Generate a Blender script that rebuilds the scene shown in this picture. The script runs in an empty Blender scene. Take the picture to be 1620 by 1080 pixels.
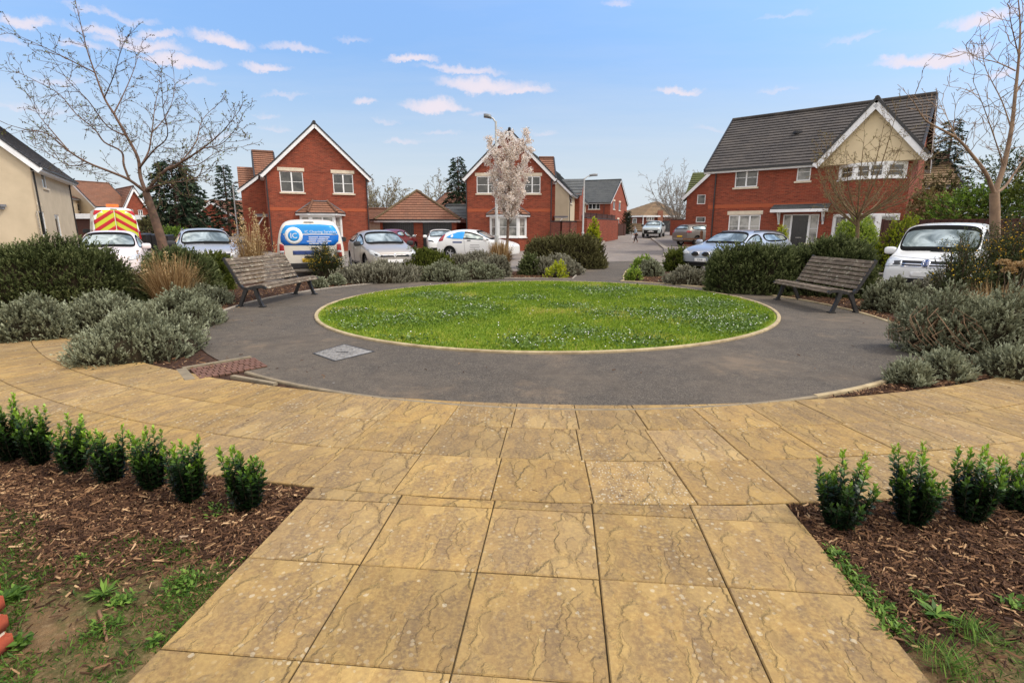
import bpy, bmesh, math, random
import numpy as np
from mathutils import Vector, Matrix
from mathutils.bvhtree import BVHTree
from mathutils.noise import noise as pnoise
rng = np.random.default_rng(7)
random.seed(7)
PI = math.pi
SC = bpy.context.scene
COL = SC.collection
# ---------------------------------------------------------------- survey: the photograph's camera, used to measure the place
F, TH, CH = 820.0, math.radians(12.3), 1.5
def ray(x, y):
    u, v = (x - 810) / F, -(y - 540) / F
    c, s = math.cos(TH), math.sin(TH)
    return (u, c + v * s, -s + v * c)
def G(x, y, z=0.0):
    d = ray(x, y); t = (z - CH) / d[2]
    return Vector((d[0] * t, d[1] * t, z))
def A(x, y, Y):
    d = ray(x, y); t = Y / d[1]
    return Vector((d[0] * t, Y, CH + d[2] * t))
def ss(a, b, x):
    t = min(1, max(0, (x - a) / (b - a))); return t * t * (3 - 2 * t)
def gz(x, y):                                   # the ground climbs gently up the far street
    return 0.28 * ss(36, 50, y) + 0.5 * ss(48, 62, y) - .2 * ss(8.0, 10.2, x) * ss(10.2, 11.4, y) * (1 - ss(18, 23, y))   # and dips where the white van is parked
def GT(x, y):                                   # where a sight line meets the sloping ground
    d = ray(x, y); t = 2.0
    while t < 400 and CH + d[2] * t > gz(d[0] * t, d[1] * t): t += .05
    return Vector((d[0] * t, d[1] * t, gz(d[0] * t, d[1] * t)))
# ---------------------------------------------------------------- object helpers
def tag(o, label=None, cat=None, group=None, kind=None):
    if label: o['label'] = label
    if cat: o['category'] = cat
    if group: o['group'] = group
    if kind: o['kind'] = kind
    return o
def thing(name, label, cat, loc=(0, 0, 0), rz=0, group=None):
    o = bpy.data.objects.new(name, None); COL.objects.link(o)
    o.location = loc; o.rotation_euler = (0, 0, rz); o.empty_display_size = .2
    return tag(o, label, cat, group)
def link(name, me, parent=None, mats=None):
    o = bpy.data.objects.new(name, me); COL.objects.link(o)
    if mats is not None:
        if len(me.materials): me.materials.clear()
        for m in (mats if isinstance(mats, (list, tuple)) else [mats]): me.materials.append(m)
    if parent: o.parent = parent
    return o
def dup(root, loc, rz=0, label=None, scale=None, group=None):
    r = root.copy(); COL.objects.link(r); r.location = loc; r.rotation_euler = (0, 0, rz)
    if scale is not None: r.scale = scale if hasattr(scale, '__len__') else (scale,) * 3
    if label: r['label'] = label
    if group: r['group'] = group
    for ch in list(root.children):
        c = ch.copy(); COL.objects.link(c); c.parent = r
        for g in list(ch.children):
            d = g.copy(); COL.objects.link(d); d.parent = c
    return r
class MB:                                        # a mesh under construction
    def __init__(s): s.v = []; s.f = []; s.m = []; s.uv = {}; s.sm = []
    def add(s, vs, fs, mi=0, smooth=False, uvs=None):
        b = len(s.v); s.v += [tuple(p) for p in vs]
        for k, f in enumerate(fs):
            if uvs: s.uv[len(s.f)] = uvs[k]
            s.f.append(tuple(b + i for i in f)); s.m.append(mi); s.sm.append(smooth)
    def box(s, a, b, mi=0, mat=None):
        x0, y0, z0 = a; x1, y1, z1 = b
        vs = [(x0,y0,z0),(x1,y0,z0),(x1,y1,z0),(x0,y1,z0),(x0,y0,z1),(x1,y0,z1),(x1,y1,z1),(x0,y1,z1)]
        if mat is not None: vs = [tuple(mat @ Vector(p)) for p in vs]
        s.add(vs, [(3,2,1,0),(4,5,6,7),(0,1,5,4),(1,2,6,5),(2,3,7,6),(3,0,4,7)], mi)
    def bar(s, p, q, w, h, mi=0, up=(0, 0, 1)):   # rectangular bar from p to q
        p, q = Vector(p), Vector(q); d = (q - p); L = d.length; d.normalize(); up = Vector(up)
        sd = d.cross(up)
        if sd.length < 1e-5: sd = d.cross(Vector((0, 1, 0)))
        sd.normalize(); u2 = sd.cross(d)
        m = Matrix((( sd.x, d.x, u2.x, p.x), (sd.y, d.y, u2.y, p.y), (sd.z, d.z, u2.z, p.z), (0,0,0,1)))
        s.box((-w/2, 0, -h/2), (w/2, L, h/2), mi, m)
    def tube(s, pts, rad, n=8, mi=0, cap=True):
        pts = [Vector(p) for p in pts]; N = len(pts)
        rad = rad if hasattr(rad, '__len__') else [rad] * N
        vs = []; ref = None
        for i, p in enumerate(pts):
            t = (pts[min(i+1, N-1)] - pts[max(i-1, 0)]).normalized()
            if ref is None:
                ref = t.cross(Vector((0.31, 0.17, 0.93)))
                if ref.length < 1e-3: ref = t.cross(Vector((1, 0, 0)))
            ref = (ref - t * ref.dot(t)).normalized(); b = t.cross(ref)
            for k in range(n):
                a = 2 * PI * k / n; vs.append(p + (ref * math.cos(a) + b * math.sin(a)) * rad[i])
        fs = [(i*n+k, i*n+(k+1) % n, (i+1)*n+(k+1) % n, (i+1)*n+k) for i in range(N-1) for k in range(n)]
        s.add(vs, fs, mi, True)
        if cap: s.add(vs[:n], [tuple(range(n))[::-1]], mi); s.add(vs[-n:], [tuple(range(n))], mi)
    def lathe(s, prof, n=20, mi=0, M=None, smooth=True):   # profile of (r, h) about local z
        vs = []
        for r, h in prof:
            for k in range(n):
                a = 2 * PI * k / n; p = Vector((r * math.cos(a), r * math.sin(a), h)); vs.append(M @ p if M else p)
        fs = [(i*n+k, i*n+(k+1) % n, (i+1)*n+(k+1) % n, (i+1)*n+k) for i in range(len(prof)-1) for k in range(n)]
        s.add(vs, fs, mi, smooth)
        s.add(vs[:n], [tuple(range(n))[::-1]], mi); s.add(vs[-n:], [tuple(range(n))], mi)
    def mesh(s, name):
        me = bpy.data.meshes.new(name); me.from_pydata(s.v, [], s.f)
        me.polygons.foreach_set('material_index', s.m); me.polygons.foreach_set('use_smooth', s.sm)
        if s.uv:
            l = me.uv_layers.new(name='UVMap')
            for fi, uvs in s.uv.items():
                for li, uv in zip(me.polygons[fi].loop_indices, uvs): l.data[li].uv = uv
        me.update(); return me
    def build(s, name, mats, parent=None): return link(name, s.mesh(name), parent, mats)
def rawmesh(name, V, Fq, rnd=None, nv=4, smooth=False):   # numpy -> mesh, faces of nv corners
    me = bpy.data.meshes.new(name); V = np.ascontiguousarray(V, dtype=np.float32); Fq = np.ascontiguousarray(Fq, dtype=np.int32)
    me.vertices.add(len(V)); me.vertices.foreach_set('co', V.ravel())
    me.loops.add(Fq.size); me.loops.foreach_set('vertex_index', Fq.ravel())
    nf = len(Fq); me.polygons.add(nf); me.polygons.foreach_set('loop_start', np.arange(nf, dtype=np.int32) * nv)
    if smooth: me.polygons.foreach_set('use_smooth', np.ones(nf, dtype=bool))
    if rnd is not None:
        at = me.attributes.new('rnd', 'FLOAT', 'POINT'); at.data.foreach_set('value', np.ascontiguousarray(rnd, dtype=np.float32))
    me.update(calc_edges=True); return me
# ---------------------------------------------------------------- material helpers
class NT:
    def __init__(s, name):
        s.m = bpy.data.materials.new(name); s.m.use_nodes = True; s.t = s.m.node_tree; s.t.nodes.clear()
        s.out = s.n('ShaderNodeOutputMaterial'); s.p = s.n('ShaderNodeBsdfPrincipled'); s.l(s.p.outputs[0], s.out.inputs[0])
    def n(s, typ, **kw):
        nd = s.t.nodes.new(typ)
        for k, v in kw.items():
            if k.startswith('_'): setattr(nd, k[1:], v)
            else: s.set(nd.inputs[k.replace('__', ' ')], v)
        return nd
    def set(s, sock, v):
        if isinstance(v, bpy.types.NodeSocket): s.t.links.new(v, sock)
        else: sock.default_value = (tuple(v) + (1,)) if (hasattr(v, '__len__') and len(v) == 3 and sock.type == 'RGBA') else v
    def l(s, a, b): s.t.links.new(a, b)
    def math(s, op, a, b=0.0, c=None):
        nd = s.n('ShaderNodeMath', _operation=op); s.set(nd.inputs[0], a); s.set(nd.inputs[1], b)
        if c is not None: s.set(nd.inputs[2], c)
        return nd.outputs[0]
    def ramp(s, fac, stops, interp='LINEAR'):
        nd = s.n('ShaderNodeValToRGB'); s.set(nd.inputs[0], fac); cr = nd.color_ramp; cr.interpolation = interp
        while len(cr.elements) < len(stops): cr.elements.new(0.5)
        for e, (p, c) in zip(cr.elements, stops): e.position = p; e.color = (tuple(c) + (1,)) if hasattr(c, '__len__') else (c, c, c, 1)
        return nd.outputs[0]
    def mix(s, fac, a, b, blend='MIX'):
        nd = s.n('ShaderNodeMix', _data_type='RGBA', _blend_type=blend); s.set(nd.inputs[0], fac); s.set(nd.inputs[6], a); s.set(nd.inputs[7], b)
        return nd.outputs[2]
    def noise(s, vec, scale, detail=5, rough=.55, dist=0, out=0):
        nd = s.n('ShaderNodeTexNoise', Scale=scale, Detail=detail, Roughness=rough, Distortion=dist)
        if vec is not None: s.l(vec, nd.inputs['Vector'])
        return nd.outputs[out]
    def coord(s, which='Object'): return s.n('ShaderNodeTexCoord').outputs[which]
    def mapping(s, vec, scale=(1,1,1), rot=(0,0,0), loc=(0,0,0)):
        nd = s.n('ShaderNodeMapping'); s.l(vec, nd.inputs[0]); nd.inputs['Scale'].default_value = scale; nd.inputs['Rotation'].default_value = rot; nd.inputs['Location'].default_value = loc
        return nd.outputs[0]
    def attr(s, name): return s.n('ShaderNodeAttribute', _attribute_name=name).outputs['Fac']
    def bump(s, h, strength=.5, dist=.01, normal=None):
        nd = s.n('ShaderNodeBump', Strength=strength, Distance=dist); s.l(h, nd.inputs['Height'])
        if normal is not None: s.l(normal, nd.inputs['Normal'])
        s.l(nd.outputs[0], s.p.inputs['Normal']); return nd.outputs[0]
    def done(s, col=None, rough=None, metal=None, spec=None, **kw):
        if col is not None: s.set(s.p.inputs['Base Color'], col)
        if rough is not None: s.set(s.p.inputs['Roughness'], rough)
        if metal is not None: s.set(s.p.inputs['Metallic'], metal)
        if spec is not None: s.set(s.p.inputs['Specular IOR Level'], spec)
        for k, v in kw.items(): s.set(s.p.inputs[k.replace('__', ' ')], v)
        return s.m
def M(name, c1, c2=None, scale=6, rough=.75, spec=.4, metal=0, bump=0, bscale=40, bdist=.004, detail=6, **kw):
    """a plain surface: two colours mottled by noise, with optional fine relief"""
    t = NT(name); co = t.coord('Object')
    col = c1
    if c2 is not None: col = t.mix(t.ramp(t.noise(co, scale, detail), [(.35, 0), (.68, 1)]), c1, c2)
    if bump: t.bump(t.noise(co, bscale, 6), bump, bdist)
    return t.done(col, rough, metal, spec, **kw)
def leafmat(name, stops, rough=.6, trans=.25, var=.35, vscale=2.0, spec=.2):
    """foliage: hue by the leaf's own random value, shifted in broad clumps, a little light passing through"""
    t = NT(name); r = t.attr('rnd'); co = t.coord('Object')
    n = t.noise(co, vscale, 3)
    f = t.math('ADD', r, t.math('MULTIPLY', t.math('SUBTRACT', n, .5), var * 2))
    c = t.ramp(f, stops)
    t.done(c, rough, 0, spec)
    if trans:
        tr = t.n('ShaderNodeBsdfTranslucent'); t.l(c, tr.inputs[0]); mx = t.n('ShaderNodeMixShader'); mx.inputs[0].default_value = trans
        t.l(t.p.outputs[0], mx.inputs[1]); t.l(tr.outputs[0], mx.inputs[2]); t.l(mx.outputs[0], t.out.inputs[0])
    return t.m
# ---------------------------------------------------------------- camera, sky, sun
cam = bpy.data.cameras.new('camera'); co_ = bpy.data.objects.new('camera', cam); COL.objects.link(co_)
cam.sensor_width = 36; cam.lens = 36 * F / 1620; cam.clip_end = 3000; cam.clip_start = .05
co_.location = (0, 0, CH); co_.rotation_euler = (PI / 2 - TH, 0, 0)
SC.camera = co_
SUN_EL, SUN_AZ = math.radians(50), math.radians(98)        # azimuth clockwise from +Y: behind the camera, to the right
w = bpy.data.worlds.new('World'); SC.world = w; w.use_nodes = True
wt = NT.__new__(NT); wt.m = w; wt.t = w.node_tree; wt.t.nodes.clear()
wout = wt.n('ShaderNodeOutputWorld'); bg = wt.n('ShaderNodeBackground', Strength=.14)
sky = wt.n('ShaderNodeTexSky', _sky_type='NISHITA', _sun_disc=False, _sun_elevation=SUN_EL, _sun_rotation=SUN_AZ, _air_density=1.0, _dust_density=1.2, _ozone_density=2.0)
gen = wt.coord('Generated'); sep = wt.n('ShaderNodeSeparateXYZ'); wt.l(gen, sep.inputs[0])
dx, dy, dz = sep.outputs
zc = wt.math('MAXIMUM', dz, .03)
pl = wt.n('ShaderNodeCombineXYZ'); wt.l(wt.math('DIVIDE', dx, zc), pl.inputs[0]); wt.l(wt.math('DIVIDE', dy, zc), pl.inputs[1])
wob = wt.noise(gen, 11, 8, .68, 0, 1)
wb = wt.n('ShaderNodeVectorMath', _operation='SUBTRACT'); wt.l(wob, wb.inputs[0]); wb.inputs[1].default_value = (.5, .5, .5)
ws = wt.n('ShaderNodeVectorMath', _operation='MULTIPLY_ADD'); wt.l(wb.outputs[0], ws.inputs[0]); ws.inputs[1].default_value = (.09, .09, .06); wt.l(gen, ws.inputs[2])
ss_ = wt.n('ShaderNodeSeparateXYZ'); wt.l(ws.outputs[0], ss_.inputs[0]); qx, qy, qz = ss_.outputs
az = wt.math('ARCTAN2', qx, qy); el = wt.math('ARCSINE', qz)
def cloud(px, py, wpx, hpx, amt):                # one cumulus puff at its bearing and height in the sky
    d = Vector(ray(px, py)).normalized(); a0, e0 = math.atan2(d.x, d.y), math.asin(d.z)
    k = 1.0 / 820 / (1 + ((px - 810) / 820) ** 2) ** .75
    u = wt.math('DIVIDE', wt.math('SUBTRACT', az, a0), wpx * k * .66); v = wt.math('DIVIDE', wt.math('SUBTRACT', el, e0), hpx * k * 1.05)
    up = wt.math('MULTIPLY', v, wt.math('ADD', 1.0, wt.math('MULTIPLY', wt.math('LESS_THAN', v, 0.0), .9)))   # flatter base
    r2 = wt.math('ADD', wt.math('MULTIPLY', u, u), wt.math('MULTIPLY', up, up))
    return wt.math('MULTIPLY', wt.math('SUBTRACT', 1.0, r2), amt)
CL = [(10,60,60,10,.5),(140,22,60,8,.5),(200,30,90,9,.5),(310,130,60,8,.5),(250,60,70,10,.7),(130,75,60,9,.6),(30,165,60,8,.45),(1350,60,60,8,.4),(1250,30,80,7,.35),(560,60,50,6,.4),(610,195,50,6,.4),(760,180,40,6,.4),(1130,200,60,6,.35),(340,215,60,6,.4),(40,36,75,14,.8),(170,55,110,12,.7),(225,75,120,14,.8),(280,100,110,12,.9),(355,72,85,14,.9),(470,78,80,9,.6),(420,113,70,9,.8),(90,125,70,10,.5),
      (650,98,70,8,.9),(735,113,120,8,.7),(765,135,130,14,.95),(820,142,80,9,.8),(690,167,85,14,.95),(570,165,32,8,.7),(450,155,60,7,.45),(1075,145,60,8,.75),
      (1475,97,150,18,1.0),(1400,100,30,8,.6),(1560,30,110,18,.9),(1590,118,60,12,.7),(640,225,60,6,.5),(700,210,60,5,.4),(425,185,40,6,.4),(440,207,50,6,.4),(975,6,60,8,.5),(1230,145,60,6,.4),(60,165,90,10,.4),(860,212,40,5,.4)]
acc = None
for c in CL:
    k = cloud(*c); acc = k if acc is None else wt.math('MAXIMUM', acc, k)
puff = wt.n('ShaderNodeMapRange', _interpolation_type='SMOOTHSTEP'); wt.l(acc, puff.inputs[0]); puff.inputs[1].default_value = 0; puff.inputs[2].default_value = .95; puff.inputs[4].default_value = .92
# thin high veil everywhere, and a broken cloud deck overhead and behind the camera
n2 = wt.noise(wt.mapping(pl.outputs[0], (.5, 1.1, 1), (0, 0, .5)), .55, 7, .6)
veil = wt.ramp(n2, [(.42, 0), (.78, .30)])
deck = wt.ramp(wt.noise(pl.outputs[0], .9, 8, .6, .4), [(.38, 0), (.6, 1)])
back = wt.n('ShaderNodeMapRange', _interpolation_type='SMOOTHSTEP'); wt.l(wt.math('SUBTRACT', wt.math('MULTIPLY', dz, .9), dy), back.inputs[0]); back.inputs[1].default_value = -.1; back.inputs[2].default_value = .75
deckm = wt.math('MULTIPLY', deck, back.outputs[0])
low = wt.n('ShaderNodeMapRange', _interpolation_type='SMOOTHSTEP'); wt.l(dz, low.inputs[0]); low.inputs[1].default_value = .30; low.inputs[2].default_value = .02; low.inputs[3].default_value = 0; low.inputs[4].default_value = .78
SKYGAIN = (1.12, 1.27, 1.40)
base = wt.mix(1.0, wt.mix(1.0, sky.outputs[0], SKYGAIN, 'MULTIPLY'), wt.ramp(dz, [(0, .42), (.12, .58), (.36, 1.0)]), 'MULTIPLY')
WHITE = (13.6, 12.2, 10.5)
c1 = wt.mix(veil, base, (3.9, 4.2, 4.8)); c1 = wt.mix(low.outputs[0], c1, (4.3, 4.6, 4.95))
c2 = wt.mix(puff.outputs[0], c1, (4.9, 4.45, 4.85)); c3 = wt.mix(deckm, c2, WHITE)
wt.l(c3, bg.inputs[0]); wt.l(bg.outputs[0], wout.inputs[0])
sl = bpy.data.lights.new('sun', 'SUN'); sl.energy = 2.0; sl.angle = math.radians(13); sl.color = (1.0, .92, .80)
so = bpy.data.objects.new('sun', sl); COL.objects.link(so)
sd = Vector((math.sin(SUN_AZ) * math.cos(SUN_EL), math.cos(SUN_AZ) * math.cos(SUN_EL), math.sin(SUN_EL)))
so.rotation_euler = sd.to_track_quat('Z', 'Y').to_euler(); so.location = (0, -20, 40)
SC.view_settings.view_transform = 'Standard'; SC.view_settings.look = 'None'; SC.view_settings.exposure = .40; SC.view_settings.gamma = 1
# ================================================================ GROUND
PC, PR = Vector((.47, 10.53)), 6.29              # the tarmac circle
BC = Vector((.95, 14.0)); B0, B1, B2, B3 = 9.77, 10.33, 10.87, 11.41   # rows of the curved paved walk
def asphalt_mat(name, c1, c2, patch):
    t = NT(name); co = t.coord('Object')
    sp = t.noise(co, 95, 3, .8); big = t.noise(co, .55, 6, .6); mid = t.noise(co, 5, 6, .65)
    col = t.mix(t.ramp(sp, [(.40, 0), (.64, 1)]), c1, c2)
    col = t.mix(t.math('MULTIPLY', t.ramp(t.noise(co, 26, 4, .75), [(.42, 0), (.66, 1)]), .5), col, c1)
    col = t.mix(t.ramp(big, [(.44, 0), (.66, .8)]), col, patch)
    col = t.mix(t.ramp(mid, [(.45, 0), (.75, .5)]), col, (.034, .029, .025))
    col = t.mix(t.ramp(t.noise(co, .9, 7, .7, .6), [(.52, 0), (.66, .6)]), col, tuple(x * .55 for x in patch)); col = t.mix(t.ramp(t.noise(t.mapping(co, (1, 1, 1), (0, 0, 0), (7, 3, 0)), .75, 7, .72), [(.56, 0), (.70, .55)]), col, (.23, .165, .105))
    v = t.n('ShaderNodeTexVoronoi', Scale=70.0); t.l(co, v.inputs['Vector'])
    grit = t.math('MULTIPLY', t.math('LESS_THAN', v.outputs['Distance'], .16), t.math('GREATER_THAN', t.n('ShaderNodeSeparateColor', Color=v.outputs['Color']).outputs[0], .78))
    col = t.mix(t.math('MULTIPLY', grit, .6), col, (.26, .25, .23))
    v2 = t.n('ShaderNodeTexVoronoi', Scale=4.2); t.l(co, v2.inputs['Vector'])
    gum = t.math('MULTIPLY', t.math('LESS_THAN', v2.outputs['Distance'], .055), t.math('GREATER_THAN', t.n('ShaderNodeSeparateColor', Color=v2.outputs['Color']).outputs[1], .72))
    col = t.mix(t.math('MULTIPLY', gum, .55), col, (.30, .29, .27))
    t.bump(sp, .5, .004)
    return t.done(col, .88, 0, .3)
m_plaza = asphalt_mat('plaza_tarmac', (.038, .032, .0255), (.195, .162, .124), (.13, .103, .075))
m_road = asphalt_mat('road_tarmac', (.17, .145, .125), (.27, .235, .205), (.29, .245, .205))
m_pave = asphalt_mat('pavement_tarmac', (.15, .13, .115), (.25, .22, .195), (.26, .22, .19))
m_kerb = M('kerb_concrete', (.34, .30, .25), (.22, .19, .155), 9, .9, .3, bump=.3, bscale=60)
m_edge = M('edging_stone', (.46, .37, .22), (.28, .21, .12), 6, .9, .3, bump=.3, bscale=60)
m_lip = M('worn_concrete_lip', (.27, .215, .14), (.17, .14, .095), 8, .9, .3, bump=.3, bscale=60)
m_soil = M('bark_soil', (.035, .018, .012), (.085, .045, .028), 14, .95, .2, bump=.8, bscale=50, bdist=.02)
t = NT('bare_earth'); co = t.coord('Object'); c = t.mix(t.ramp(t.noise(co, 6, 7, .7), [(.36, 0), (.66, 1)]), (.25, .155, .072), (.085, .052, .026)); c = t.mix(t.ramp(t.noise(co, 3.1, 7, .72), [(.46, 0), (.58, .8)]), c, (.055, .075, .018)); c = t.mix(t.ramp(t.noise(co, 48, 4, .7), [(.5, 0), (.7, .6)]), c, (.36, .25, .13))
t.bump(t.noise(co, 40, 6, .7), .9, .02); m_earth = t.done(c, .95, 0, .2)
m_land = M('far_grass', (.055, .085, .022), (.10, .10, .04), .6, .95, .2)
def sheet(name, pts, z, mat, follow=False, kind='structure', skirt=0):
    """a flat sheet; follow=True drapes it on the rising ground"""
    bm = bmesh.new(); vs = [bm.verts.new((p[0], p[1], 0)) for p in pts]; bm.faces.new(vs); bmesh.ops.triangulate(bm, faces=bm.faces[:])
    if follow:
        for y in np.arange(34, 150, 2.5):
            g = bm.verts[:] + bm.edges[:] + bm.faces[:]
            bmesh.ops.bisect_plane(bm, geom=g, plane_co=(0, y, 0), plane_no=(0, 1, 0))
        for y in (10.2, 10.6, 11, 11.4, 18, 19, 20, 21, 22, 23): bmesh.ops.bisect_plane(bm, geom=bm.verts[:] + bm.edges[:] + bm.faces[:], plane_co=(0, y, 0), plane_no=(0, 1, 0))
        for x in (8, 8.5, 9, 9.5, 10.2): bmesh.ops.bisect_plane(bm, geom=bm.verts[:] + bm.edges[:] + bm.faces[:], plane_co=(x, 0, 0), plane_no=(1, 0, 0))
    for v in bm.verts: v.co.z = z + (gz(v.co.x, v.co.y) if follow else 0)
    bmesh.ops.recalc_face_normals(bm, faces=bm.faces[:])
    if bm.faces and sum(f.normal.z for f in bm.faces) < 0: bmesh.ops.reverse_faces(bm, faces=bm.faces[:])
    if skirt:
        ed = [e for e in bm.edges if e.is_boundary]; r = bmesh.ops.extrude_edge_only(bm, edges=ed)
        for v in r['geom']:
            if isinstance(v, bmesh.types.BMVert): v.co.z -= skirt
    me = bpy.data.meshes.new(name); bm.to_mesh(me); bm.free()
    return tag(link(name, me, None, mat), kind=kind)
def arc(c, r, a0, a1, n): return [(c[0] + r * math.sin(a0 + (a1 - a0) * i / n), c[1] - r * math.cos(a0 + (a1 - a0) * i / n)) for i in range(n + 1)]   # angle 0 points at the camera
sheet('ground', [(-900, -60), (900, -60), (900, 34), (900, 150), (900, 1500), (-900, 1500), (-900, 150), (-900, 34)], -.03, m_land, True)
sheet('road', [(-60, 6), (60, 6), (60, 34), (60, 70), (40, 110), (-60, 110), (-60, 34)], -.008, m_road, True)
# planting ground round the circle, with its outer edge where the cars stand
sheet('planting_bed', [(-13.5, 6.0), (-13.0, 12.5), (-9.3, 13.6), (-7.2, 14.9), (-5.2, 15.9), (-2.0, 17.4), (.4, 19.0), (2.2, 20.6), (3.4, 21.3), (2.75, 18.5), (2.0, 15.9), (1.5, 9), (0, 8), (0, 2.4), (-9, 2)], -.004, m_soil, skirt=.1)
sheet('planting_bed', [(0, 2.4), (0, 8), (1.5, 9), (3.3, 15.5), (3.9, 18.3), (4.8, 19.8), (5.3, 19.2), (5.9, 17.6), (7.9, 14.6), (9.2, 11.6), (14, 10.4), (14, 5.5), (9, 2)], -.003, m_soil, skirt=.3)
sheet('front_bed', [(-9, -4), (9, -4), (9, 4.5), (5, 4.2), (0, 2.9), (-5, 4.2), (-9, 5.5)], .0, m_soil)
# the tarmac circle and the path that leads from it to the street (outline surveyed from the edging)
AP = [(810,648),(700,645),(600,633),(520,621),(450,607),(1000,646),(1100,643),(1180,638),(1291,626),(1402,599),(1440,560),(1421,513),(1374,498),(1299,483),(1180,463),(1080,452),(986,445),
      (905,442),(808,441),(672,444.5),(558,452),(498,458),(430,472),(371,487.6),(330,520),(318,545)]
apts = [G(*p) for p in AP]
ph_ = np.array([math.atan2(p.x - PC.x, -(p.y - PC.y)) for p in apts]); ra_ = np.array([math.hypot(p.x - PC.x, p.y - PC.y) for p in apts])
def four(ph): return np.stack([np.ones_like(ph), np.cos(ph), np.sin(ph), np.cos(2*ph), np.sin(2*ph)], 1)
aco = np.linalg.lstsq(four(ph_), ra_, rcond=None)[0]; print('plaza', aco)
def pr(a): return float(four(np.array([a])) @ aco)
def ppt(a, off=0): r = pr(a) + off; return (PC.x + r * math.sin(a), PC.y - r * math.cos(a))
def parc(a0, a1, n, off=0): return [ppt(a0 + (a1 - a0) * i / n, off) for i in range(n + 1)]
def pxl(px): return [tuple(G(x, y)[:2]) for x, y in px]
right_side = pxl([(986.5,444),(986.5,436.6),(990,429.7),(997,425.7),(1012,419),(1030,412)])
left_side = pxl([(963,414),(945,418.5),(928,424.7),(917,430.7),(906,441)])
aR = math.atan2(right_side[0][0] - PC.x, -(right_side[0][1] - PC.y)); aL = math.atan2(left_side[-1][0] - PC.x, -(left_side[-1][1] - PC.y)) - 2 * PI
sheet('plaza', parc(aL + .03, aR - .03, 130) + right_side + left_side, .006, m_plaza)
m_joint = M('joint_dirt', (.075, .05, .022), (.04, .03, .015), 20, .95, .2)
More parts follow.
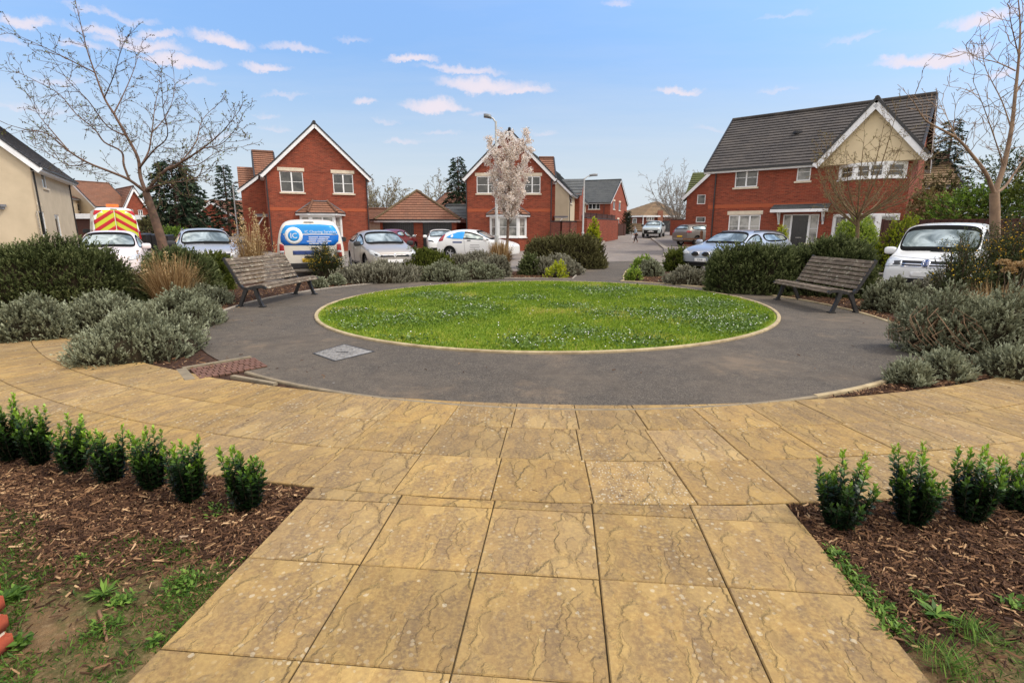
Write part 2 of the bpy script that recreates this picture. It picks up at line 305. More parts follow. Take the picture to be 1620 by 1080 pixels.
# ---- paving slabs
def slab_mat():
    t = NT('riven_paving'); uv = t.n('ShaderNodeUVMap').outputs[0]; r = t.attr('rnd'); r2 = t.attr('mould'); ob = t.coord('Object')
    off = t.n('ShaderNodeCombineXYZ'); t.l(t.math('MULTIPLY', r2, 7.3), off.inputs[2])
    va = t.n('ShaderNodeVectorMath', _operation='ADD'); t.l(uv, va.inputs[0]); t.l(off.outputs[0], va.inputs[1])
    fine = t.noise(ob, 55, 7, .68); mid = t.noise(ob, 7, 6, .62); big = t.noise(ob, 1.1, 4)
    wp = t.n('ShaderNodeVectorMath', _operation='MULTIPLY_ADD'); t.l(t.noise(va.outputs[0], 5.5, 6, .62, 0, 1), wp.inputs[0]); wp.inputs[1].default_value = (.17, .26, 0); t.l(va.outputs[0], wp.inputs[2])
    def flakes(scale, st, ang, off, lo):
        v = t.n('ShaderNodeTexVoronoi', Scale=scale, Randomness=1.0); t.l(t.mapping(wp.outputs[0], (st, 1, 1), (0, 0, ang), (off, off*.7, 0)), v.inputs['Vector'])
        e = t.n('ShaderNodeTexVoronoi', _feature='DISTANCE_TO_EDGE', Scale=scale, Randomness=1.0); t.l(t.mapping(wp.outputs[0], (st, 1, 1), (0, 0, ang), (off, off*.7, 0)), e.inputs['Vector'])
        sc = t.n('ShaderNodeSeparateColor', Color=v.outputs['Color']); on = t.math('GREATER_THAN', sc.outputs[0], lo)
        mr = t.n('ShaderNodeMapRange', _interpolation_type='SMOOTHSTEP'); t.l(e.outputs['Distance'], mr.inputs[0]); mr.inputs[1].default_value = .0; mr.inputs[2].default_value = .11
        return t.math('MULTIPLY', t.math('MULTIPLY', on, t.math('ADD', .45, sc.outputs[1])), mr.outputs[0]), on, e.outputs['Distance'], sc.outputs[2]
    h1_, on1, e1_, c1_ = flakes(1.9, 2.6, .30, 0, .50); h2_, on2, e2_, c2_ = flakes(4.0, 2.2, .36, 3.1, .66)
    slope = t.noise(t.mapping(wp.outputs[0], (6.5, 2.0, 1), (0, 0, .33)), 1.0, 6, .62)
    c = t.mix(t.ramp(mid, [(.36, 0), (.66, 1)]), (.335, .198, .055), (.225, .136, .049))
    c = t.mix(t.ramp(slope, [(.39, .75), (.53, 0)]), c, (.165, .105, .054))
    c = t.mix(t.ramp(fine, [(.42, 0), (.66, .6)]), c, (.47, .31, .088))
    c = t.mix(t.ramp(big, [(.42, 0), (.66, .4)]), c, (.215, .14, .066))
    c = t.mix(t.math('MULTIPLY', t.math('MULTIPLY', on1, t.math('ADD', .35, c1_)), .34), c, (.45, .292, .084)); c = t.mix(t.math('MULTIPLY', t.math('MULTIPLY', on2, c2_), .4), c, (.19, .12, .055))
    rim = t.math('MULTIPLY', t.math('MULTIPLY', on1, t.math('LESS_THAN', e1_, .03)), t.ramp(mid, [(.4, .9), (.62, .1)])); c = t.mix(t.math('MULTIPLY', rim, .28), c, (.13, .08, .032))  # flake edges darkened in the colour to suggest shade along the relief
    hv = t.n('ShaderNodeHueSaturation', Color=c); t.l(t.math('ADD', .88, t.math('MULTIPLY', r, .24)), hv.inputs['Value']); t.l(t.math('ADD', .88, t.math('MULTIPLY', r2, .1)), hv.inputs['Saturation'])
    c = hv.outputs[0]
    def spots(scale, th, pres):
        v = t.n('ShaderNodeTexVoronoi', Scale=scale); t.l(ob, v.inputs['Vector'])
        a = t.math('LESS_THAN', t.math('ADD', v.outputs['Distance'], t.math('MULTIPLY', t.math('SUBTRACT', fine, .5), .5)), th)
        sc = t.n('ShaderNodeSeparateColor', Color=v.outputs['Color'])
        return t.math('MULTIPLY', a, t.math('GREATER_THAN', sc.outputs[0], pres))
    patchy = t.ramp(t.noise(ob, 1.7, 5, .65), [(.47, 0), (.64, 1)])
    lich = t.math('MAXIMUM', t.math('MULTIPLY', spots(34, .30, .5), patchy), spots(15, .16, .80))
    c = t.mix(t.math('MULTIPLY', lich, .45), c, (.60, .53, .38))
    lich2 = t.math('MULTIPLY', spots(60, .30, .58), t.attr('lichen')); c = t.mix(t.math('MULTIPLY', lich2, .5), c, (.66, .62, .50))
    h = t.math('ADD', t.math('ADD', t.math('MULTIPLY', h1_, 1.0), t.math('MULTIPLY', h2_, .42)), t.math('ADD', t.math('MULTIPLY', fine, .20), t.math('MULTIPLY', slope, .55)))
    t.bump(h, .9, .0105)
    return t.done(c, .86, 0, .3)
m_slab = slab_mat()
class Slabs:
    def __init__(s): s.bm = bmesh.new(); s.uv = s.bm.loops.layers.uv.new('UVMap'); s.r = s.bm.verts.layers.float.new('rnd'); s.m = s.bm.verts.layers.float.new('mould'); s.lc = s.bm.verts.layers.float.new('lichen')
    def add(s, pts, uvs, z, lich=0, mould=None):
        c = Vector((sum(p[0] for p in pts) / len(pts), sum(p[1] for p in pts) / len(pts)))
        r, md = random.random(), (random.choice((0, .25, .5, .75)) if mould is None else mould); tx, ty, dz = random.gauss(0, .003), random.gauss(0, .003), random.gauss(0, .0012)
        def ring(ins, zz):
            o = []
            for p in pts:
                d = Vector((p[0] - c.x, p[1] - c.y)); L = d.length; q = c + d * (1 - ins / L)
                v = s.bm.verts.new((q.x, q.y, zz + dz + d.x * tx + d.y * ty)); v[s.r] = r; v[s.m] = md; v[s.lc] = lich; o.append(v)
            return o
        g = .0042
        a, b, d = ring(g, z - .03), ring(g, z - .005), ring(g + .006, z)
        n = len(pts)
        for lo, hi in ((a, b), (b, d)):
            for k in range(n):
                f = s.bm.faces.new((lo[k], lo[(k+1) % n], hi[(k+1) % n], hi[k]))
                for l, u in zip(f.loops, (uvs[k], uvs[(k+1) % n], uvs[(k+1) % n], uvs[k])): l[s.uv].uv = u
        f = s.bm.faces.new(d)
        for l, u in zip(f.loops, uvs): l[s.uv].uv = u
    def build(s, name, kind='structure'):
        bmesh.ops.recalc_face_normals(s.bm, faces=s.bm.faces[:])
        me = bpy.data.meshes.new(name); s.bm.to_mesh(me); s.bm.free(); return tag(link(name, me, None, m_slab), kind=kind)
S = Slabs(); da = .545 / 10.87
rows = [(B0 + .0, B1), (B1, B2), (B2, B3)]
for ri, (ra, rb) in enumerate(rows):
    k0 = -26 if True else 0
    for k in range(-26, 22):
        sh = .0145 + (.0015, -.001, .0005)[ri]
        a0, a1 = -.109 + sh + k * da, -.109 + sh + (k + 1) * da
        pts = [(BC.x + r * math.sin(a), BC.y - r * math.cos(a)) for r, a in ((rb, a0), (rb, (a0+a1)/2), (rb, a1), (ra, a1), (ra, (a0+a1)/2), (ra, a0))]
        S.add(pts, [(0,0),(.5,0),(1,0),(1,1),(.5,1),(0,1)], .022, 1.0 if (ri == 2 and k == 1) else 0)
S.build('curved_path')
PA = math.radians(-5.5); EX = Vector((math.cos(PA), math.sin(PA))); EY = Vector((-EX.y, EX.x)); PO = Vector((-.15, 2.02)); T = .535
S = Slabs(); us = [-1.075, -.54, -.005, .53, 1.065, 1.60]
def arc_v(u):                                     # how far up the path the curved row begins
    v = 0
    for _ in range(8):
        p = PO + EX * u + EY * v; v += ((BC - p).length - B3) * 1.0
    return v
for i in range(5):
    a, b = us[i], us[i+1]
    for k in range(-7, 1):
        q = [PO + EX * x + EY * y for x, y in ((a, k*T), (b, k*T), (b, k*T+T), (a, k*T+T))]
        S.add(q, [(0,0),(1,0),(1,1),(0,1)], .022, 0, .5 if random.random() < .75 else .25)
    m = (a + b) / 2; tops = [(x, arc_v(x) - .004) for x in (b, m, a)]
    if min(v for _, v in tops) > T + .02:
        q = [PO + EX * x + EY * y for x, y in [(a, T), (b, T)] + tops]
        S.add(q, [(0,0),(1,0),(1,.3),(.5,.3),(0,.3)], .022)
S.build('path')
sheet('path_bed', [tuple(PO + EX * x + EY * y) for x, y in ((us[0]-.0, -7*T), (us[5], -7*T), (us[5], 1.2), (us[0], 1.2))], .013, m_joint)
sheet('curved_path_bed', arc(BC, B3 + .002, -1.42, 1.02, 60) + arc(BC, B0 - .002, -1.42, 1.02, 60)[::-1], .012, m_joint)
# ---- kerb edging rings
def ring_kerb(name, path, w, z0, z1, mat, seg=.9, gap=.006):
    mb = MB(); P = [Vector(p) for p in path]; acc = 0; n = len(P)
    for i in range(n - 1):
        d = (P[i+1] - P[i]); L = d.length; d.normalize(); nn = Vector((-d.y, d.x)); g = 0
        acc += L
        if acc > seg: g = gap; acc = 0
        a, b = P[i], P[i+1] - d * g
        zr = gz(a.x, a.y); zq = gz(b.x, b.y); c = .008
        sec = lambda p, zz: [(p - nn*w/2).to_3d() + Vector((0,0,z0+zz)), (p - nn*w/2).to_3d() + Vector((0,0,z1-c+zz)), (p - nn*(w/2-c)).to_3d() + Vector((0,0,z1+zz)), (p + nn*(w/2-c)).to_3d() + Vector((0,0,z1+zz)), (p + nn*w/2).to_3d() + Vector((0,0,z1-c+zz)), (p + nn*w/2).to_3d() + Vector((0,0,z0+zz))]
        A_, B_ = sec(a, zr), sec(b, zq)
        mb.add(A_ + B_, [(k, k+1, k+7, k+6) for k in range(5)] + [(5,4,3,2,1,0), (6,7,8,9,10,11)])
    return tag(mb.build(name, mat), kind='structure')
# grass outline: surveyed points, smoothed as a circle with low harmonics
GP = [(503,497),(515,483),(560,470),(640,456),(760,449),(880,447),(1000,450),(1100,458),(1170,473),(1212,493),(1222,510),(1190,532),(1100,549),(1000,558),(880,562),(760,559),(640,547),(560,528),(520,512)]
gpts = [G(*p) for p in GP]; GCx, GCy = .70, 10.5
ph = np.array([math.atan2(p.x - GCx, -(p.y - GCy)) for p in gpts]); rr = np.array([math.hypot(p.x - GCx, p.y - GCy) for p in gpts])
Bm = np.stack([np.ones_like(ph), np.cos(ph), np.sin(ph), np.cos(2*ph), np.sin(2*ph)], 1); gco = np.linalg.lstsq(Bm, rr, rcond=None)[0]
def gr(a): return gco[0] + gco[1]*math.cos(a) + gco[2]*math.sin(a) + gco[3]*math.cos(2*a) + gco[4]*math.sin(2*a)
def gpt(a, s=1.0, off=0): r = gr(a) * s + off; return (GCx + r * math.sin(a), GCy - r * math.cos(a))
NA = 140
ring_kerb('lawn_edging', [gpt(2*PI*i/NA) for i in range(NA + 1)], .06, -.01, .035, m_edge, 10)
lawn_out = [gpt(2*PI*i/NA, 1, -.02) for i in range(NA)]
t = NT('lawn_soil'); co = t.coord('Object')
c = t.mix(t.ramp(t.noise(co, 1.1, 6, .6), [(.36, 0), (.66, 1)]), (.14, .22, .02), (.24, .27, .03)); c = t.mix(t.ramp(t.noise(co, 14, 5), [(.5, 0), (.75, .6)]), c, (.06, .085, .012))
t.bump(t.noise(co, 40, 5), .8, .03); sheet('lawn', lawn_out, .014, t.done(c, .95, 0, .2))
# edging along the back of the circle and up both sides of the path
ring_kerb('plaza_edging', parc(.36, aR, 60, .03) + right_side, .05, -.01, .03, m_edge)
ring_kerb('plaza_edging', parc(-1.35, aL, 60, .03) + left_side[::-1], .05, -.01, .03, m_kerb)
ring_kerb('plaza_edging', parc(-.56, .36, 34, .035), .045, -.01, .0235, m_lip)
# street: kerbed pavements up both sides
def gl(px): return [G(x, y) for x, y in px]
def kerbline(px):
    o = []
    for x, y in px:
        p = GT(x, y); o.append((p.x, p.y))
    return o
kl = kerbline([(952,408),(949,398),(949,389),(957,379),(971,373),(988,370),(1004,368.5)])
kr = kerbline([(1053,407),(1055,401),(1053,394),(1044,387),(1037,381.5),(1032,378)])
def dense(pl, n=8):
    o = []
    for a, b in zip(pl, pl[1:]): o += [(a[0] + (b[0]-a[0]) * i / n, a[1] + (b[1]-a[1]) * i / n) for i in range(n)]
    return o + [pl[-1]]
ring_kerb('kerb', dense(kl), .30, -.02, .10, m_kerb, 2)
ring_kerb('kerb', dense(kr), .30, -.02, .10, m_kerb, 2)
sheet('pavement', [(p[0] - .12, p[1]) for p in kl] + [(kl[-1][0], kl[-1][1] + 2), (kl[0][0] - .5, kl[-1][1] + 2), (kl[0][0] - 2.6, kl[0][1])], .085, m_pave, True, skirt=.12)
sheet('pavement', [(p[0] + .12, p[1]) for p in kr] + [(kr[-1][0] + 14, kr[-1][1] + 4), (kr[-1][0] + 14, kr[0][1] + 12), (kr[0][0] + 2.6, kr[0][1])], .085, m_pave, True, skirt=.12)
# ---- metal manhole cover and clay block patch in the tarmac
def ironplate():
    c = [G(494, 560), G(530, 572.5), G(594, 557), G(545, 545)]
    t = thing('manhole_cover', 'grey chequered metal access cover set in the dark tarmac', 'manhole cover', (sum((p for p in c), Vector()) / 4))
    o = t.location; q = [p - o for p in c]
    fr = MB(); n = len(q)
    inn = [p * .93 for p in q]
    up = Vector((0, 0, .012))
    fr.add([p + up for p in q] + [p + up for p in inn] + [p - up for p in q], [(k, (k+1) % 4, 4 + (k+1) % 4, 4 + k) for k in range(4)] + [(8 + k, 8 + (k+1) % 4, (k+1) % 4, k) for k in range(4)])
    fr.build('frame', m_iron2, t)
    pl = MB(); b4 = [p * .92 + Vector((0,0,.010)) for p in q]; pl.add(b4, [(0, 1, 2, 3)])
    e1, e2 = b4[1] - b4[0], b4[3] - b4[0]
    for i in range(15):
        for j in range(15):
            a = b4[0] + e1 * ((i + .5) / 15) + e2 * ((j + .5) / 15); ang = .8 if (i + j) % 2 else -.8
            dd = (e1.normalized() * math.cos(ang) + e2.normalized() * math.sin(ang)) * .023; nn = Vector((-dd.y, dd.x, 0)) * .32
            pl.add([a - dd, a + nn + Vector((0,0,.008)), a + dd, a - nn + Vector((0,0,.008))], [(0, 3, 1), (1, 3, 2)])
    pl.build('cover_plate', m_plate, t)
    h = MB(); h.box((-.07, -.02, .0105), (.07, .02, .015)); h.build('lifting_slot', m_iron2, t)
m_iron2 = M('dull_iron', (.05, .048, .045), (.09, .08, .07), 20, .6, .5, .5)
m_plate = M('galvanised_plate', (.36, .34, .31), (.15, .138, .122), 22, .65, .4, .15)
ironplate()
def blockpatch():
    c = [G(300, 586), G(316, 602), G(424, 581), G(397, 568)]
    e1, e2 = c[2] - c[1], c[0] - c[1]; o = c[1]
    m = M('clay_pavers', (.19, .095, .065), (.11, .058, .043), 25, .9, .3, bump=.5, bscale=60)
    mb = MB(); nx, ny = 11, 5
    for j in range(ny):
        for i in range(-1, nx):
            s0 = max(0, (i + (.5 if j % 2 else 0)) / nx); s1 = min(1, (i + 1 + (.5 if j % 2 else 0)) / nx)
            if s1 - s0 < .02: continue
            z = .021 + random.gauss(0, .002); g = .008
            q = [o + e1 * (s0 + g) + e2 * (j / ny + .012), o + e1 * (s1 - g) + e2 * (j / ny + .012), o + e1 * (s1 - g) + e2 * ((j + 1) / ny - .012), o + e1 * (s0 + g) + e2 * ((j + 1) / ny - .012)]
            mb.add([Vector((p.x, p.y, z)) for p in q] + [Vector((p.x, p.y, 0)) for p in q], [(0,1,2,3), (0,4,5,1), (1,5,6,2), (2,6,7,3), (3,7,4,0)])
    tag(mb.build('brick_paving', m), kind='structure')
    sheet('paving_joint', [(c[0] + (c[0]-c[2])*.0)[:2], c[1][:2], c[2][:2], c[3][:2]], .012, m_joint)
    k = MB(); 
    a, b = c[0] + Vector((-.09, .0, 0)), c[1] + Vector((-.075, -.03, 0))
    k.bar(a + Vector((0,0,-.001)), b + Vector((0,0,-.001)), .09, .05)
    k.bar(c[3] + Vector((-.02, .04, .002)), c[0] + Vector((-.1, .04, -.001)), .055, .05)
    k.bar(G(368, 597) + Vector((0,0,.004)), G(436, 609) + Vector((0,0,.001)), .05, .045)
    tag(k.build('paving_edging', m_lip), kind='structure')
blockpatch()
# ================================================================ HOUSES
def brick_mat(name, c1, c2, mort, stain=.35):
    t = NT(name); uv = t.n('ShaderNodeUVMap').outputs[0]; ob = t.coord('Object')
    b = t.n('ShaderNodeTexBrick', Scale=1.0, Color1=c1, Color2=c2, Mortar=mort); t.l(uv, b.inputs['Vector'])
    b.inputs['Mortar Size'].default_value = .007; b.inputs['Brick Width'].default_value = .225; b.inputs['Row Height'].default_value = .075; b.inputs['Bias'].default_value = -.1; b.inputs['Mortar Smooth'].default_value = .2
    n = t.noise(ob, 1.4, 5, .6); f = t.noise(t.mapping(uv, (2.2, 13.3, 1)), 1.0, 4, .65)
    c = t.mix(t.ramp(n, [(.38, 0), (.72, stain)]), b.outputs[0], (.11, .036, .026))
    c = t.mix(t.ramp(f, [(.44, 0), (.68, .4)]), c, (.42, .12, .06))
    t.bump(t.math('SUBTRACT', 1.0, b.outputs['Fac']), .5, .01)
    return t.done(c, .88, 0, .25)
m_brick = brick_mat('red_brick', (.255, .047, .023), (.13, .026, .015), (.27, .125, .082))
m_brick_band = M('soldier_course', (.40, .105, .045), (.30, .075, .038), 30, .9, .2)
m_brick_dark = brick_mat('dark_brick', (.14, .045, .032), (.10, .035, .028), (.15, .09, .075))
m_brick_tan = brick_mat('tan_brick', (.34, .19, .11), (.26, .13, .08), (.34, .25, .18))
m_cream = M('cream_render', (.53, .435, .305), (.465, .38, .265), 1.3, .9, .2, bump=.15, bscale=120, bdist=.003)
m_creamp = M('pale_cream_render', (.70, .575, .37), (.63, .51, .33), 1.3, .9, .2, bump=.15, bscale=120, bdist=.003)
m_white = M('white_upvc', (.80, .80, .79), (.72, .72, .71), 3, .35, .5)
m_soffit = M('white_board', (.78, .78, .78), (.66, .66, .67), 2, .5, .4)
m_black = M('black_plastic', (.014, .014, .016), (.028, .027, .028), 8, .42, .5)
m_stone = M('cast_stone', (.66, .57, .44), (.54, .46, .35), 5, .9, .3)
m_lead = M('lead_flashing', (.13, .135, .15), (.20, .205, .22), 4, .6, .5)
m_door = M('black_door', (.010, .010, .012), (.016, .016, .018), 5, .25, .6)
m_dark = M('dark_void', (.008, .008, .009), None, rough=.9, spec=.1)
def roof_mat(name, c1, c2, c3, tile=.33, row=.33):
    t = NT(name); uv = t.n('ShaderNodeUVMap').outputs[0]; ob = t.coord('Object')
    b = t.n('ShaderNodeTexBrick', Scale=1.0, Color1=c1, Color2=c2, Mortar=tuple(x * .35 for x in c1)); t.l(uv, b.inputs['Vector'])
    b.inputs['Mortar Size'].default_value = .010; b.inputs['Brick Width'].default_value = tile; b.inputs['Row Height'].default_value = row; b.offset = .5
    n = t.noise(ob, 1.1, 6, .65); c = t.mix(t.ramp(n, [(.40, 0), (.70, .7)]), b.outputs[0], c3)
    c = t.mix(t.ramp(t.noise(ob, 17, 4), [(.45, 0), (.8, .35)]), c, tuple(min(1, x * 1.7) for x in c1))
    return t.done(c, .85, 0, .3)
m_rgrey = roof_mat('grey_tiles', (.085, .077, .073), (.062, .056, .055), (.115, .10, .088))
m_rslate = roof_mat('slate_tiles', (.105, .112, .115), (.08, .086, .09), (.13, .135, .13), .25, .22)
m_rbrown = roof_mat('brown_tiles', (.27, .125, .075), (.20, .092, .058), (.17, .098, .068))
m_rmoss = roof_mat('mossy_tiles', (.085, .09, .035), (.07, .075, .04), (.10, .13, .03))
m_rtan = roof_mat('weathered_tiles', (.24, .155, .085), (.18, .115, .07), (.15, .115, .06))
def glass_mat(name, c1, c2):
    t = NT(name); ob = t.coord('Object'); n = t.noise(ob, 1.6, 3)
    g = t.n('ShaderNodeTexGradient'); c = t.mix(t.ramp(n, [(.42, 0), (.6, 1)]), c1, c2)
    return t.done(c, .06, 0, .7)
m_pane = glass_mat('window_glass', (.014, .016, .018), (.055, .055, .05))
m_blind = glass_mat('window_glass_blind', (.10, .10, .09), (.33, .32, .29))
def onplane(P, U, px, py):
    N = Vector((U.y, -U.x, 0)); r = Vector(ray(px, py)); t = N.dot(P - Vector((0, 0, CH))) / N.dot(r); q = Vector((0, 0, CH)) + r * t - P
    return q.dot(U), q.z
class House:
    def __init__(s, name, label, cat, P, U, group=None):
        s.P = Vector(P); s.U = Vector(U).normalized(); s.V = Vector((-s.U.y, s.U.x, 0)); s.t = thing(name, label, cat, s.P, 0, group)
        s.walls = {}
    def w(s, u, v, z): return s.U * u + s.V * v + Vector((0, 0, z))      # house coordinates: along the front, away from it, up
    def part(s, name, mb, mat, parent=None): return mb.build(name, mat, parent or s.t)
    def px(s, x, y, v=0, side=None):
        P, U = s.P + s.V * v, s.U
        return onplane(P, U, x, y)
    def panel(s, mb, a, b, z0, z1, holes=(), gable=None, rev=.09, mi=0):
        """wall from house point a=(u,v) to b, seen with a on the left; holes in metres along it; gable=(u, z) apex"""
        A_, B_ = s.w(a[0], a[1], 0), s.w(b[0], b[1], 0); d = B_ - A_; L = d.length; d.normalize(); N = Vector((d.y, -d.x, 0))
        us = sorted({0, L, *[h[0] for h in holes], *[h[2] for h in holes]}); zs = sorted({z0, z1, *[h[1] for h in holes], *[h[3] for h in holes]})
        Q = lambda u, z, k=0: A_ + d * u + Vector((0, 0, z)) - N * k
        for u0, u1 in zip(us, us[1:]):
            for q0, q1 in zip(zs, zs[1:]):
                um, zm = (u0 + u1) / 2, (q0 + q1) / 2
                if any(h[0] < um < h[2] and h[1] < zm < h[3] for h in holes): continue
                mb.add([Q(u0, q0), Q(u1, q0), Q(u1, q1), Q(u0, q1)], [(0,1,2,3)], mi, uvs=[[(u0,q0),(u1,q0),(u1,q1),(u0,q1)]])
        for x0, y0, x1, y1 in holes:
            for p, q in (((x0,y0),(x0,y1)), ((x0,y1),(x1,y1)), ((x1,y1),(x1,y0)), ((x1,y0),(x0,y0))):
                mb.add([Q(*p), Q(*q), Q(q[0], q[1], rev), Q(p[0], p[1], rev)], [(0,1,2,3)], mi, uvs=[[(p[0],p[1]),(q[0],q[1]),(q[0]+rev,q[1]),(p[0]+rev,p[1])]])
        if gable: mb.add([Q(0, z1), Q(L, z1), Q(*gable)], [(0,1,2)], mi, uvs=[[(0,z1),(L,z1),gable]])
        return A_, d, N
    def window(s, W, h, cols=2, bars=1, sill=True, lintel=None, pane=None, inset=.06, fw=.055, label=None):
        """W = (A, d, N) of the wall, h = hole; frame with mullions, a pane behind, stone sill and lintel"""
        A_, d, N = W; x0, y0, x1, y1 = h; U3 = Vector((0, 0, 1))
        Q = lambda u, z, k=0: A_ + d * u + U3 * z - N * k
        mb = MB(); k = inset; up = -N
        mb.bar(Q(x0+fw/2, y0, k), Q(x0+fw/2, y1, k), fw, .06, up=N); mb.bar(Q(x1-fw/2, y0, k), Q(x1-fw/2, y1, k), fw, .06, up=N)
        mb.bar(Q(x0+fw, y0+fw/2, k), Q(x1-fw, y0+fw/2, k), .06, fw); mb.bar(Q(x0+fw, y1-fw/2, k), Q(x1-fw, y1-fw/2, k), .06, fw)
        for c in range(1, cols):
            u = x0 + (x1 - x0) * c / cols; mb.bar(Q(u, y0+fw, k), Q(u, y1-fw, k), fw * 1.5, .056, up=N)
        for b in range(1, bars + 1):
            z = y0 + (y1 - y0) * b / (bars + 1)
            for c in range(cols):
                ua = x0 + (x1 - x0) * c / cols + fw * 1.0; ub = x0 + (x1 - x0) * (c + 1) / cols - fw * 1.0; mb.bar(Q(ua, z, k-.012), Q(ub, z, k-.012), .02, .026)
        f = s.part('window', mb, m_white)
        g = MB(); kk = k + .012
        g.add([Q(x0+.02,y0+.02,kk), Q(x1-.02,y0+.02,kk), Q(x1-.02,y1-.02,kk), Q(x0+.02,y1-.02,kk)], [(0,1,2,3)]); g.build('pane', pane or m_pane, f)
        if sill:
            m = MB(); m.bar(Q(x0-.08, y0-.055, -.02), Q(x1+.08, y0-.055, -.02), .12, .09); s.part('sill', m, m_stone)
        if lintel:
            m = MB(); m.bar(Q(x0-lintel, y1+.115, -.0), Q(x1+lintel, y1+.115, -.0), .03, .21); s.part('lintel', m, m_stone)
        return f
    def slope(s, mb, a, b, c, d, n=None, th=.048, mi=0):
        """tiled slope: eave a-b (left to right seen from outside), ridge d-c, in overlapping courses"""
        a, b, c, d = (Vector(p) for p in (a, b, c, d)); L = ((d - a).length + (c - b).length) / 2; n = n or max(4, int(L / .265)); nor = (b - a).cross(d - a).normalized(); W = (b - a).length
        for i in range(n):
            t0, t1 = i / n, (i + 1) / n
            p0, p1, q0, q1 = a.lerp(d, t0), b.lerp(c, t0), a.lerp(d, t1), b.lerp(c, t1); o = nor * th
            r0, r1 = p0 - nor * .01, p1 - nor * .01
            wl = (p1 - p0).length; uo = (W - wl) / 2; wl2 = (q1 - q0).length; uo2 = (W - wl2) / 2
            mb.add([p0 + o, p1 + o, q1 + nor * .004, q0 + nor * .004], [(0,1,2,3)], mi, uvs=[[(uo, i*.33), (uo + wl, i*.33), (uo2 + wl2, i*.33+.33), (uo2, i*.33+.33)]])
            mb.add([r0, r1, p1 + o, p0 + o], [(0,1,2,3)], mi, uvs=[[(uo, i*.33+.005), (uo + wl, i*.33+.005), (uo + wl, i*.33+.01), (uo, i*.33+.01)]])
            mb.add([r0, p0 + o, q0 + nor * .004], [(0,1,2)], mi); mb.add([r1, q1 + nor * .004, p1 + o], [(0,1,2)], mi)
    def gable_roof(s, u0, u1, v0, v1, ze, zr, mat, along='v', ov=.3, ovg=.25, barge=True, front_only=False, ridge_mat=None, gutter=True, bw=.22, name='roof'):
        """ridge runs along v (gable to the front) or along u; ze is where the slope meets the wall line"""
        mb = MB()
        if along == 'v':
            um = (u0 + u1) / 2; k = (zr - ze) / (um - u0); zo = ze - k * ov; a0, a1 = v0 - ovg, v1 + ovg
            s.slope(mb, s.w(u0-ov,a1,zo), s.w(u0-ov,a0,zo), s.w(um,a0,zr), s.w(um,a1,zr)); s.slope(mb, s.w(u1+ov,a0,zo), s.w(u1+ov,a1,zo), s.w(um,a1,zr), s.w(um,a0,zr))
            ends = [(s.w(u0-ov,a,zo), s.w(um,a,zr), s.w(u1+ov,a,zo)) for a in (a0, a1)]; eaves = [(s.w(u0-ov,a0,zo), s.w(u0-ov,a1,zo)), (s.w(u1+ov,a0,zo), s.w(u1+ov,a1,zo))]; rid = (s.w(um,a0,zr), s.w(um,a1,zr))
            sof = [((u0-ov, a0), (u0, a1)), ((u1, a0), (u1+ov, a1))]
        else:
            vm = (v0 + v1) / 2; k = (zr - ze) / (vm - v0); zo = ze - k * ov; a0, a1 = u0 - ovg, u1 + ovg
            s.slope(mb, s.w(a0,v0-ov,zo), s.w(a1,v0-ov,zo), s.w(a1,vm,zr), s.w(a0,vm,zr)); s.slope(mb, s.w(a1,v1+ov,zo), s.w(a0,v1+ov,zo), s.w(a0,vm,zr), s.w(a1,vm,zr))
            ends = [(s.w(a,v0-ov,zo), s.w(a,vm,zr), s.w(a,v1+ov,zo)) for a in (a0, a1)]; eaves = [(s.w(a0,v0-ov,zo), s.w(a1,v0-ov,zo)), (s.w(a0,v1+ov,zo), s.w(a1,v1+ov,zo))]; rid = (s.w(a0,vm,zr), s.w(a1,vm,zr))
            sof = [((a0, v0-ov), (a1, v0)), ((a0, v1), (a1, v1+ov))]
        s.zo = zo
        ro = s.part(name, mb, mat)
        rm = MB(); up = Vector((0, 0, .05)); rm.tube([rid[0] + up, rid[1] + up], .11, 8); s.part('ridge_tiles', rm, ridge_mat or mat)
        dn = Vector((0, 0, -bw / 2 - .03))
        for e in ends:
            for p, q in ((e[0], e[1]), (e[2], e[1])):
                vm_ = MB(); bm_ = MB(); dd = (q - p).normalized(); vm_.bar(p + Vector((0,0,.03)) - dd * .04, q + Vector((0,0,.03)) + dd * .03, .09, .09)
                bm_.bar(p + dn, q + dn, .04, bw)
                s.part('verge', vm_, m_black)
                if barge: s.part('bargeboard', bm_, m_soffit)
        for p, q in eaves:
            fb = MB(); gt = MB(); fb.bar(p + Vector((0,0,-.10)), q + Vector((0,0,-.10)), .03, .18)
            o = ((p + q) / 2 - (rid[0] + rid[1]) / 2); o.z = 0; o.normalize(); gt.bar(p + o * .075 + Vector((0,0,-.05)), q + o * .075 + Vector((0,0,-.05)), .11, .09)
            s.part('fascia', fb, m_soffit)
            if gutter: s.part('gutter', gt, m_black)
        for (x0, y0), (x1, y1) in sof:
            sm = MB(); sm.add([s.w(x0,y0,zo-.19), s.w(x1,y0,zo-.19), s.w(x1,y1,zo-.19), s.w(x0,y1,zo-.19)], [(0,1,2,3)])
            s.part('soffit', sm, m_soffit)
        return ro
    def pipe(s, u, v, z0, z1, mat=None, jog=None):
        mb = MB(); pts = [s.w(u, v, z0), s.w(u, v, z1 - .35)] + ([s.w(u + jog[0], v + jog[1], z1)] if jog else [s.w(u, v, z1)])
        mb.tube(pts, .037, 8); s.part('downpipe', mb, mat or m_black)
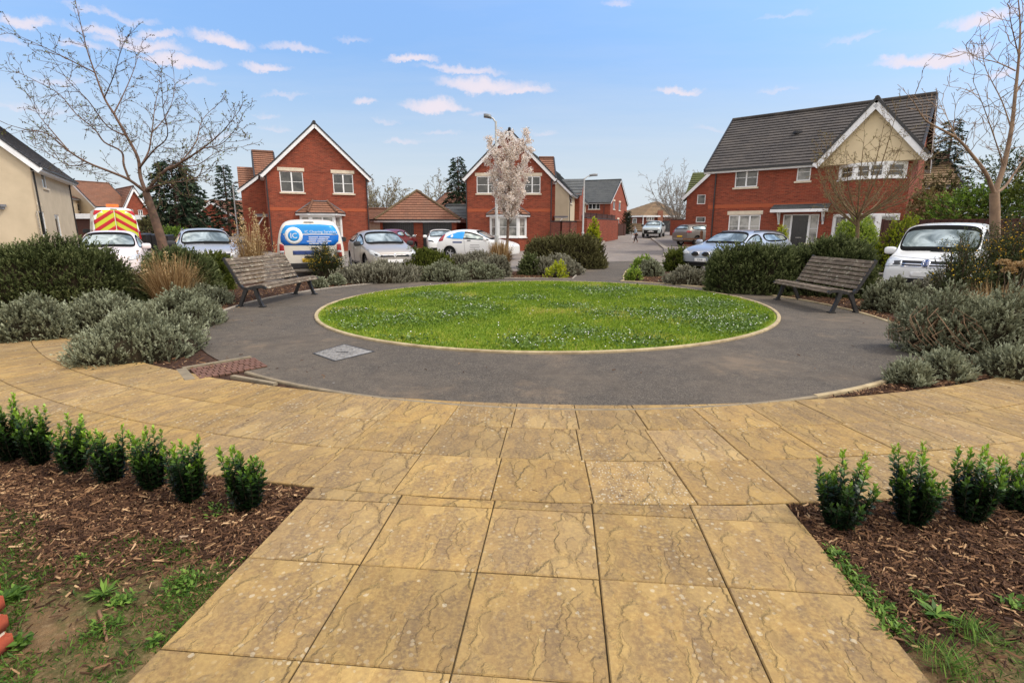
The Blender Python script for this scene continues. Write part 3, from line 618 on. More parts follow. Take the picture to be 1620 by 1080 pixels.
    def bay(s, u0, u1, z0, z1, dep, cant, roof_h, roof_mat, holes_z, brick=None, ov=.22, flat=False, sidecols=1, cols=2, pane=None):
        """canted bay: brick apron, glazed front and sides, little hipped roof"""
        a, b, c, d = (u0, 0), (u0 + cant, -dep), (u1 - cant, -dep), (u1, 0)
        wb = MB(); hz0, hz1 = holes_z
        for p, q in ((a, b), (b, c), (c, d)): s.panel(wb, p, q, z0, hz0)
        s.part('bay_wall', wb, brick or m_brick)
        W = MB()
        for p, q in ((a, b), (b, c), (c, d)):
            L = math.hypot(q[0]-p[0], q[1]-p[1]); wn = MB()
            A_, dd, N = s.panel(wn, p, q, hz0, hz1, [(.10, hz0 + .08, L - .10, hz1 - .1)])
            s.part('bay_frame', wn, m_white)
            s.window((A_, dd, N), (.10, hz0 + .08, L - .10, hz1 - .1), cols if p == b else sidecols, 1, False, None, pane or m_blind)
        sl_ = MB(); 
        for p, q in ((a, b), (b, c), (c, d)): sl_.bar(s.w(p[0], p[1] - .03, hz0 - .01), s.w(q[0], q[1] - .03, hz0 - .01), .14, .05)
        s.part('sill', sl_, m_white)
        if roof_h:
            o = ov; e = [s.w(u0 - o, .0, hz1 + .12), s.w(u0 + cant - o*.55, -dep - o, hz1 + .12), s.w(u1 - cant + o*.55, -dep - o, hz1 + .12), s.w(u1 + o, .0, hz1 + .12)]
            r0, r1 = s.w(u0 + (u1-u0)*.33, 0, hz1 + .12 + roof_h), s.w(u1 - (u1-u0)*.33, 0, hz1 + .12 + roof_h)
            rb = MB(); s.slope(rb, e[1], e[2], r1, r0, 5); s.slope(rb, e[0], e[1], r0, r0 + (r1 - r0) * .01, 5); s.slope(rb, e[2], e[3], r1, r1 - (r1-r0) * .01, 5)
            s.part('bay_roof', rb, roof_mat)
            for p, q in ((e[1], r0), (e[2], r1)): hp = MB(); hp.tube([p + Vector((0,0,.06)), q + Vector((0,0,.06))], .085, 7); s.part('hip_tiles', hp, roof_mat)
            ld = MB()
            for p, q in ((e[0], r0), (e[3], r1)): ld.bar(p + Vector((0,0,.05)), q + Vector((0,0,.05)), .16, .05)
            ld.bar(r0 + Vector((0,0,.03)), r1 + Vector((0,0,.03)), .2, .05)
            s.part('flashing', ld, m_lead)
            fb = MB(); gt = MB()
            for p, q in zip(e, e[1:]): fb.bar(p + Vector((0,0,-.08)), q + Vector((0,0,-.08)), .05, .14); gt.bar(p + Vector((0,0,-.0)) , q + Vector((0,0,-.0)), .15, .06)
            fb.add([p + Vector((0,0,-.14)) for p in e], [(3,2,1,0)])
            s.part('fascia', fb, m_soffit); s.part('gutter', gt, m_black)
def hpx(h, x0, y0, x1, y1, v=0):
    a = h.px(x0, (y0 + y1) / 2, v)[0]; b = h.px(x1, (y0 + y1) / 2, v)[0]; xm = (x0 + x1) / 2
    return (a, h.px(xm, y1, v)[1], b, h.px(xm, y0, v)[1])
# ---------------------------------------------------------------- the two gabled houses facing the green
def gabled(label, eL, eR, apex, wins, bayx, bayz, bayroof, right):
    Lp, Rp = G(eL[0], eL[1], 5.0), G(eR[0], eR[1], 5.0); P = Vector((Lp.x, Lp.y, gz(Lp.x, Lp.y) - .02)); U = Vector((Rp.x - Lp.x, Rp.y - Lp.y, 0)); W = U.length
    h = House('brick_house', label, 'house', P, U, 'gabled brick houses facing the green'); ze = 5.0 - P.z; zr = h.px(*apex)[1] - .12; D = 8.5
    m = MB(); holes = [hpx(h, *w) for w in wins]
    bx = [h.px(x, bayz[1], 0)[0] for x in bayx]
    dh = (bx[0] + .12, .3, bx[1] - .12, 2.2)
    F_ = h.panel(m, (0, 0), (W, 0), 0, ze, holes + [dh], (W / 2, zr - .02))
    h.panel(m, (W, 0), (W, D), 0, ze); h.panel(m, (0, D), (0, 0), 0, ze); h.panel(m, (W, D), (0, D), 0, ze, (), (W / 2, zr - .02))
    h.part('wall', m, m_brick)
    bd = MB(); A_, d, N = F_; z = 2.72
    bd.bar(A_ + d * .0 + Vector((0,0,z)) + N * .004, A_ + d * W + Vector((0,0,z)) + N * .004, .01, .2); h.part('string_course', bd, m_brick_band)
    h.gable_roof(0, W, 0, D, ze, zr, m_rbrown, 'v', .22, .22, ridge_mat=m_black)
    for w in holes: h.window(F_, w, 2, 1, True, .10)
    bz = [h.px(sum(bayx) / 2, y, -.7)[1] for y in bayz]
    h.bay(bx[0], bx[1], 0, 0, .7, .55, .75, m_rbrown, (bz[1], bz[0]))
    h.pipe(-.03 if right else .06, -.06, 0, ze - .15); h.pipe(W - .06, -.06, 0, ze - .15)
    # the cross block behind, its tiled slope showing beyond the gable
    s0, s1 = ((W - .6, W + .45) if right else (-.5, .8)); m = MB(); v0, v1 = 3.0, 8.0
    h.panel(m, (s0, v0), (s1, v0), 0, ze); h.panel(m, (s1, v0), (s1, v1), 0, ze); h.panel(m, (s0, v1), (s0, v0), 0, ze); h.part('rear_wall', m, m_brick)
    h.gable_roof(s0, s1, v0, v1, ze, ze + 1.75, m_rbrown, 'u', .25, .05, barge=False, name='rear_roof')
    h.ze, h.zr, h.W, h.D = ze, zr, W, D
    return h
h1 = gabled('gabled red brick house behind the cream van with the blue rear panel', (418,270), (580,277), (495,192), [(443,271,480,304), (527,275,559,306)], (477,543), (340,378), None, False)
h2 = gabled('red brick house with a steep white edged gable, behind the pink blossom tree', (738,277), (874,277), (803,203), [(754,279,791,306), (829,279,855,306)], (775,833), (342,376), None, True)
# left wing of the first house: low gable with half its barge showing, tiled slope behind
def wing(h):
    a = h.px(383, 320, 2.5)[0]; ze = h.px(383, 300, 2.5)[1]; zt = h.px(400, 270, 3.8)[1]; m = MB()
    h.panel(m, (a, 2.5), (a + 3.4, 2.5), 0, ze, (), (1.7, ze + 1.35)); h.panel(m, (a, 8), (a, 2.5), 0, ze); h.part('wing_wall', m, m_brick)
    r = MB(); h.slope(r, h.w(a - .12, 2.7, ze - .1), h.w(a + 3.0, 2.7, ze - .1), h.w(a + 3.0, 5.2, zt + .35), h.w(a - .12, 5.2, zt + .35)); h.part('wing_roof', r, m_rbrown)
    b = MB(); b.bar(h.w(a - .2, 2.4, ze - .16), h.w(a + 1.7, 2.4, ze + 1.3), .05, .2); h.part('bargeboard', b, m_soffit)
    v = MB(); v.bar(h.w(a - .2, 2.4, ze - .02), h.w(a + 1.7, 2.4, ze + 1.44), .1, .07); h.part('verge', v, m_black)
    c = MB(); z = h.px(410, 340, 2.0)[1]; u = h.px(402, 340, 2.0)[0]; c.bar(h.w(u, 1.9, z), h.w(u + 1.3, 1.9, z), .7, .1)
    h.part('porch_canopy', c, m_lead); c = MB(); c.bar(h.w(u + .15, 1.8, z - .7), h.w(u + .6, 1.8, z - .06), .07, .07); c.bar(h.w(u + .1, 1.8, z - .09), h.w(u + 1.3, 1.8, z - .09), .07, .06); h.part('bracket', c, m_white)
wing(h1)
def porch2(h):
    z = h.px(885, 343, 3)[1]; c = MB(); c.bar(h.w(h.W + .35, 2.6, z), h.w(h.W + 1.35, 2.6, z), .8, .1); h.part('porch_canopy', c, m_lead)
    c = MB(); c.bar(h.w(h.W + .45, 2.3, z - .65), h.w(h.W + 1.0, 2.3, z - .06), .06, .06); c.bar(h.w(h.W + .4, 2.3, z - .08), h.w(h.W + 1.3, 2.3, z - .08), .06, .05); h.part('bracket', c, m_white)
porch2(h2)
# ---------------------------------------------------------------- double garage with a hipped roof
def garage():
    Y = 39.5; l, r = A(601, 350, Y), A(722, 350, Y); P = Vector((l.x, Y, gz(0, Y) - .02)); W = r.x - l.x; h = House('double_garage', 'brick double garage with black doors under a hipped brown roof', 'garage', P, (1, 0, 0))
    ze = A(660, 349, Y).z - P.z + .06; m = MB(); D = 6.2
    dl = [hpx(h, 606, 351, 655, 392), hpx(h, 669, 351, 715, 392)]; dl = [(a, .02, c, min(d, ze - .12)) for a, b, c, d in dl]
    F_ = h.panel(m, (0, 0), (W, 0), 0, ze, dl, rev=.18); h.panel(m, (W, 0), (W, D), 0, ze); h.panel(m, (0, D), (0, 0), 0, ze); h.part('wall', m, m_brick)
    for a, b, c, d in dl:
        g = MB(); g.add([h.w(a, .15, b), h.w(c, .15, b), h.w(c, .15, d), h.w(a, .15, d)], [(0,1,2,3)]); n = 16
        for k in range(n + 1): u = a + (c - a) * k / n; g.bar(h.w(u, .14, b), h.w(u, .14, d), .03, .02, up=(0, 1, 0))
        o = h.part('garage_door', g, m_black); k = MB(); k.box((0,0,0), (.12, .03, .05)); ko = k.build('handle', m_white, o); ko.location = h.w((a + c) / 2, .10, 1.0)
    o = .32; zr = A(660, 303, Y + 3.2).z - P.z; e = [h.w(-o, -o, ze), h.w(W + o, -o, ze), h.w(W + o, D + o, ze), h.w(-o, D + o, ze)]; um = h.px(660, 320, 2.9)[0]; r0, r1 = h.w(um, 2.9, zr), h.w(um, D - 1.4, zr)
    rb = MB(); e1 = Vector((.01, 0, 0)); h.slope(rb, e[0], e[1], r0 + e1, r0 - e1, 12); h.slope(rb, e[1], e[2], r1, r0, 12); h.slope(rb, e[3], e[0], r0, r1, 12); h.part('roof', rb, m_rbrown)
    hp = MB()
    for p in (e[0], e[1]): hp.tube([p + Vector((0,0,.04)), r0 + Vector((0,0,.06))], .1, 7)
    hp.tube([r0 + Vector((0,0,.06)), r1 + Vector((0,0,.06))], .1, 7); h.part('hip_tiles', hp, m_rtan)
    fb = MB(); fb.bar(e[0] + Vector((0,0,-.10)), e[1] + Vector((0,0,-.10)), .03, .18); fb.bar(e[0] + Vector((0,0,-.10)), e[3] + Vector((0,0,-.10)), .03, .18); fb.bar(e[1] + Vector((0,0,-.10)), e[2] + Vector((0,0,-.10)), .03, .18); fb.add([p + Vector((0,0,-.18)) for p in e], [(3,2,1,0)]); h.part('fascia', fb, m_soffit)
    gt = MB(); gt.bar(e[0] + Vector((0,-.06,-.02)), e[1] + Vector((0,-.06,-.02)), .11, .08); h.part('gutter', gt, m_black)
garage()
# ---------------------------------------------------------------- the big house on the right
def right_house():
    Lp = G(1125, 263, 5.0); P = Vector((Lp.x, Lp.y, 0)); an = math.radians(-41); U = Vector((math.cos(an), math.sin(an), 0))
    h = House('brick_house', 'large red brick house with a grey tiled roof and a cream front gable', 'house', P, U); D, ze = 7.2, 5.0; W = h.px(1484, 146, D/2)[0] - .27; print('RH W', W, h.px(1147,193,D/2), h.px(1462,240))
    g0, g1 = h.px(1303, 260)[0], h.px(1462, 240)[0]
    ups = [hpx(h, 1163, 266, 1199, 296), hpx(h, 1261, 258, 1283, 286)]; lo = hpx(h, 1152, 340, 1202, 376)
    dr = hpx(h, 1237, 339, 1294, 388); dr = (dr[0], .04, dr[2], dr[3])
    m = MB(); gb = .02
    F_ = h.panel(m, (0, 0), (g0 + .1, 0), -.25, ze, ups + [lo, dr]); h.panel(m, (g0 + .1, 0), (W, 0), -.25, 4.55)
    h.panel(m, (W, 0), (W, D), -.25, ze, (), (D / 2, h.px(1147, 193, D / 2)[1] - .12)); h.panel(m, (0, D), (0, 0), -.25, ze, (), (D / 2, h.px(1147, 193, D / 2)[1] - .12)); h.panel(m, (W, D), (0, D), -.25, ze); h.part('wall', m, m_brick)
    zr = h.px(1147, 193, D / 2)[1]
    h.gable_roof(0, W, 0, D, ze, zr, m_rgrey, 'u', .3, .25, ridge_mat=m_rgrey)
    # front gable over the two storey bay
    gm = (g0 + g1) / 2; za = h.px(1393, 158, -.45)[1]; zf = ze - .44; gv = -.45; dv = D / 2 * (za - ze) / (zr - ze)
    c = MB(); A_, d, N = h.panel(c, (g0, gv), (g1, gv), zf, ze + .02, (), (gm - g0, za - .05)); h.panel(c, (g0, 0), (g0, gv), zf, ze); h.panel(c, (g1, gv), (g1, 0), zf, ze)
    c.add([h.w(g0, gv, zf), h.w(g1, gv, zf), h.w(g1, .0, zf), h.w(g0, .0, zf)], [(3,2,1,0)]); h.part('gable_wall', c, m_creamp)
    k = (za - ze) / (gm - g0); ov = .25; zo = ze - k * ov
    r = MB(); h.slope(r, h.w(g0-ov, dv, zo + .0), h.w(g0-ov, gv-.25, zo), h.w(gm, gv-.25, za), h.w(gm, dv + .4, za)); h.slope(r, h.w(g1+ov, gv-.25, zo), h.w(g1+ov, dv, zo), h.w(gm, dv + .4, za), h.w(gm, gv-.25, za)); h.part('gable_roof', r, m_rgrey)
    dn = Vector((0, 0, -.19))
    for u in (g0 - ov, g1 + ov):
        b, v = MB(), MB(); p, q = h.w(u, gv - .27, zo), h.w(gm, gv - .27, za); b.bar(p + dn, q + dn, .05, .3); v.bar(p + Vector((0,0,.02)), q + Vector((0,0,.06)), .12, .12); h.part('bargeboard', b, m_soffit); h.part('verge', v, m_black)
    v = MB(); v.tube([h.w(gm, gv - .3, za + .07), h.w(gm, dv, za + .07)], .1, 7); h.part('ridge_tiles', v, m_rgrey)
    bd = MB(); z = 2.72; bd.bar(F_[0] + Vector((0,0,z)) + F_[2] * .004, F_[0] + F_[1] * (g0 - .1) + Vector((0,0,z)) + F_[2] * .004, .01, .2); h.part('string_course', bd, m_brick_band)
    h.window(F_, ups[0], 2, 1, True, None); h.window(F_, ups[1], 1, 1, True, None, m_blind); h.window(F_, lo, 3, 1, True, .10, m_blind)
    # door with sidelights
    x0, z0, x1, z1 = dr; A_, d, N = F_; Q = lambda u, z, k=0: A_ + d * u + Vector((0,0,z)) - N * k
    a, bb = h.px(1252, 358)[0], h.px(1278, 358)[0]
    for p, q in ((x0, a - .03), (bb + .03, x1)): h.window(F_, (p, .75, q, z1), 1, 1, True, None, m_blind); 
    for p, q in ((x0, a - .03), (bb + .03, x1)):
        mm = MB(); mm.box((0,0,0), (1,1,1)); mm = MB(); mm.add([Q(p, z0, .05), Q(q, z0, .05), Q(q, .75, .05), Q(p, .75, .05)], [(0,1,2,3)]); h.part('door_panel', mm, m_white)
    dm = MB(); dm.bar(Q(a, (z0+z1)/2, .06), Q(bb, (z0+z1)/2, .06), .05, z1 - z0)
    for i in (0, 1):
        for j in (0, 1): uu = a + (bb - a) * (.12 + .43 * i); dm.bar(Q(uu, .35 + j * .95 + .3, .03), Q(uu + (bb - a) * .33, .35 + j * .95 + .3, .03), .03, .6)
    do = h.part('door', dm, m_door); kk = MB(); kk.bar(Q((a+bb)/2 - .14, 1.02, .02), Q((a+bb)/2 + .14, 1.02, .02), .03, .05); kk.build('letterbox', m_plate, do)
    fm = MB(); fm.bar(Q(a - .02, z0, .04), Q(a - .02, z1, .04), .06, .06, up=N); fm.bar(Q(bb + .02, z0, .04), Q(bb + .02, z1, .04), .06, .06, up=N); fm.bar(Q(a - .05, z1 - .02, .04), Q(bb + .05, z1 - .02, .04), .06, .06); h.part('door_frame', fm, m_white)
    c0, c1 = h.px(1221, 328, -.5)[0], h.px(1312, 328, -.5)[0]; zc = h.px(1265, 330, -.5)[1]
    cm = MB(); h.slope(cm, h.w(c0, -.75, zc - .02), h.w(c1, -.75, zc - .02), h.w(c1, -.02, zc + .24), h.w(c0, -.02, zc + .24), 3); h.part('porch_canopy', cm, m_rslate)
    cm = MB(); cm.bar(h.w(c0, -.74, zc - .1), h.w(c1, -.74, zc - .1), .04, .15); cm.bar(h.w(c0 + .02, -.72, zc - .1), h.w(c0 + .02, 0, zc - .1), .04, .15); cm.add([h.w(c0, -.74, zc - .17), h.w(c1, -.74, zc - .17), h.w(c1, 0, zc - .17), h.w(c0, 0, zc - .17)], [(3,2,1,0)]); h.part('fascia', cm, m_soffit)
    for u in (c0 + .3, c1 - .3): bk = MB(); bk.bar(h.w(u, -.02, zc - .75), h.w(u, -.45, zc - .2), .06, .08); bk.bar(h.w(u, -.05, zc - .8), h.w(u, -.05, zc - .18), .06, .08); h.part('bracket', bk, m_white)
    # two storey canted bay
    b0, b1 = h.px(1328, 265, -.0)[0], h.px(1436, 265, 0)[0]; zu = (h.px(1365, 283, -.6)[1], zf); zl = (h.px(1360, 378, -.6)[1], h.px(1360, 338, -.6)[1])
    h.bay(b0, b1, -.25, 0, .62, .75, 0, None, zl); h.bay(b0, b1, zl[1], 0, .62, .75, 0, None, zu, pane=m_pane)
    h.pipe(.35, -.06, 0, ze - .25)
    lm = MB(); q = Q(h.px(1302, 345)[0], 1.95, -.08); lm.box(tuple(q + Vector((-.06,-.06,-.1))), tuple(q + Vector((.06,.06,.12)))); h.part('wall_lamp', lm, m_lead)
    av = MB(); p = h.w(3.9, 1.9, ze + (zr - ze) * 1.9 / (D/2)); av.box(tuple(p + Vector((-.18,-.15,.0))), tuple(p + Vector((.18,.15,.12)))); h.part('roof_vent', av, m_black)
right_house()
# ---------------------------------------------------------------- cream house at the left edge
def left_house():
    C = G(45, 251, 5.0); E = G(106, 278.5, 5.0); d = Vector((E.x - C.x, E.y - C.y, 0)); L = d.length; d.normalize(); U = Vector((d.y, -d.x, 0)); GW = 6.4
    P = Vector((C.x, C.y, 0)) - U * GW; h = House('cream_house', 'cream rendered house at the left edge with narrow slit windows', 'house', P, U); ze = 5.0
    m = MB(); zr = 8.1; S_ = h.P + U * GW; n = d
    def sp(x, y): u, z = onplane(S_, d, x, y); return u, z
    slits = [(66, 73, 271, 297), (64, 73, 335, 373), (89, 96, 340, 374)]; hs = []
    for x0, x1, y0, y1 in slits: a, b = sp(x0, (y0+y1)/2)[0], sp(x1, (y0+y1)/2)[0]; hs.append((a, sp((x0+x1)/2, y1)[1], b, sp((x0+x1)/2, y0)[1]))
    h.panel(m, (0, 0), (GW, 0), 0, ze, (), (GW / 2, zr)); Wl = h.panel(m, (GW, 0), (GW, L), 0, ze, hs); h.panel(m, (GW, L), (0, L), 0, ze, (), (GW/2, zr)); h.panel(m, (0, L), (0, 0), 0, ze); h.part('wall', m, m_cream)
    for q in hs: h.window(Wl, q, 1, 0, True, None)
    h.gable_roof(0, GW, 0, L, ze, zr, m_rgrey, 'v', .42, .2, bw=.3)
    h.pipe(GW + .05, .25, 0, ze - .15, jog=(.35, 0)); h.pipe(GW + .05, L - .1, 0, ze - .15, jog=(.35, 0))
    for x, y in ((58.5, 322), (65, 324)): v = MB(); u, z = sp(x, y); p = Wl[0] + d * u + Vector((0,0,z)); v.bar(p + Wl[2] * .01 - d * .07, p + Wl[2] * .01 + d * .07, .03, .14); h.part('air_vent', v, m_stone)
    u, z = h.px(3, 328); lm = MB(); p = h.w(u, -.15, z); lm.box(tuple(p + Vector((-.5,-.16,.02))), tuple(p + Vector((.16,.14,.14)))); lm.box(tuple(p + Vector((-.45,-.08,-.1))), tuple(p + Vector((.1,.1,.02)))); h.part('wall_lamp', lm, m_lead)
left_house()
# ---------------------------------------------------------------- houses farther off
def far_gz(p): return gz(p.x, p.y)
def block(name, label, a, b, D, ze, zr, wall, roof, along='u', wins=(), **kw):
    """a plain house between two surveyed front corners"""
    a, b = Vector(a), Vector(b); P = Vector((a.x, a.y, min(gz(a.x, a.y), gz(b.x, b.y)) - .3)); U = Vector((b.x - a.x, b.y - a.y, 0)); W = U.length; h = House(name, label, 'house', P, U); z0 = P.z
    ze, zr = ze - z0, zr - z0; m = MB(); holes = [hpx(h, *w[:4]) for w in wins]
    if along == 'u':
        F_ = h.panel(m, (0,0), (W,0), 0, ze, holes); h.panel(m, (W,D), (0,D), 0, ze); h.panel(m, (W,0), (W,D), 0, ze, (), (D/2, zr)); h.panel(m, (0,D), (0,0), 0, ze, (), (D/2, zr))
    else:
        F_ = h.panel(m, (0,0), (W,0), 0, ze, holes, (W/2, zr)); h.panel(m, (W,D), (0,D), 0, ze, (), (W/2, zr)); h.panel(m, (W,0), (W,D), 0, ze); h.panel(m, (0,D), (0,0), 0, ze)
    h.part('wall', m, wall); h.gable_roof(0, W, 0, D, ze, zr, roof, along, kw.get('ov', .25), kw.get('ovg', .2), bw=kw.get('bw', .25))
    for hh, w in zip(holes, wins): h.window(F_, hh, w[4] if len(w) > 4 else 2, 1, True, None)
    h.ze, h.zr, h.W, h.D, h.F = ze, zr, W, D, F_
    return h
b1 = block('terrace_house', 'cream rendered terraced house with a brown roof beside the tall cream wall', G(96,309,5.4), G(160,320,5.4), 7.5, 5.4, G(97,279,5.4).y and A(128,283,62).z, m_cream, m_rbrown, 'u', [(123,323,130,334), (138,323,143,334,1)])
Yg = 78; gl_ = G(199, 327, 5.2)
b2 = block('brick_house', 'distant brown roofed house whose small red gable shows just right of the chevrons', A(196,327,72), A(233,326,74), 9, A(199,326,72).z, A(214,295,73).z, m_brick, m_rbrown, 'v', [(219,332,226,344,2), (207,331,211,340,1)], bw=.35)
b2b = block('brick_house', 'brown roofed house beyond the terrace, left of the red gable', A(150,323,70), A(205,327,74), 8, A(180,325,72).z, A(180,291,76).z, m_cream, m_rbrown, 'u')
hc = block('brick_house', 'low red brick house with a broad front gable beyond the silver estate car', A(302,343,80), A(372,343,80), 10, A(330,343,80).z, A(336,317,80).z, m_brick, m_rbrown, 'v', [(310,344,318,355,1), (323,343,334,355,2), (352,344,360,355,1)], bw=.4)
def hc_wing(h):
    m = MB(); a = h.px(289, 350, 1.5)[0]; h.panel(m, (a, 1.5), (h.W + 4, 1.5), 0, h.ze - .1); h.part('wing_wall', m, m_brick)
    r = MB(); zt = h.px(330, 317, 6)[1]; h.slope(r, h.w(a - .4, 1.2, h.ze - .15), h.w(h.W + 4, 1.2, h.ze - .15), h.w(h.W + 4, 6, zt), h.w(a + .3, 6, zt)); h.part('wing_roof', r, m_rbrown)
    f = MB(); f.bar(h.w(a - .4, 1.2, h.ze - .3), h.w(h.W + 4, 1.2, h.ze - .3), .05, .25); h.part('fascia', f, m_soffit)
hc_wing(hc)
gb = block('brick_house', 'house behind the garage with a wide brown tiled roof and small red gable', A(672,337,52), A(724,337,50), 7, A(690,337,52).z, A(700,306,54).z, m_brick, m_rbrown, 'u')
gb2 = block('slate_outbuilding', 'low grey slate roofed outbuilding between the garage and the blossom tree house', A(706,345,44), A(740,345,44), 4, A(720,344,44).z, A(720,325,45).z, m_brick, m_rslate, 'u')
gb3 = block('garden_shed', 'small brown roofed shed between the first gabled house and the garage', A(578,346,43), A(604,346,43), 3.5, A(590,345,43).z, A(590,331,44).z, m_stone, m_rbrown, 'u')
# terrace up the street: cream gable end, front receding
def street_terrace():
    c = G(900.5, 301, 5.0); e = G(927, 318, 5.0); d = Vector((e.x - c.x, e.y - c.y, 0)); L = d.length; d.normalize(); U = Vector((d.y, -d.x, 0)); GW = 7.0
    h = House('terrace_house', 'cream and red terraced house with a slate roof at the street lamp', 'house', Vector((c.x, c.y, gz(c.x, c.y) - .1)) - U * GW, U); ze = 5.0 - h.P.z; zr = ze + 3.3
    m = MB(); h.panel(m, (0,0), (GW,0), 0, ze, (), (GW/2, zr)); S_ = h.P + U * GW
    def sp(x, y): return onplane(S_, d, x, y)
    cut = sp(909, 330)[0], sp(917, 330)[0]; hw = []
    for x0, x1, y0, y1 in ((901.5, 905.5, 305, 322),): a, b = sp(x0, 314)[0], sp(x1, 314)[0]; hw.append((a, sp(903, y1)[1], b, sp(903, y0)[1]))
    W1 = h.panel(m, (GW,0), (GW,cut[0]), 0, ze, hw); h.panel(m, (GW,cut[1]), (GW,L), 0, ze); h.panel(m, (GW,L), (0,L), 0, ze); h.panel(m, (0,L), (0,0), 0, ze); h.part('wall', m, m_cream)
    b = MB(); h.panel(b, (GW + .5, cut[0]), (GW + .5, cut[1]), 0, ze, (), ((cut[1]-cut[0])/2, ze + 1.7)); h.panel(b, (GW, cut[0]), (GW + .5, cut[0]), 0, ze); h.part('brick_bay', b, m_brick)
    h.gable_roof(0, GW, 0, L, ze, zr, m_rslate, 'v', .3, .2); um = (cut[0]+cut[1])/2
    r = MB(); h.slope(r, h.w(GW+.7, cut[0]-.2, ze-.2), h.w(GW+.7, cut[0]-.19, ze-.2), h.w(GW+.7, um, ze+1.75), h.w(GW-2, um, ze+1.75), 6); h.slope(r, h.w(GW-1.2, cut[0]-.2, ze-.2), h.w(GW+.7, cut[0]-.2, ze-.2), h.w(GW+.7, um, ze+1.75), h.w(GW-1.2, um, ze+1.75), 6); h.part('gablet_roof', r, m_rslate)
    for q in hw: h.window(W1, q, 1, 1, True)
    h.pipe(GW + .06, .3, 0, ze - .2); h.pipe(GW + .06, L * .9, 0, ze - .2)
    c = MB(); zc = sp(917, 342)[1]; uu = sp(914, 342)[0]; c.bar(h.w(GW + .5, uu, zc), h.w(GW + 1.3, uu, zc), 1.6, .12); h.part('porch_canopy', c, m_lead)
street_terrace()
def grey_house():
    c = G(966, 318, 5.3); e = G(992, 323, 5.3); d = Vector((e.x - c.x, e.y - c.y, 0)); D = d.length; d.normalize(); U = Vector((d.y, -d.x, 0)); W = 8.5
    h = House('brick_house', 'red brick house with slate grey roof and side gable at the street bend', 'house', Vector((c.x, c.y, .3)) - U * W, U); ze = 5.3 - .3
    m = MB(); win = hpx(h, 931, 319, 949, 331); F_ = h.panel(m, (0,0), (W,0), 0, ze, [win]); S_ = h.P + U * W; zr = onplane(S_, d, 980, 284)[1]
    def sp(x, y): return onplane(S_, d, x, y)
    sl = []
    for x0, x1, y0, y1 in ((970, 973, 318, 331), (979, 982, 320, 333), (977.5, 980.5, 347, 358)): a, b = sp(x0, 325)[0], sp(x1, 325)[0]; sl.append((a, sp(x0, y1)[1], b, sp(x0, y0)[1]))
    Wl = h.panel(m, (W,0), (W,D), 0, ze, sl, (D/2, zr)); h.panel(m, (0,D), (0,0), 0, ze, (), (D/2, zr)); h.panel(m, (W,D), (0,D), 0, ze); h.part('wall', m, m_brick)
    h.gable_roof(0, W, 0, D, ze, zr, m_rslate, 'u', .3, .15, bw=.18); h.window(F_, win, 3, 0, True)
    for q in sl: h.window(Wl, q, 1, 0, True, .05)
    h.pipe(W - .9, -.07, 0, ze - .2)
grey_house()
def hip_house():
    Y = 108; a, b = A(1018, 341, Y), A(1078, 338, Y); h = House('brick_house', 'dark brick house with a hipped brown roof at the far end of the street', 'house', Vector((a.x, Y, .3)), (1, .12, 0)); W = b.x - a.x; ze = a.z - .3; D = 12
    m = MB(); w = hpx(h, 1023, 343, 1035, 349); F_ = h.panel(m, (0,0), (W,0), -.5, ze, [w]); h.part('wall', m, m_brick_dark)
    lw = MB(); q = h.px(995, 341, 0)[0]; fl = [(k, ze - 2.1, k + 1.1, ze - .5) for k in (.9, 3.1, 5.3)]; Wl = h.panel(lw, (q, 5), (0, 0), -.5, ze, [f for f in fl if f[2] < math.hypot(q, 5)]); h.part('side_wall', lw, m_brick_dark)
    for f in fl:
        if f[2] < math.hypot(q, 5): h.window(Wl, f, 1, 0, False, None, m_blind, fw=.12)
    h.window(F_, w, 3, 0, True, None, m_pane, fw=.1)
    zr = h.px(1036, 319, 5)[1]; e = [h.w(q - .6, 5, ze), h.w(-.3, -.6, ze), h.w(W + .6, -.6, ze), h.w(W + .6, 10, ze), h.w(q - .6, 12, ze)]; r0 = h.w(h.px(1036, 319, 5)[0], 5, zr); r1 = r0 + h.U * .8
    r = MB(); h.slope(r, e[0], e[1], r0, r0 - h.U * .02, 10); h.slope(r, e[1], e[2], r1, r0, 10); h.slope(r, e[2], e[3], r1 + h.U * .02, r1, 10); h.slope(r, e[4], e[0], r0, r0 + h.V * .1, 10); h.part('roof', r, m_rtan)
    f = MB(); f.bar(e[0] + Vector((0,0,-.15)), e[1] + Vector((0,0,-.15)), .1, .3); f.bar(e[1] + Vector((0,0,-.15)), e[2] + Vector((0,0,-.15)), .1, .3); h.part('fascia', f, m_soffit)
    dp = MB(); dp.tube([h.w(-.1, -.2, -.4), h.w(-.1, -.2, ze)], .1, 6); h.part('downpipe', dp, m_white)
    c = MB(); u = h.px(1043, 345)[0]; c.bar(h.w(u, -.35, -.5), h.w(u, -.35, ze + 1.0), 1.0, .6, up=(0, 1, 0)); h.part('chimney_breast', c, m_brick)
    dr = MB(); u0, u1 = h.px(1048, 350)[0], h.px(1064, 350)[0]; dr.bar(h.w(u0, -.08, 1.2), h.w(u1, -.08, 1.2), .1, 3.0); h.part('garage_door', dr, m_black)
    p = MB(); z = h.px(1005, 358, -1)[1]; h.slope(p, h.w(q - .4, 3.4, z - .9), h.w(-.4, -1.6, z - .9), h.w(-.1, .1, z + .6), h.w(q, 5.1, z + .6), 4); h.part('porch_roof', p, m_rtan)
hip_house()
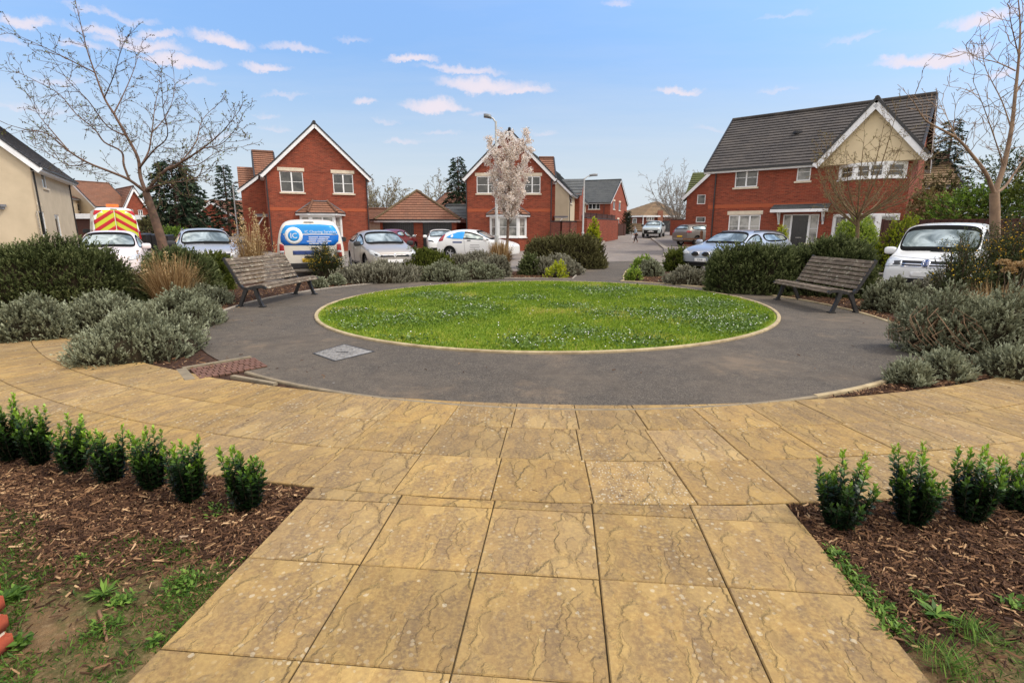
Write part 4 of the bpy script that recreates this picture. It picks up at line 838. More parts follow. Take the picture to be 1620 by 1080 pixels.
def moss_house():
    Y = 43; a, b = A(1087, 307, Y), A(1170, 307, Y); h = House('brick_house', 'red brick house with a green mossy roof left of the large house', 'house', Vector((a.x, Y, gz(0, Y) - .1)), (1, -.35, 0)); W = 6.0; ze = a.z - h.P.z; zr = ze + 3.0
    m = MB(); wl = [hpx(h, 1103, 308, 1116, 323), hpx(h, 1101, 343, 1116, 352)]; F_ = h.panel(m, (0,0), (W,0), 0, ze, wl, (W/2, zr)); h.panel(m, (0,8), (0,0), 0, ze); h.part('wall', m, m_brick)
    for q in wl: h.window(F_, q, 1, 0, False)
    b_ = MB(); b_.bar(h.w(-.35, -.22, ze - .42), h.w(W/2, -.22, zr - .1), .05, .22); h.part('bargeboard', b_, m_soffit)
    r = MB(); zt = h.px(1100, 273, 2.5)[1]; u0 = h.px(1095, 285, 1.5)[0]; h.slope(r, h.w(u0 - .5, .1, ze - .3), h.w(W, .1, ze - .3), h.w(W, 2.6, zt), h.w(u0, 2.6, zt)); h.slope(r, h.w(-.35, 6, ze - .35), h.w(-.35, -.2, ze - .35), h.w(W/2, -.2, zr), h.w(W/2, 6, zr)); h.part('roof', r, m_rmoss)
moss_house()
rh2 = block('brick_house', 'pale tile hung house half hidden behind the bare tree and the cream gable', A(1440,290,32), A(1514,290,31.2), 6, A(1490,288,31).z, A(1490,236,32).z, m_brick_tan, m_rtan, 'u')
def carport():
    Y = 44; a, b = A(107, 342, Y), A(152, 342, Y); h = House('flat_roofed_garage', 'flat white roofed garage with a dark brown timber front beside the chevron van', 'garage', Vector((a.x, Y, 0)), (1, .1, 0)); W = b.x - a.x + .6; z = a.z
    m = MB(); h.panel(m, (0,0), (W,0), 0, z - .15); h.panel(m, (W,0), (W,6), 0, z - .15); h.part('wall', m, m_timber)
    r = MB(); r.box((0,0,0), (0,0,0)); r = MB(); q = [h.w(-.2,-.3,0), h.w(W+.2,-.3,0), h.w(W+.2,6,0), h.w(-.2,6,0)]; r.add([p + Vector((0,0,z-.2)) for p in q] + [p + Vector((0,0,z+.2)) for p in q], [(3,2,1,0),(4,5,6,7),(0,1,5,4),(1,2,6,5),(2,3,7,6),(3,0,4,7)]); h.part('roof', r, m_soffit)
t = NT('dark_timber'); co = t.coord('Object'); wv = t.n('ShaderNodeTexWave', _bands_direction='X', Scale=3.2, Distortion=.4, Detail=2.0); t.l(co, wv.inputs[0])
c = t.mix(t.ramp(wv.outputs[1], [(.0, 1), (.12, 0)]), (.085, .035, .026), (.02, .01, .008)); c = t.mix(t.ramp(t.noise(co, 3, 5), [(.4, 0), (.75, .6)]), c, (.05, .025, .02)); m_timber = t.done(c, .8, 0, .3)
carport()
# ================================================================ VEHICLES
def paint(name, c, rough=.32, metal=0.0, coat=.6, dirt=.12):
    t = NT(name); ob = t.coord('Object'); n = t.noise(ob, 3.0, 6, .65)
    col = t.mix(t.ramp(n, [(.45, 0), (.8, dirt)]), c, tuple(x * .55 + .03 for x in c)); s = t.n('ShaderNodeSeparateXYZ'); t.l(ob, s.inputs[0])
    return t.done(col, t.math('ADD', rough, t.math('MULTIPLY', n, .12)), metal, .5, Coat__Weight=coat, Coat__Roughness=.06)
p_white = paint('white_paint', (.76, .76, .74)); p_cream = paint('old_white_paint', (.68, .63, .54), coat=.35, dirt=.3); p_silver = paint('silver_paint', (.50, .49, .49), .3, .45); p_grey = paint('warm_grey_paint', (.40, .37, .34), .3, .3)
p_pink = paint('pearl_white_paint', (.78, .68, .66)); p_blue = paint('pale_blue_paint', (.37, .40, .45), .25, .45); p_dred = paint('dark_red_paint', (.14, .012, .014)); p_suv = paint('olive_grey_paint', (.20, .185, .165), .35, .4); p_pale = paint('pale_green_silver_paint', (.50, .56, .55), .3, .3)
t = NT('car_glass'); ob = t.coord('Object'); sn = t.ramp(t.noise(ob, 1.9, 4, .55, .8), [(.40, 0), (.62, 1)]); m_cglass = t.done(t.mix(sn, (.16, .20, .20), (.62, .70, .67)), .04, .55, .5)  # pale cloud reflections are mottled into the glass colour
m_tyre = M('tyre_rubber', (.012, .012, .012), (.022, .021, .02), 20, .85, .3); m_alloy = M('alloy_wheel', (.45, .45, .46), None, rough=.35, spec=.5, metal=.8)
m_trim = M('grey_trim', (.022, .022, .024), (.035, .034, .034), 10, .6, .4); m_chrome = M('chrome', (.75, .75, .76), None, rough=.12, spec=.5, metal=1.0)
m_lens = M('clear_lens', (.62, .64, .66), (.35, .37, .39), 18, .12, .7); m_red = M('red_lens', (.36, .012, .014), (.20, .006, .01), 14, .15, .7)
m_plw = M('white_plate', (.78, .78, .76), None, rough=.4, spec=.4); m_ply = M('yellow_plate', (.78, .50, .03), None, rough=.4, spec=.4); m_ink = M('black_ink', (.012, .012, .012), None, rough=.6, spec=.3)
m_vblue = M('blue_vinyl', (.01, .16, .60), None, rough=.3, spec=.5); m_vblue2 = M('sky_blue_vinyl', (.015, .30, .76), None, rough=.3, spec=.5); m_vnavy = M('navy_vinyl', (.03, .06, .20), None, rough=.35, spec=.5); m_vwhite = M('white_vinyl', (.80, .80, .80), None, rough=.35, spec=.5)
m_amber = M('amber_lens', (.75, .16, .02), None, rough=.2, spec=.6); m_yel = M('fluorescent_yellow', (.50, .52, .03), None, rough=.4, spec=.4); m_cred = M('chevron_red', (.45, .012, .02), None, rough=.4, spec=.4); m_under = M('underbody', (.01, .01, .01), None, rough=.9, spec=.1)
class Car:
    def __init__(s, name, label, cat, st, body, wheels, wr=.31, group=None, screen=(3, 4), rear=(7, 8), sides=((3, 5), (5, 7)), side_glass=True, rear_glass=True, sub=2, wide=0):
        """st: stations nose to tail of (x, floor, belt, top, half width, half width at the roof edge)"""
        s.t = thing(name, label, cat, (0, 0, 0), 0, group); s.body_mat = body
        bm = bmesh.new(); R = []
        for x, zb, zbelt, zt, w_, wt in st:
            zm = zb + (zbelt - zb) * .5; dz = zt - zbelt
            half = [(0, zb), (.80*w_, zb), (.975*w_, zb + .10), (w_, zm), (.975*w_, zbelt), (wt, zt - min(.085, dz*.45)), (wt*.70, zt - .012), (0, zt)]
            ring = half + [(-y, z) for y, z in half[-2:0:-1]]
            R.append([bm.verts.new((x, y, z)) for y, z in ring])
        n = 14; faces = {}
        for i in range(len(R) - 1):
            for k in range(n):
                faces[i, k] = bm.faces.new((R[i][k], R[i+1][k], R[i+1][(k+1) % n], R[i][(k+1) % n]))
        bm.faces.new(R[0]); bm.faces.new(R[-1][::-1])
        def glass(fs, th):
            fs = [f for f in fs if f.is_valid]
            bmesh.ops.inset_region(bm, faces=fs, thickness=th, use_even_offset=True)
            rr_ = bmesh.ops.inset_region(bm, faces=fs, thickness=.02, use_even_offset=True)
            for f in rr_['faces']: f.material_index = 2
            for f in fs: f.material_index = 1
        a, b = screen; glass([faces[i, k] for i in range(a, b) for k in (5, 6, 7, 8)], .045)
        if rear_glass: a, b = rear; glass([faces[i, k] for i in range(a, b) for k in (5, 6, 7, 8)], .06)
        if side_glass:
            for a, b in sides:
                for k in (4, 9): glass([faces[i, k] for i in range(a, b)], .035)
        bmesh.ops.recalc_face_normals(bm, faces=bm.faces[:])
        for f in bm.faces: f.smooth = True
        me = bpy.data.meshes.new('body'); bm.to_mesh(me); bm.free(); ob = link('body', me, None, [body, m_cglass, m_under])
        m = ob.modifiers.new('s', 'SUBSURF'); m.levels = sub; m.render_levels = sub
        cutb = bmesh.new()
        for wx in wheels:
            for sy in (-1, 1):
                yy = max(q[4] for q in st); bmesh.ops.create_cone(cutb, cap_ends=True, segments=28, radius1=wr + .055, radius2=wr + .055, depth=.5, matrix=Matrix.Translation((wx, sy * (yy + .02), wr + .015)) @ Matrix.Rotation(PI/2, 4, 'X'))
        cm = bpy.data.meshes.new('cut'); cutb.to_mesh(cm); cutb.free()
        for p in cm.polygons: p.material_index = 2
        co = link('cut', cm, None, [body, m_cglass, m_under]); bo = ob.modifiers.new('b', 'BOOLEAN'); bo.operation = 'DIFFERENCE'; bo.object = co; bo.solver = 'EXACT'
        dg = bpy.context.evaluated_depsgraph_get(); full = bpy.data.meshes.new_from_object(ob.evaluated_get(dg)); bpy.data.objects.remove(ob); bpy.data.objects.remove(co)
        bmf = bmesh.new(); bmf.from_mesh(full); s.bvh = BVHTree.FromBMesh(bmf)
        def sub_(idx, name, mats, parent):
            c = bmf.copy(); bmesh.ops.delete(c, geom=[f for f in c.faces if (f.material_index in idx) is False], context='FACES')
            mm = bpy.data.meshes.new(name); c.to_mesh(mm); c.free(); return link(name, mm, parent, mats)
        s.body = sub_((0, 2), 'body', [body, m_cglass, m_under], s.t)
        g = bmf.copy(); bmesh.ops.delete(g, geom=[f for f in g.faces if f.material_index != 1], context='FACES')
        # each pane its own part
        left = set(g.faces); k = 0
        while left:
            seed = left.pop(); isl = [seed]; stack = [seed]
            while stack:
                f = stack.pop()
                for e in f.edges:
                    for q in e.link_faces:
                        if q in left: left.discard(q); isl.append(q); stack.append(q)
            ix = {}; vs = []; fs = []
            for f in isl:
                r = []
                for v in f.verts:
                    if v not in ix: ix[v] = len(vs); vs.append(v.co.copy())
                    r.append(ix[v])
                fs.append(r)
            cx = sum(v.x for v in vs) / len(vs); cy = sum(v.y for v in vs) / len(vs)
            nm = 'side_window' if abs(cy) > .35 else ('windscreen' if cx > 0 else 'rear_window')
            mb = MB(); mb.add(vs, fs, 0, True); mb.build(nm, m_cglass, s.t)
        g.free(); bmf.free()
        for wx in wheels:
            for sy in (-1, 1): s.wheel(wx, sy, wr, max(q[4] for q in st) - .055)
    def wheel(s, wx, sy, r, y):
        Mx = Matrix.Translation((wx, sy * y, r)) @ Matrix.Rotation(-sy * PI/2, 4, 'X')
        e = bpy.data.objects.new('wheel', None); COL.objects.link(e); e.parent = s.t; e.empty_display_size = .1
        mb = MB(); mb.lathe([(r*.62, -.10), (r*.62, -.19), (r*.9, -.20), (r, -.16), (r, -.05), (r*.93, -.005), (r*.66, -.0), (r*.64, -.03)], 26, 0, Mx); mb.build('tyre', m_tyre, e)
        mb = MB(); mb.lathe([(r*.65, -.17), (r*.65, -.015), (r*.60, -.03), (r*.58, -.10), (.01, -.10)], 26, 0, Mx, True)
        for k in range(5):
            a = 2*PI*k/5; p0 = Mx @ Vector((0, 0, -.035)); p1 = Mx @ Vector((r*.61*math.cos(a), r*.61*math.sin(a), -.03)); mb.bar(p0, p1, .05, .035, up=(0, 1, 0))
        mb.lathe([(.06, -.1), (.06, -.02), (.005, -.015)], 12, 0, Mx); mb.build('rim', m_alloy, e)
    def hit(s, axis, a, b):
        if axis == 'F': o, d = Vector((6, a, b)), Vector((-1, 0, 0))
        elif axis == 'R': o, d = Vector((-6, a, b)), Vector((1, 0, 0))
        elif axis == 'L': o, d = Vector((a, 4, b)), Vector((0, -1, 0))
        elif axis == 'S': o, d = Vector((a, -4, b)), Vector((0, 1, 0))
        else: o, d = Vector((a, b, 5)), Vector((0, 0, -1))
        p, n, _, _ = s.bvh.ray_cast(o, d)
        if p is None:
            q = Vector((0, a, b)) if axis in 'FR' else Vector((a, 0, b)); q = q + Vector((2 if axis == 'F' else -2, 0, 0)) if axis in 'FR' else q
            p, n, _, _ = s.bvh.find_nearest(q)
        if n.dot(d) > 0: n = -n
        return p, n
    def patch(s, name, axis, poly, mat, off=.006, parent=None, den=.05, label=None):
        """a panel lying on the bodywork: outline given in the view along one axis"""
        pts = []
        for (x0, y0), (x1, y1) in zip(poly, poly[1:] + poly[:1]):
            n = max(1, int(math.hypot(x1-x0, y1-y0) / den))
            pts += [(x0 + (x1-x0) * k / n, y0 + (y1-y0) * k / n) for k in range(n)]
        cx, cy = sum(p[0] for p in pts) / len(pts), sum(p[1] for p in pts) / len(pts); N = len(pts); vs = []; rs = [1.0, .75, .5, .25]
        for r in rs:
            for x, y in pts: p, n = s.hit(axis, cx + (x-cx)*r, cy + (y-cy)*r); vs.append(p + n * off)
        p, n = s.hit(axis, cx, cy); vs.append(p + n * off)
        back = len(vs)
        for x, y in pts: p, n = s.hit(axis, x, y); vs.append(p - n * .004)
        fs = []
        for j in range(len(rs)-1): fs += [(j*N+k, j*N+(k+1) % N, (j+1)*N+(k+1) % N, (j+1)*N+k) for k in range(N)]
        j = (len(rs)-1) * N; fs += [(j+k, j+(k+1) % N, back-1) for k in range(N)]
        fs += [(back+k, back+(k+1) % N, (k+1) % N, k) for k in range(N)]
        mb = MB(); mb.add(vs, fs, 0, True); me = mb.mesh(name)
        bm = bmesh.new(); bm.from_mesh(me); bmesh.ops.recalc_face_normals(bm, faces=bm.faces[:]); bm.to_mesh(me); bm.free()
        return link(name, me, parent or s.t, mat)
    def line(s, name, axis, pts, mat, w=.008, parent=None, off=.003):
        q = []
        for (x0, y0), (x1, y1) in zip(pts, pts[1:]):
            n = max(1, int(math.hypot(x1-x0, y1-y0) / .06)); q += [(x0 + (x1-x0)*k/n, y0 + (y1-y0)*k/n) for k in range(n)]
        q.append(pts[-1]); P = []
        for x, y in q: p, n = s.hit(axis, x, y); P.append(p + n * off)
        mb = MB(); mb.tube(P, w, 5); return mb.build(name, mat, parent or s.t)
    def text(s, name, axis, txt, a, b, size, mat, parent=None, off=.009, align='CENTER', sx=1.0):
        cu = bpy.data.curves.new('t', 'FONT'); cu.body = txt; cu.size = size; cu.align_x = align; cu.align_y = 'CENTER'; cu.resolution_u = 3
        o = bpy.data.objects.new('t', cu); COL.objects.link(o); dg = bpy.context.evaluated_depsgraph_get(); dg.update(); me = bpy.data.meshes.new_from_object(o.evaluated_get(dg)); bpy.data.objects.remove(o)
        for v in me.vertices:
            x, y = v.co.x * sx, v.co.y
            u = {'F': a + x, 'R': a - x, 'L': a - x, 'S': a + x}[axis]
            p, n = s.hit(axis, u, b + y); v.co = p + n * off
        return link(name, me, parent or s.t, mat)
    def mirror(s, x, y, z, mat, sc=1.0):
        for sy in (-1, 1):
            bm = bmesh.new(); bmesh.ops.create_icosphere(bm, subdivisions=3, radius=1)
            for v in bm.verts:
                c = v.co; c.x = math.copysign(abs(c.x) ** .7, c.x) * .075; c.y = math.copysign(abs(c.y) ** .6, c.y) * .12; c.z = math.copysign(abs(c.z) ** .6, c.z) * .085
                if c.x < -.03: c.x = -.03
                v.co = c * sc + Vector((x, sy * (y + .11), z))
            for f in bm.faces: f.smooth = True
            me = bpy.data.meshes.new('door_mirror'); bm.to_mesh(me); bm.free(); o = link('door_mirror', me, s.t, mat)
            mb = MB(); mb.bar((x + .02, sy * (y - .04), z - .06), (x + .01, sy * (y + .06), z - .03), .05, .04); mb.build('mirror_arm', m_trim, o)
    def plate(s, axis, b, txt, mat, z=.0, a=0.0, w=.52, h=.11):
        p = s.patch('number_plate', axis, [(a - w/2, b - h/2), (a + w/2, b - h/2), (a + w/2, b + h/2), (a - w/2, b + h/2)], mat, .02, den=.06)
        if txt: s.text('plate_lettering', axis, txt, a, b, .092, m_ink, p, .0235, sx=.98)
    def seams(s, front, rear, z0, z1, mid=None, hz=None):
        for ax in 'LS':
            for x in [front, rear] + ([mid] if mid else []): s.line('door_seam', ax, [(x + .04, z0), (x, (z0+z1)/2), (x - .02, z1)], m_ink, .005)
    def place(s, loc, rz): s.t.location = loc; s.t.rotation_euler = (0, 0, rz)
def hatch(L=4.0, W=1.72, H=1.47, hood=.92, cowl=.86, roof=.10, tail=-1.9):
    h = W/2; f = L/2
    return [(f, .30, .58, .66, h*.70, h*.62), (f-.06, .20, .68, .76, h*.88, h*.78), (f-.40, .18, .80, .89, h*.98, h*.84), (cowl, .18, .90, .98, h, h*.84), (roof, .18, .93, H-.06, h, h*.70),
            (roof-.55, .18, .96, H, h, h*.70), (roof-1.15, .18, .99, H-.03, h, h*.68), (-f+.42, .20, 1.02, H-.13, h*.97, h*.62), (-f+.12, .24, .98, 1.05, h*.90, h*.70), (-f+.02, .28, .80, .90, h*.86, h*.76), (-f, .34, .60, .66, h*.78, h*.70)]
def estate(L=4.7, W=1.82, H=1.50):
    h = W/2; f = L/2
    return [(f, .32, .60, .68, h*.72, h*.64), (f-.07, .22, .72, .80, h*.89, h*.79), (f-.5, .2, .84, .92, h*.98, h*.85), (f-1.25, .2, .93, 1.0, h, h*.85), (f-1.95, .2, .96, H-.06, h, h*.70),
            (f-2.5, .2, .98, H, h, h*.70), (f-3.3, .2, 1.0, H-.01, h, h*.69), (-f+.38, .22, 1.02, H-.08, h*.97, h*.65), (-f+.12, .26, .98, 1.06, h*.92, h*.74), (-f+.02, .3, .82, .92, h*.88, h*.78), (-f, .36, .62, .7, h*.8, h*.72)]
def van(L=4.4, W=1.81, H=1.82, hood=1.02, cowl=1.05, roof=.55, tw=.84, rw=0.0):
    h = W/2; f = L/2
    return [(f, .34, .64, .72, h*.80, h*.72), (f-.06, .24, .79, .87, h*.94, h*.84), (f-.40, .2, .95, 1.03, h, h*.89), (cowl, .2, 1.05, 1.13, h, h*(.87+rw*.5)), (roof, .2, 1.08, H-.07, h, h*(.76+rw)),
            (roof-.6, .2, 1.08, H, h, h*(.78+rw)), (-f+.9, .2, 1.08, H, h, h*(.80+rw*.7)), (-f+.22, .2, 1.08, H-.03, h, h*tw), (-f+.06, .24, 1.06, H-.10, h*.985, h*(tw-.02)), (-f, .30, 1.0, H-.22, h*.95, h*(tw-.04))]
def face(U):                                      # heading that makes the car's nose point along U
    return math.atan2(U[1], U[0])
# ---- old white van with the blue rear panel, seen from behind
def ic_van():
    c = Car('delivery_van', 'cream white van seen from behind with a blue IC Cleaning Services rear panel', 'van', van(4.4, 1.90, 1.78, roof=.6, cowl=1.1), p_cream, (1.35, -1.38), .31, sides=((3, 5),), rear_glass=False)
    r = [(-.72, 1.02), (.66, 1.0), (.78, 1.12), (.80, 1.28), (.72, 1.50), (.66, 1.58), (.3, 1.61), (-.3, 1.61), (-.64, 1.58), (-.72, 1.48), (-.80, 1.26), (-.80, 1.12)]
    w = c.patch('rear_panel', 'R', [(-x, y) for x, y in r], m_vblue, .008)
    t = [(-.785, 1.33), (.775, 1.33), (.72, 1.50), (.66, 1.575), (.3, 1.605), (-.3, 1.605), (-.64, 1.575), (-.72, 1.48)]
    c.patch('panel_top', 'R', [(-x, y) for x, y in t], m_vblue2, .0095, w)
    c.patch('panel_stripe', 'R', [(.72, 1.315), (-.77, 1.315), (-.77, 1.34), (.72, 1.34)], m_vwhite, .011, w)
    cx, cy = .44, 1.29
    circ = lambda R, n=22: [(cx + R*math.cos(2*PI*k/n), cy + R*math.sin(2*PI*k/n)) for k in range(n)]
    c.patch('logo_ring', 'R', circ(.245), m_vwhite, .013, w); c.patch('logo_disc', 'R', circ(.155), m_vblue2, .0155, w); c.text('logo_lettering', 'R', 'IC', cx, cy - .005, .21, m_vwhite, w, .018)
    c.text('panel_lettering', 'R', 'IC Cleaning Services', -.30, 1.40, .105, m_vwhite, w, .013)
    for z, ends in ((1.245, (-.02, -.30, -.62)), (1.185, (-.02, -.26, -.58)), (1.125, (.04, -.24, -.66)), (1.065, (-.02, -.33, -.56))):   # rows of small print, too small to read
        for x0, x1 in zip(ends, ends[1:]): c.patch('small_print', 'R', [(x0 + .06, z - .012), (x1 + .08, z - .012), (x1 + .08, z + .012), (x0 + .06, z + .012)], m_vwhite, .0125, w)
    c.patch('door_sticker', 'R', [(.50, .74), (-.35, .74), (-.35, .86), (.50, .86)], m_vnavy, .004); 
    c.plate('R', .58, 'WT13 KVC', m_ply)
    for sy in (1, -1): 
        l = c.patch('tail_light', 'R', [(sy*.86, .66), (sy*.72, .66), (sy*.73, 1.04), (sy*.84, 1.06)], m_red, .018); c.patch('reverse_lens', 'R', [(sy*.85, .80), (sy*.735, .80), (sy*.735, .86), (sy*.85, .86)], m_lens, .02, l)
    c.patch('number_plate_lamp', 'R', [(.20, .655), (-.20, .655), (-.17, .705), (.17, .705)], m_trim, .035); c.patch('door_handle', 'R', [(.0, .915), (-.22, .915), (-.2, .95), (-.02, .95)], m_ink, .02)
    c.patch('brake_lamp', 'R', [(.15, 1.655), (-.13, 1.655), (-.12, 1.68), (.14, 1.68)], m_ink, .008); c.line('door_seam', 'R', [(-.03, .5), (-.03, 1.72)], m_ink, .004)
    for ax in 'LS': c.patch('side_window', ax, [(-1.75, 1.10), (-1.15, 1.10), (-1.15, 1.55), (-1.70, 1.55)], m_vblue, .006)
    c.patch('rear_bumper', 'R', [(.84, .34), (-.84, .34), (-.84, .50), (.84, .50)], m_trim, .03); c.mirror(.98, .86, 1.12, m_trim)
    Y = 15.6; p = A(491, 380, Y); d = Vector((p.x, p.y)).normalized(); d = Matrix.Rotation(math.radians(-2), 2) @ d
    c.place((p.x + d.x * 2.1, p.y + d.y * 2.1, 0), face(d))
ic_van()
# ---- grey hatchback, three-quarter front
def grey_hatch():
    c = Car('hatchback', 'warm grey hatchback facing the green beside the blue panelled van', 'car', hatch(4.05, 1.75, 1.46, cowl=.95, roof=.22), p_grey, (1.28, -1.28), .31)
    for sy in (1, -1):
        h = c.patch('headlight', 'F', [(sy*.46, .60), (sy*.60, .56), (sy*.78, .66), (sy*.80, .80), (sy*.70, .78), (sy*.52, .68)], m_lens, .012); c.patch('lamp_bezel', 'F', [(sy*.56, .60), (sy*.64, .61), (sy*.68, .68), (sy*.58, .66)], m_trim, .016, h)
    c.patch('grille', 'F', [(-.50, .565), (.50, .565), (.46, .62), (-.46, .62)], m_ink, .010); c.patch('grille_bar', 'F', [(-.46, .615), (.46, .615), (.46, .635), (-.46, .635)], m_chrome, .014)
    b = c.patch('badge', 'F', [(0, .54), (.055, .61), (0, .68), (-.055, .61)], m_chrome, .03); c.patch('badge_centre', 'F', [(0, .575), (.025, .61), (0, .645), (-.025, .61)], m_ink, .033, b)
    c.plate('F', .42, '', m_plw); c.patch('lower_grille', 'F', [(-.6, .27), (.6, .27), (.55, .36), (-.55, .36)], m_ink, .01)
    c.mirror(.70, .84, .98, m_trim); c.seams(.72, -.32, .35, .92, None)
    c.line('door_seam', 'L', [(1.2, .30), (-.9, .33)], m_ink, .006); c.line('door_seam', 'S', [(1.2, .30), (-.9, .33)], m_ink, .006); c.line('wiper', 'T', [(.98, .55), (1.0, -.1)], m_ink, .01, off=.01); c.line('wiper', 'T', [(.98, -.05), (.97, -.55)], m_ink, .01, off=.01)
    for ax in 'LS': c.patch('door_handle', ax, [(-.25, .80), (-.08, .80), (-.08, .83), (-.25, .83)], m_chrome, .02)
    # its far rear wheel stands at 552,420 and its nose at 645
    Y = 19.4; p = A(601, 400, Y); c.place((p.x, Y, 0), math.radians(-62))
grey_hatch()
def silver_estate():
    c = Car('estate_car', 'silver estate car facing the green behind the left bench', 'car', estate(4.6, 1.82, 1.50), p_silver, (1.42, -1.35), .32)
    for sy in (1, -1): c.patch('headlight', 'F', [(sy*.55, .66), (sy*.80, .70), (sy*.84, .84), (sy*.62, .80)], m_lens, .012)
    c.patch('grille', 'F', [(-.48, .58), (.48, .58), (.52, .72), (-.52, .72)], m_ink, .010); c.patch('badge', 'F', [(.10*math.cos(a*PI/6), .755 + .035*math.sin(a*PI/6)) for a in range(12)], m_chrome, .02)
    for sy in (1, -1): c.line('roof_rail', 'T', [(.1, sy*.58), (-1.9, sy*.56)], m_chrome, .02, off=.045)
    c.mirror(.95, .88, 1.02, m_trim); c.plate('F', .46, '', m_plw); c.seams(.7, -.4, .4, .95); c.line('wiper', 'T', [(1.14, .6), (1.12, -.1)], m_ink, .01, off=.01)
    Y = 16.6; p = A(332, 400, Y); d = -Vector((p.x, p.y)).normalized(); d = Matrix.Rotation(math.radians(4), 2) @ d
    c.place((p.x - d.x * 1.6, p.y - d.y * 1.6, .02), face(d))
silver_estate()
def pink_car():
    c = Car('small_car', 'small pearl white car mostly hidden behind the dark left hedge', 'car', hatch(3.7, 1.68, 1.46, cowl=.8, roof=.05), p_pink, (1.18, -1.18), .29)
    for sy in (1, -1): c.patch('headlight', 'F', [(sy*.5, .62), (sy*.74, .66), (sy*.76, .80), (sy*.58, .74)], m_lens, .012)
    c.mirror(.60, .80, .98, p_pink); c.plate('F', .42, '', m_plw); c.seams(.6, -.4, .35, .92)
    Y = 15.2; p = A(172, 400, Y); d = Vector((-p.x * .8, -p.y)).normalized(); c.place((p.x - d.x * .8, p.y - d.y * .8, .0), face(d[:2]))
pink_car()
def chevron_van():
    c = Car('service_van', 'tall service van seen from behind with red and yellow chevrons', 'van', van(5.6, 2.06, 2.58, cowl=1.75, roof=1.2, tw=.86), p_white, (1.75, -1.55), .35, sides=((3, 5),), rear_glass=False)
    # chevrons: bands pointing up to the middle of the two doors
    for sy in (1, -1):
        d = c.patch('rear_door', 'R', [(sy*.90, .55), (sy*.012, .55), (sy*.012, 2.42), (sy*.80, 2.40), (sy*.86, 2.2)], m_yel, .008)
        for k in range(-3, 8):
            z0 = .42 + k * .42; poly = [(.02, z0 + .62), (.88, z0), (.88, z0 + .2), (.02, z0 + .82)]
            # keep inside the door
            def clip(poly, lo, hi):
                for lim, sg in ((lo, 1), (hi, -1)):
                    out = []
                    for (x0, y0), (x1, y1) in zip(poly, poly[1:] + poly[:1]):
                        a, b = sg * (y0 - lim), sg * (y1 - lim)
                        if a >= 0: out.append((x0, y0))
                        if a * b < 0: t = a / (a - b); out.append((x0 + (x1-x0)*t, lim))
                    poly = out
                    if not poly: break
                return poly
            q = clip(poly, .56, 2.39)
            if len(q) > 2 and abs(max(p[1] for p in q) - min(p[1] for p in q)) > .05: c.patch('chevron', 'R', [(sy * x, z) for x, z in q], m_cred, .011, d)
    for sy in (1, -1): c.patch('tail_light', 'R', [(sy*.99, .9), (sy*.90, .9), (sy*.90, 1.45), (sy*.98, 1.45)], m_red, .02)
    c.patch('brake_lamp', 'R', [(.14, 2.43), (-.14, 2.43), (-.14, 2.47), (.14, 2.47)], m_ink, .01); c.line('door_rail', 'R', [(.75, 1.22), (-.75, 1.22)], m_chrome, .018, off=.03)
    mb = MB(); mb.box((-2.35, -.26, 2.58), (-2.1, .26, 2.72)); mb.build('beacon', m_amber, c.t)
    c.mirror(1.55, .98, 1.35, m_trim, 1.4)
    Y = 27.5; p = A(187, 380, Y); d = Matrix.Rotation(math.radians(4), 2) @ Vector((p.x, p.y)).normalized(); c.place((p.x + d.x * 2.6, p.y + d.y * 2.6, 0), face(d))
chevron_van()
def red_car():
    c = Car('hatchback', 'dark red car parked nose in at the black garage door', 'car', hatch(3.9, 1.7, 1.48), p_dred, (1.2, -1.2), .3)
    for sy in (1, -1): c.patch('tail_light', 'R', [(sy*.62, .85), (sy*.80, .85), (sy*.76, 1.12), (sy*.66, 1.1)], m_red, .014)
    c.plate('R', .6, '', m_ply); c.mirror(.68, .82, 1.0, m_chrome)
    Y = 34.0; p = A(628, 385, Y); c.place((p.x, Y, 0), math.radians(80))
red_car()
def white_saloon():
    c = Car('saloon_car', 'clean white saloon facing the green in front of the right garage door', 'car', estate(4.7, 1.85, 1.46), p_white, (1.42, -1.42), .34)
    for sy in (1, -1): c.patch('headlight', 'F', [(sy*.50, .70), (sy*.80, .74), (sy*.84, .80), (sy*.6, .79)], m_ink, .012)
    c.patch('lower_grille', 'F', [(-.72, .24), (.72, .24), (.70, .38), (-.70, .38)], m_ink, .012); c.mirror(.95, .9, 1.02, p_white); c.plate('F', .47, '', m_plw)
    Y = 31.5; p = A(691, 392, Y); c.place((p.x, Y + 2.0, 0), math.radians(-80))
white_saloon()
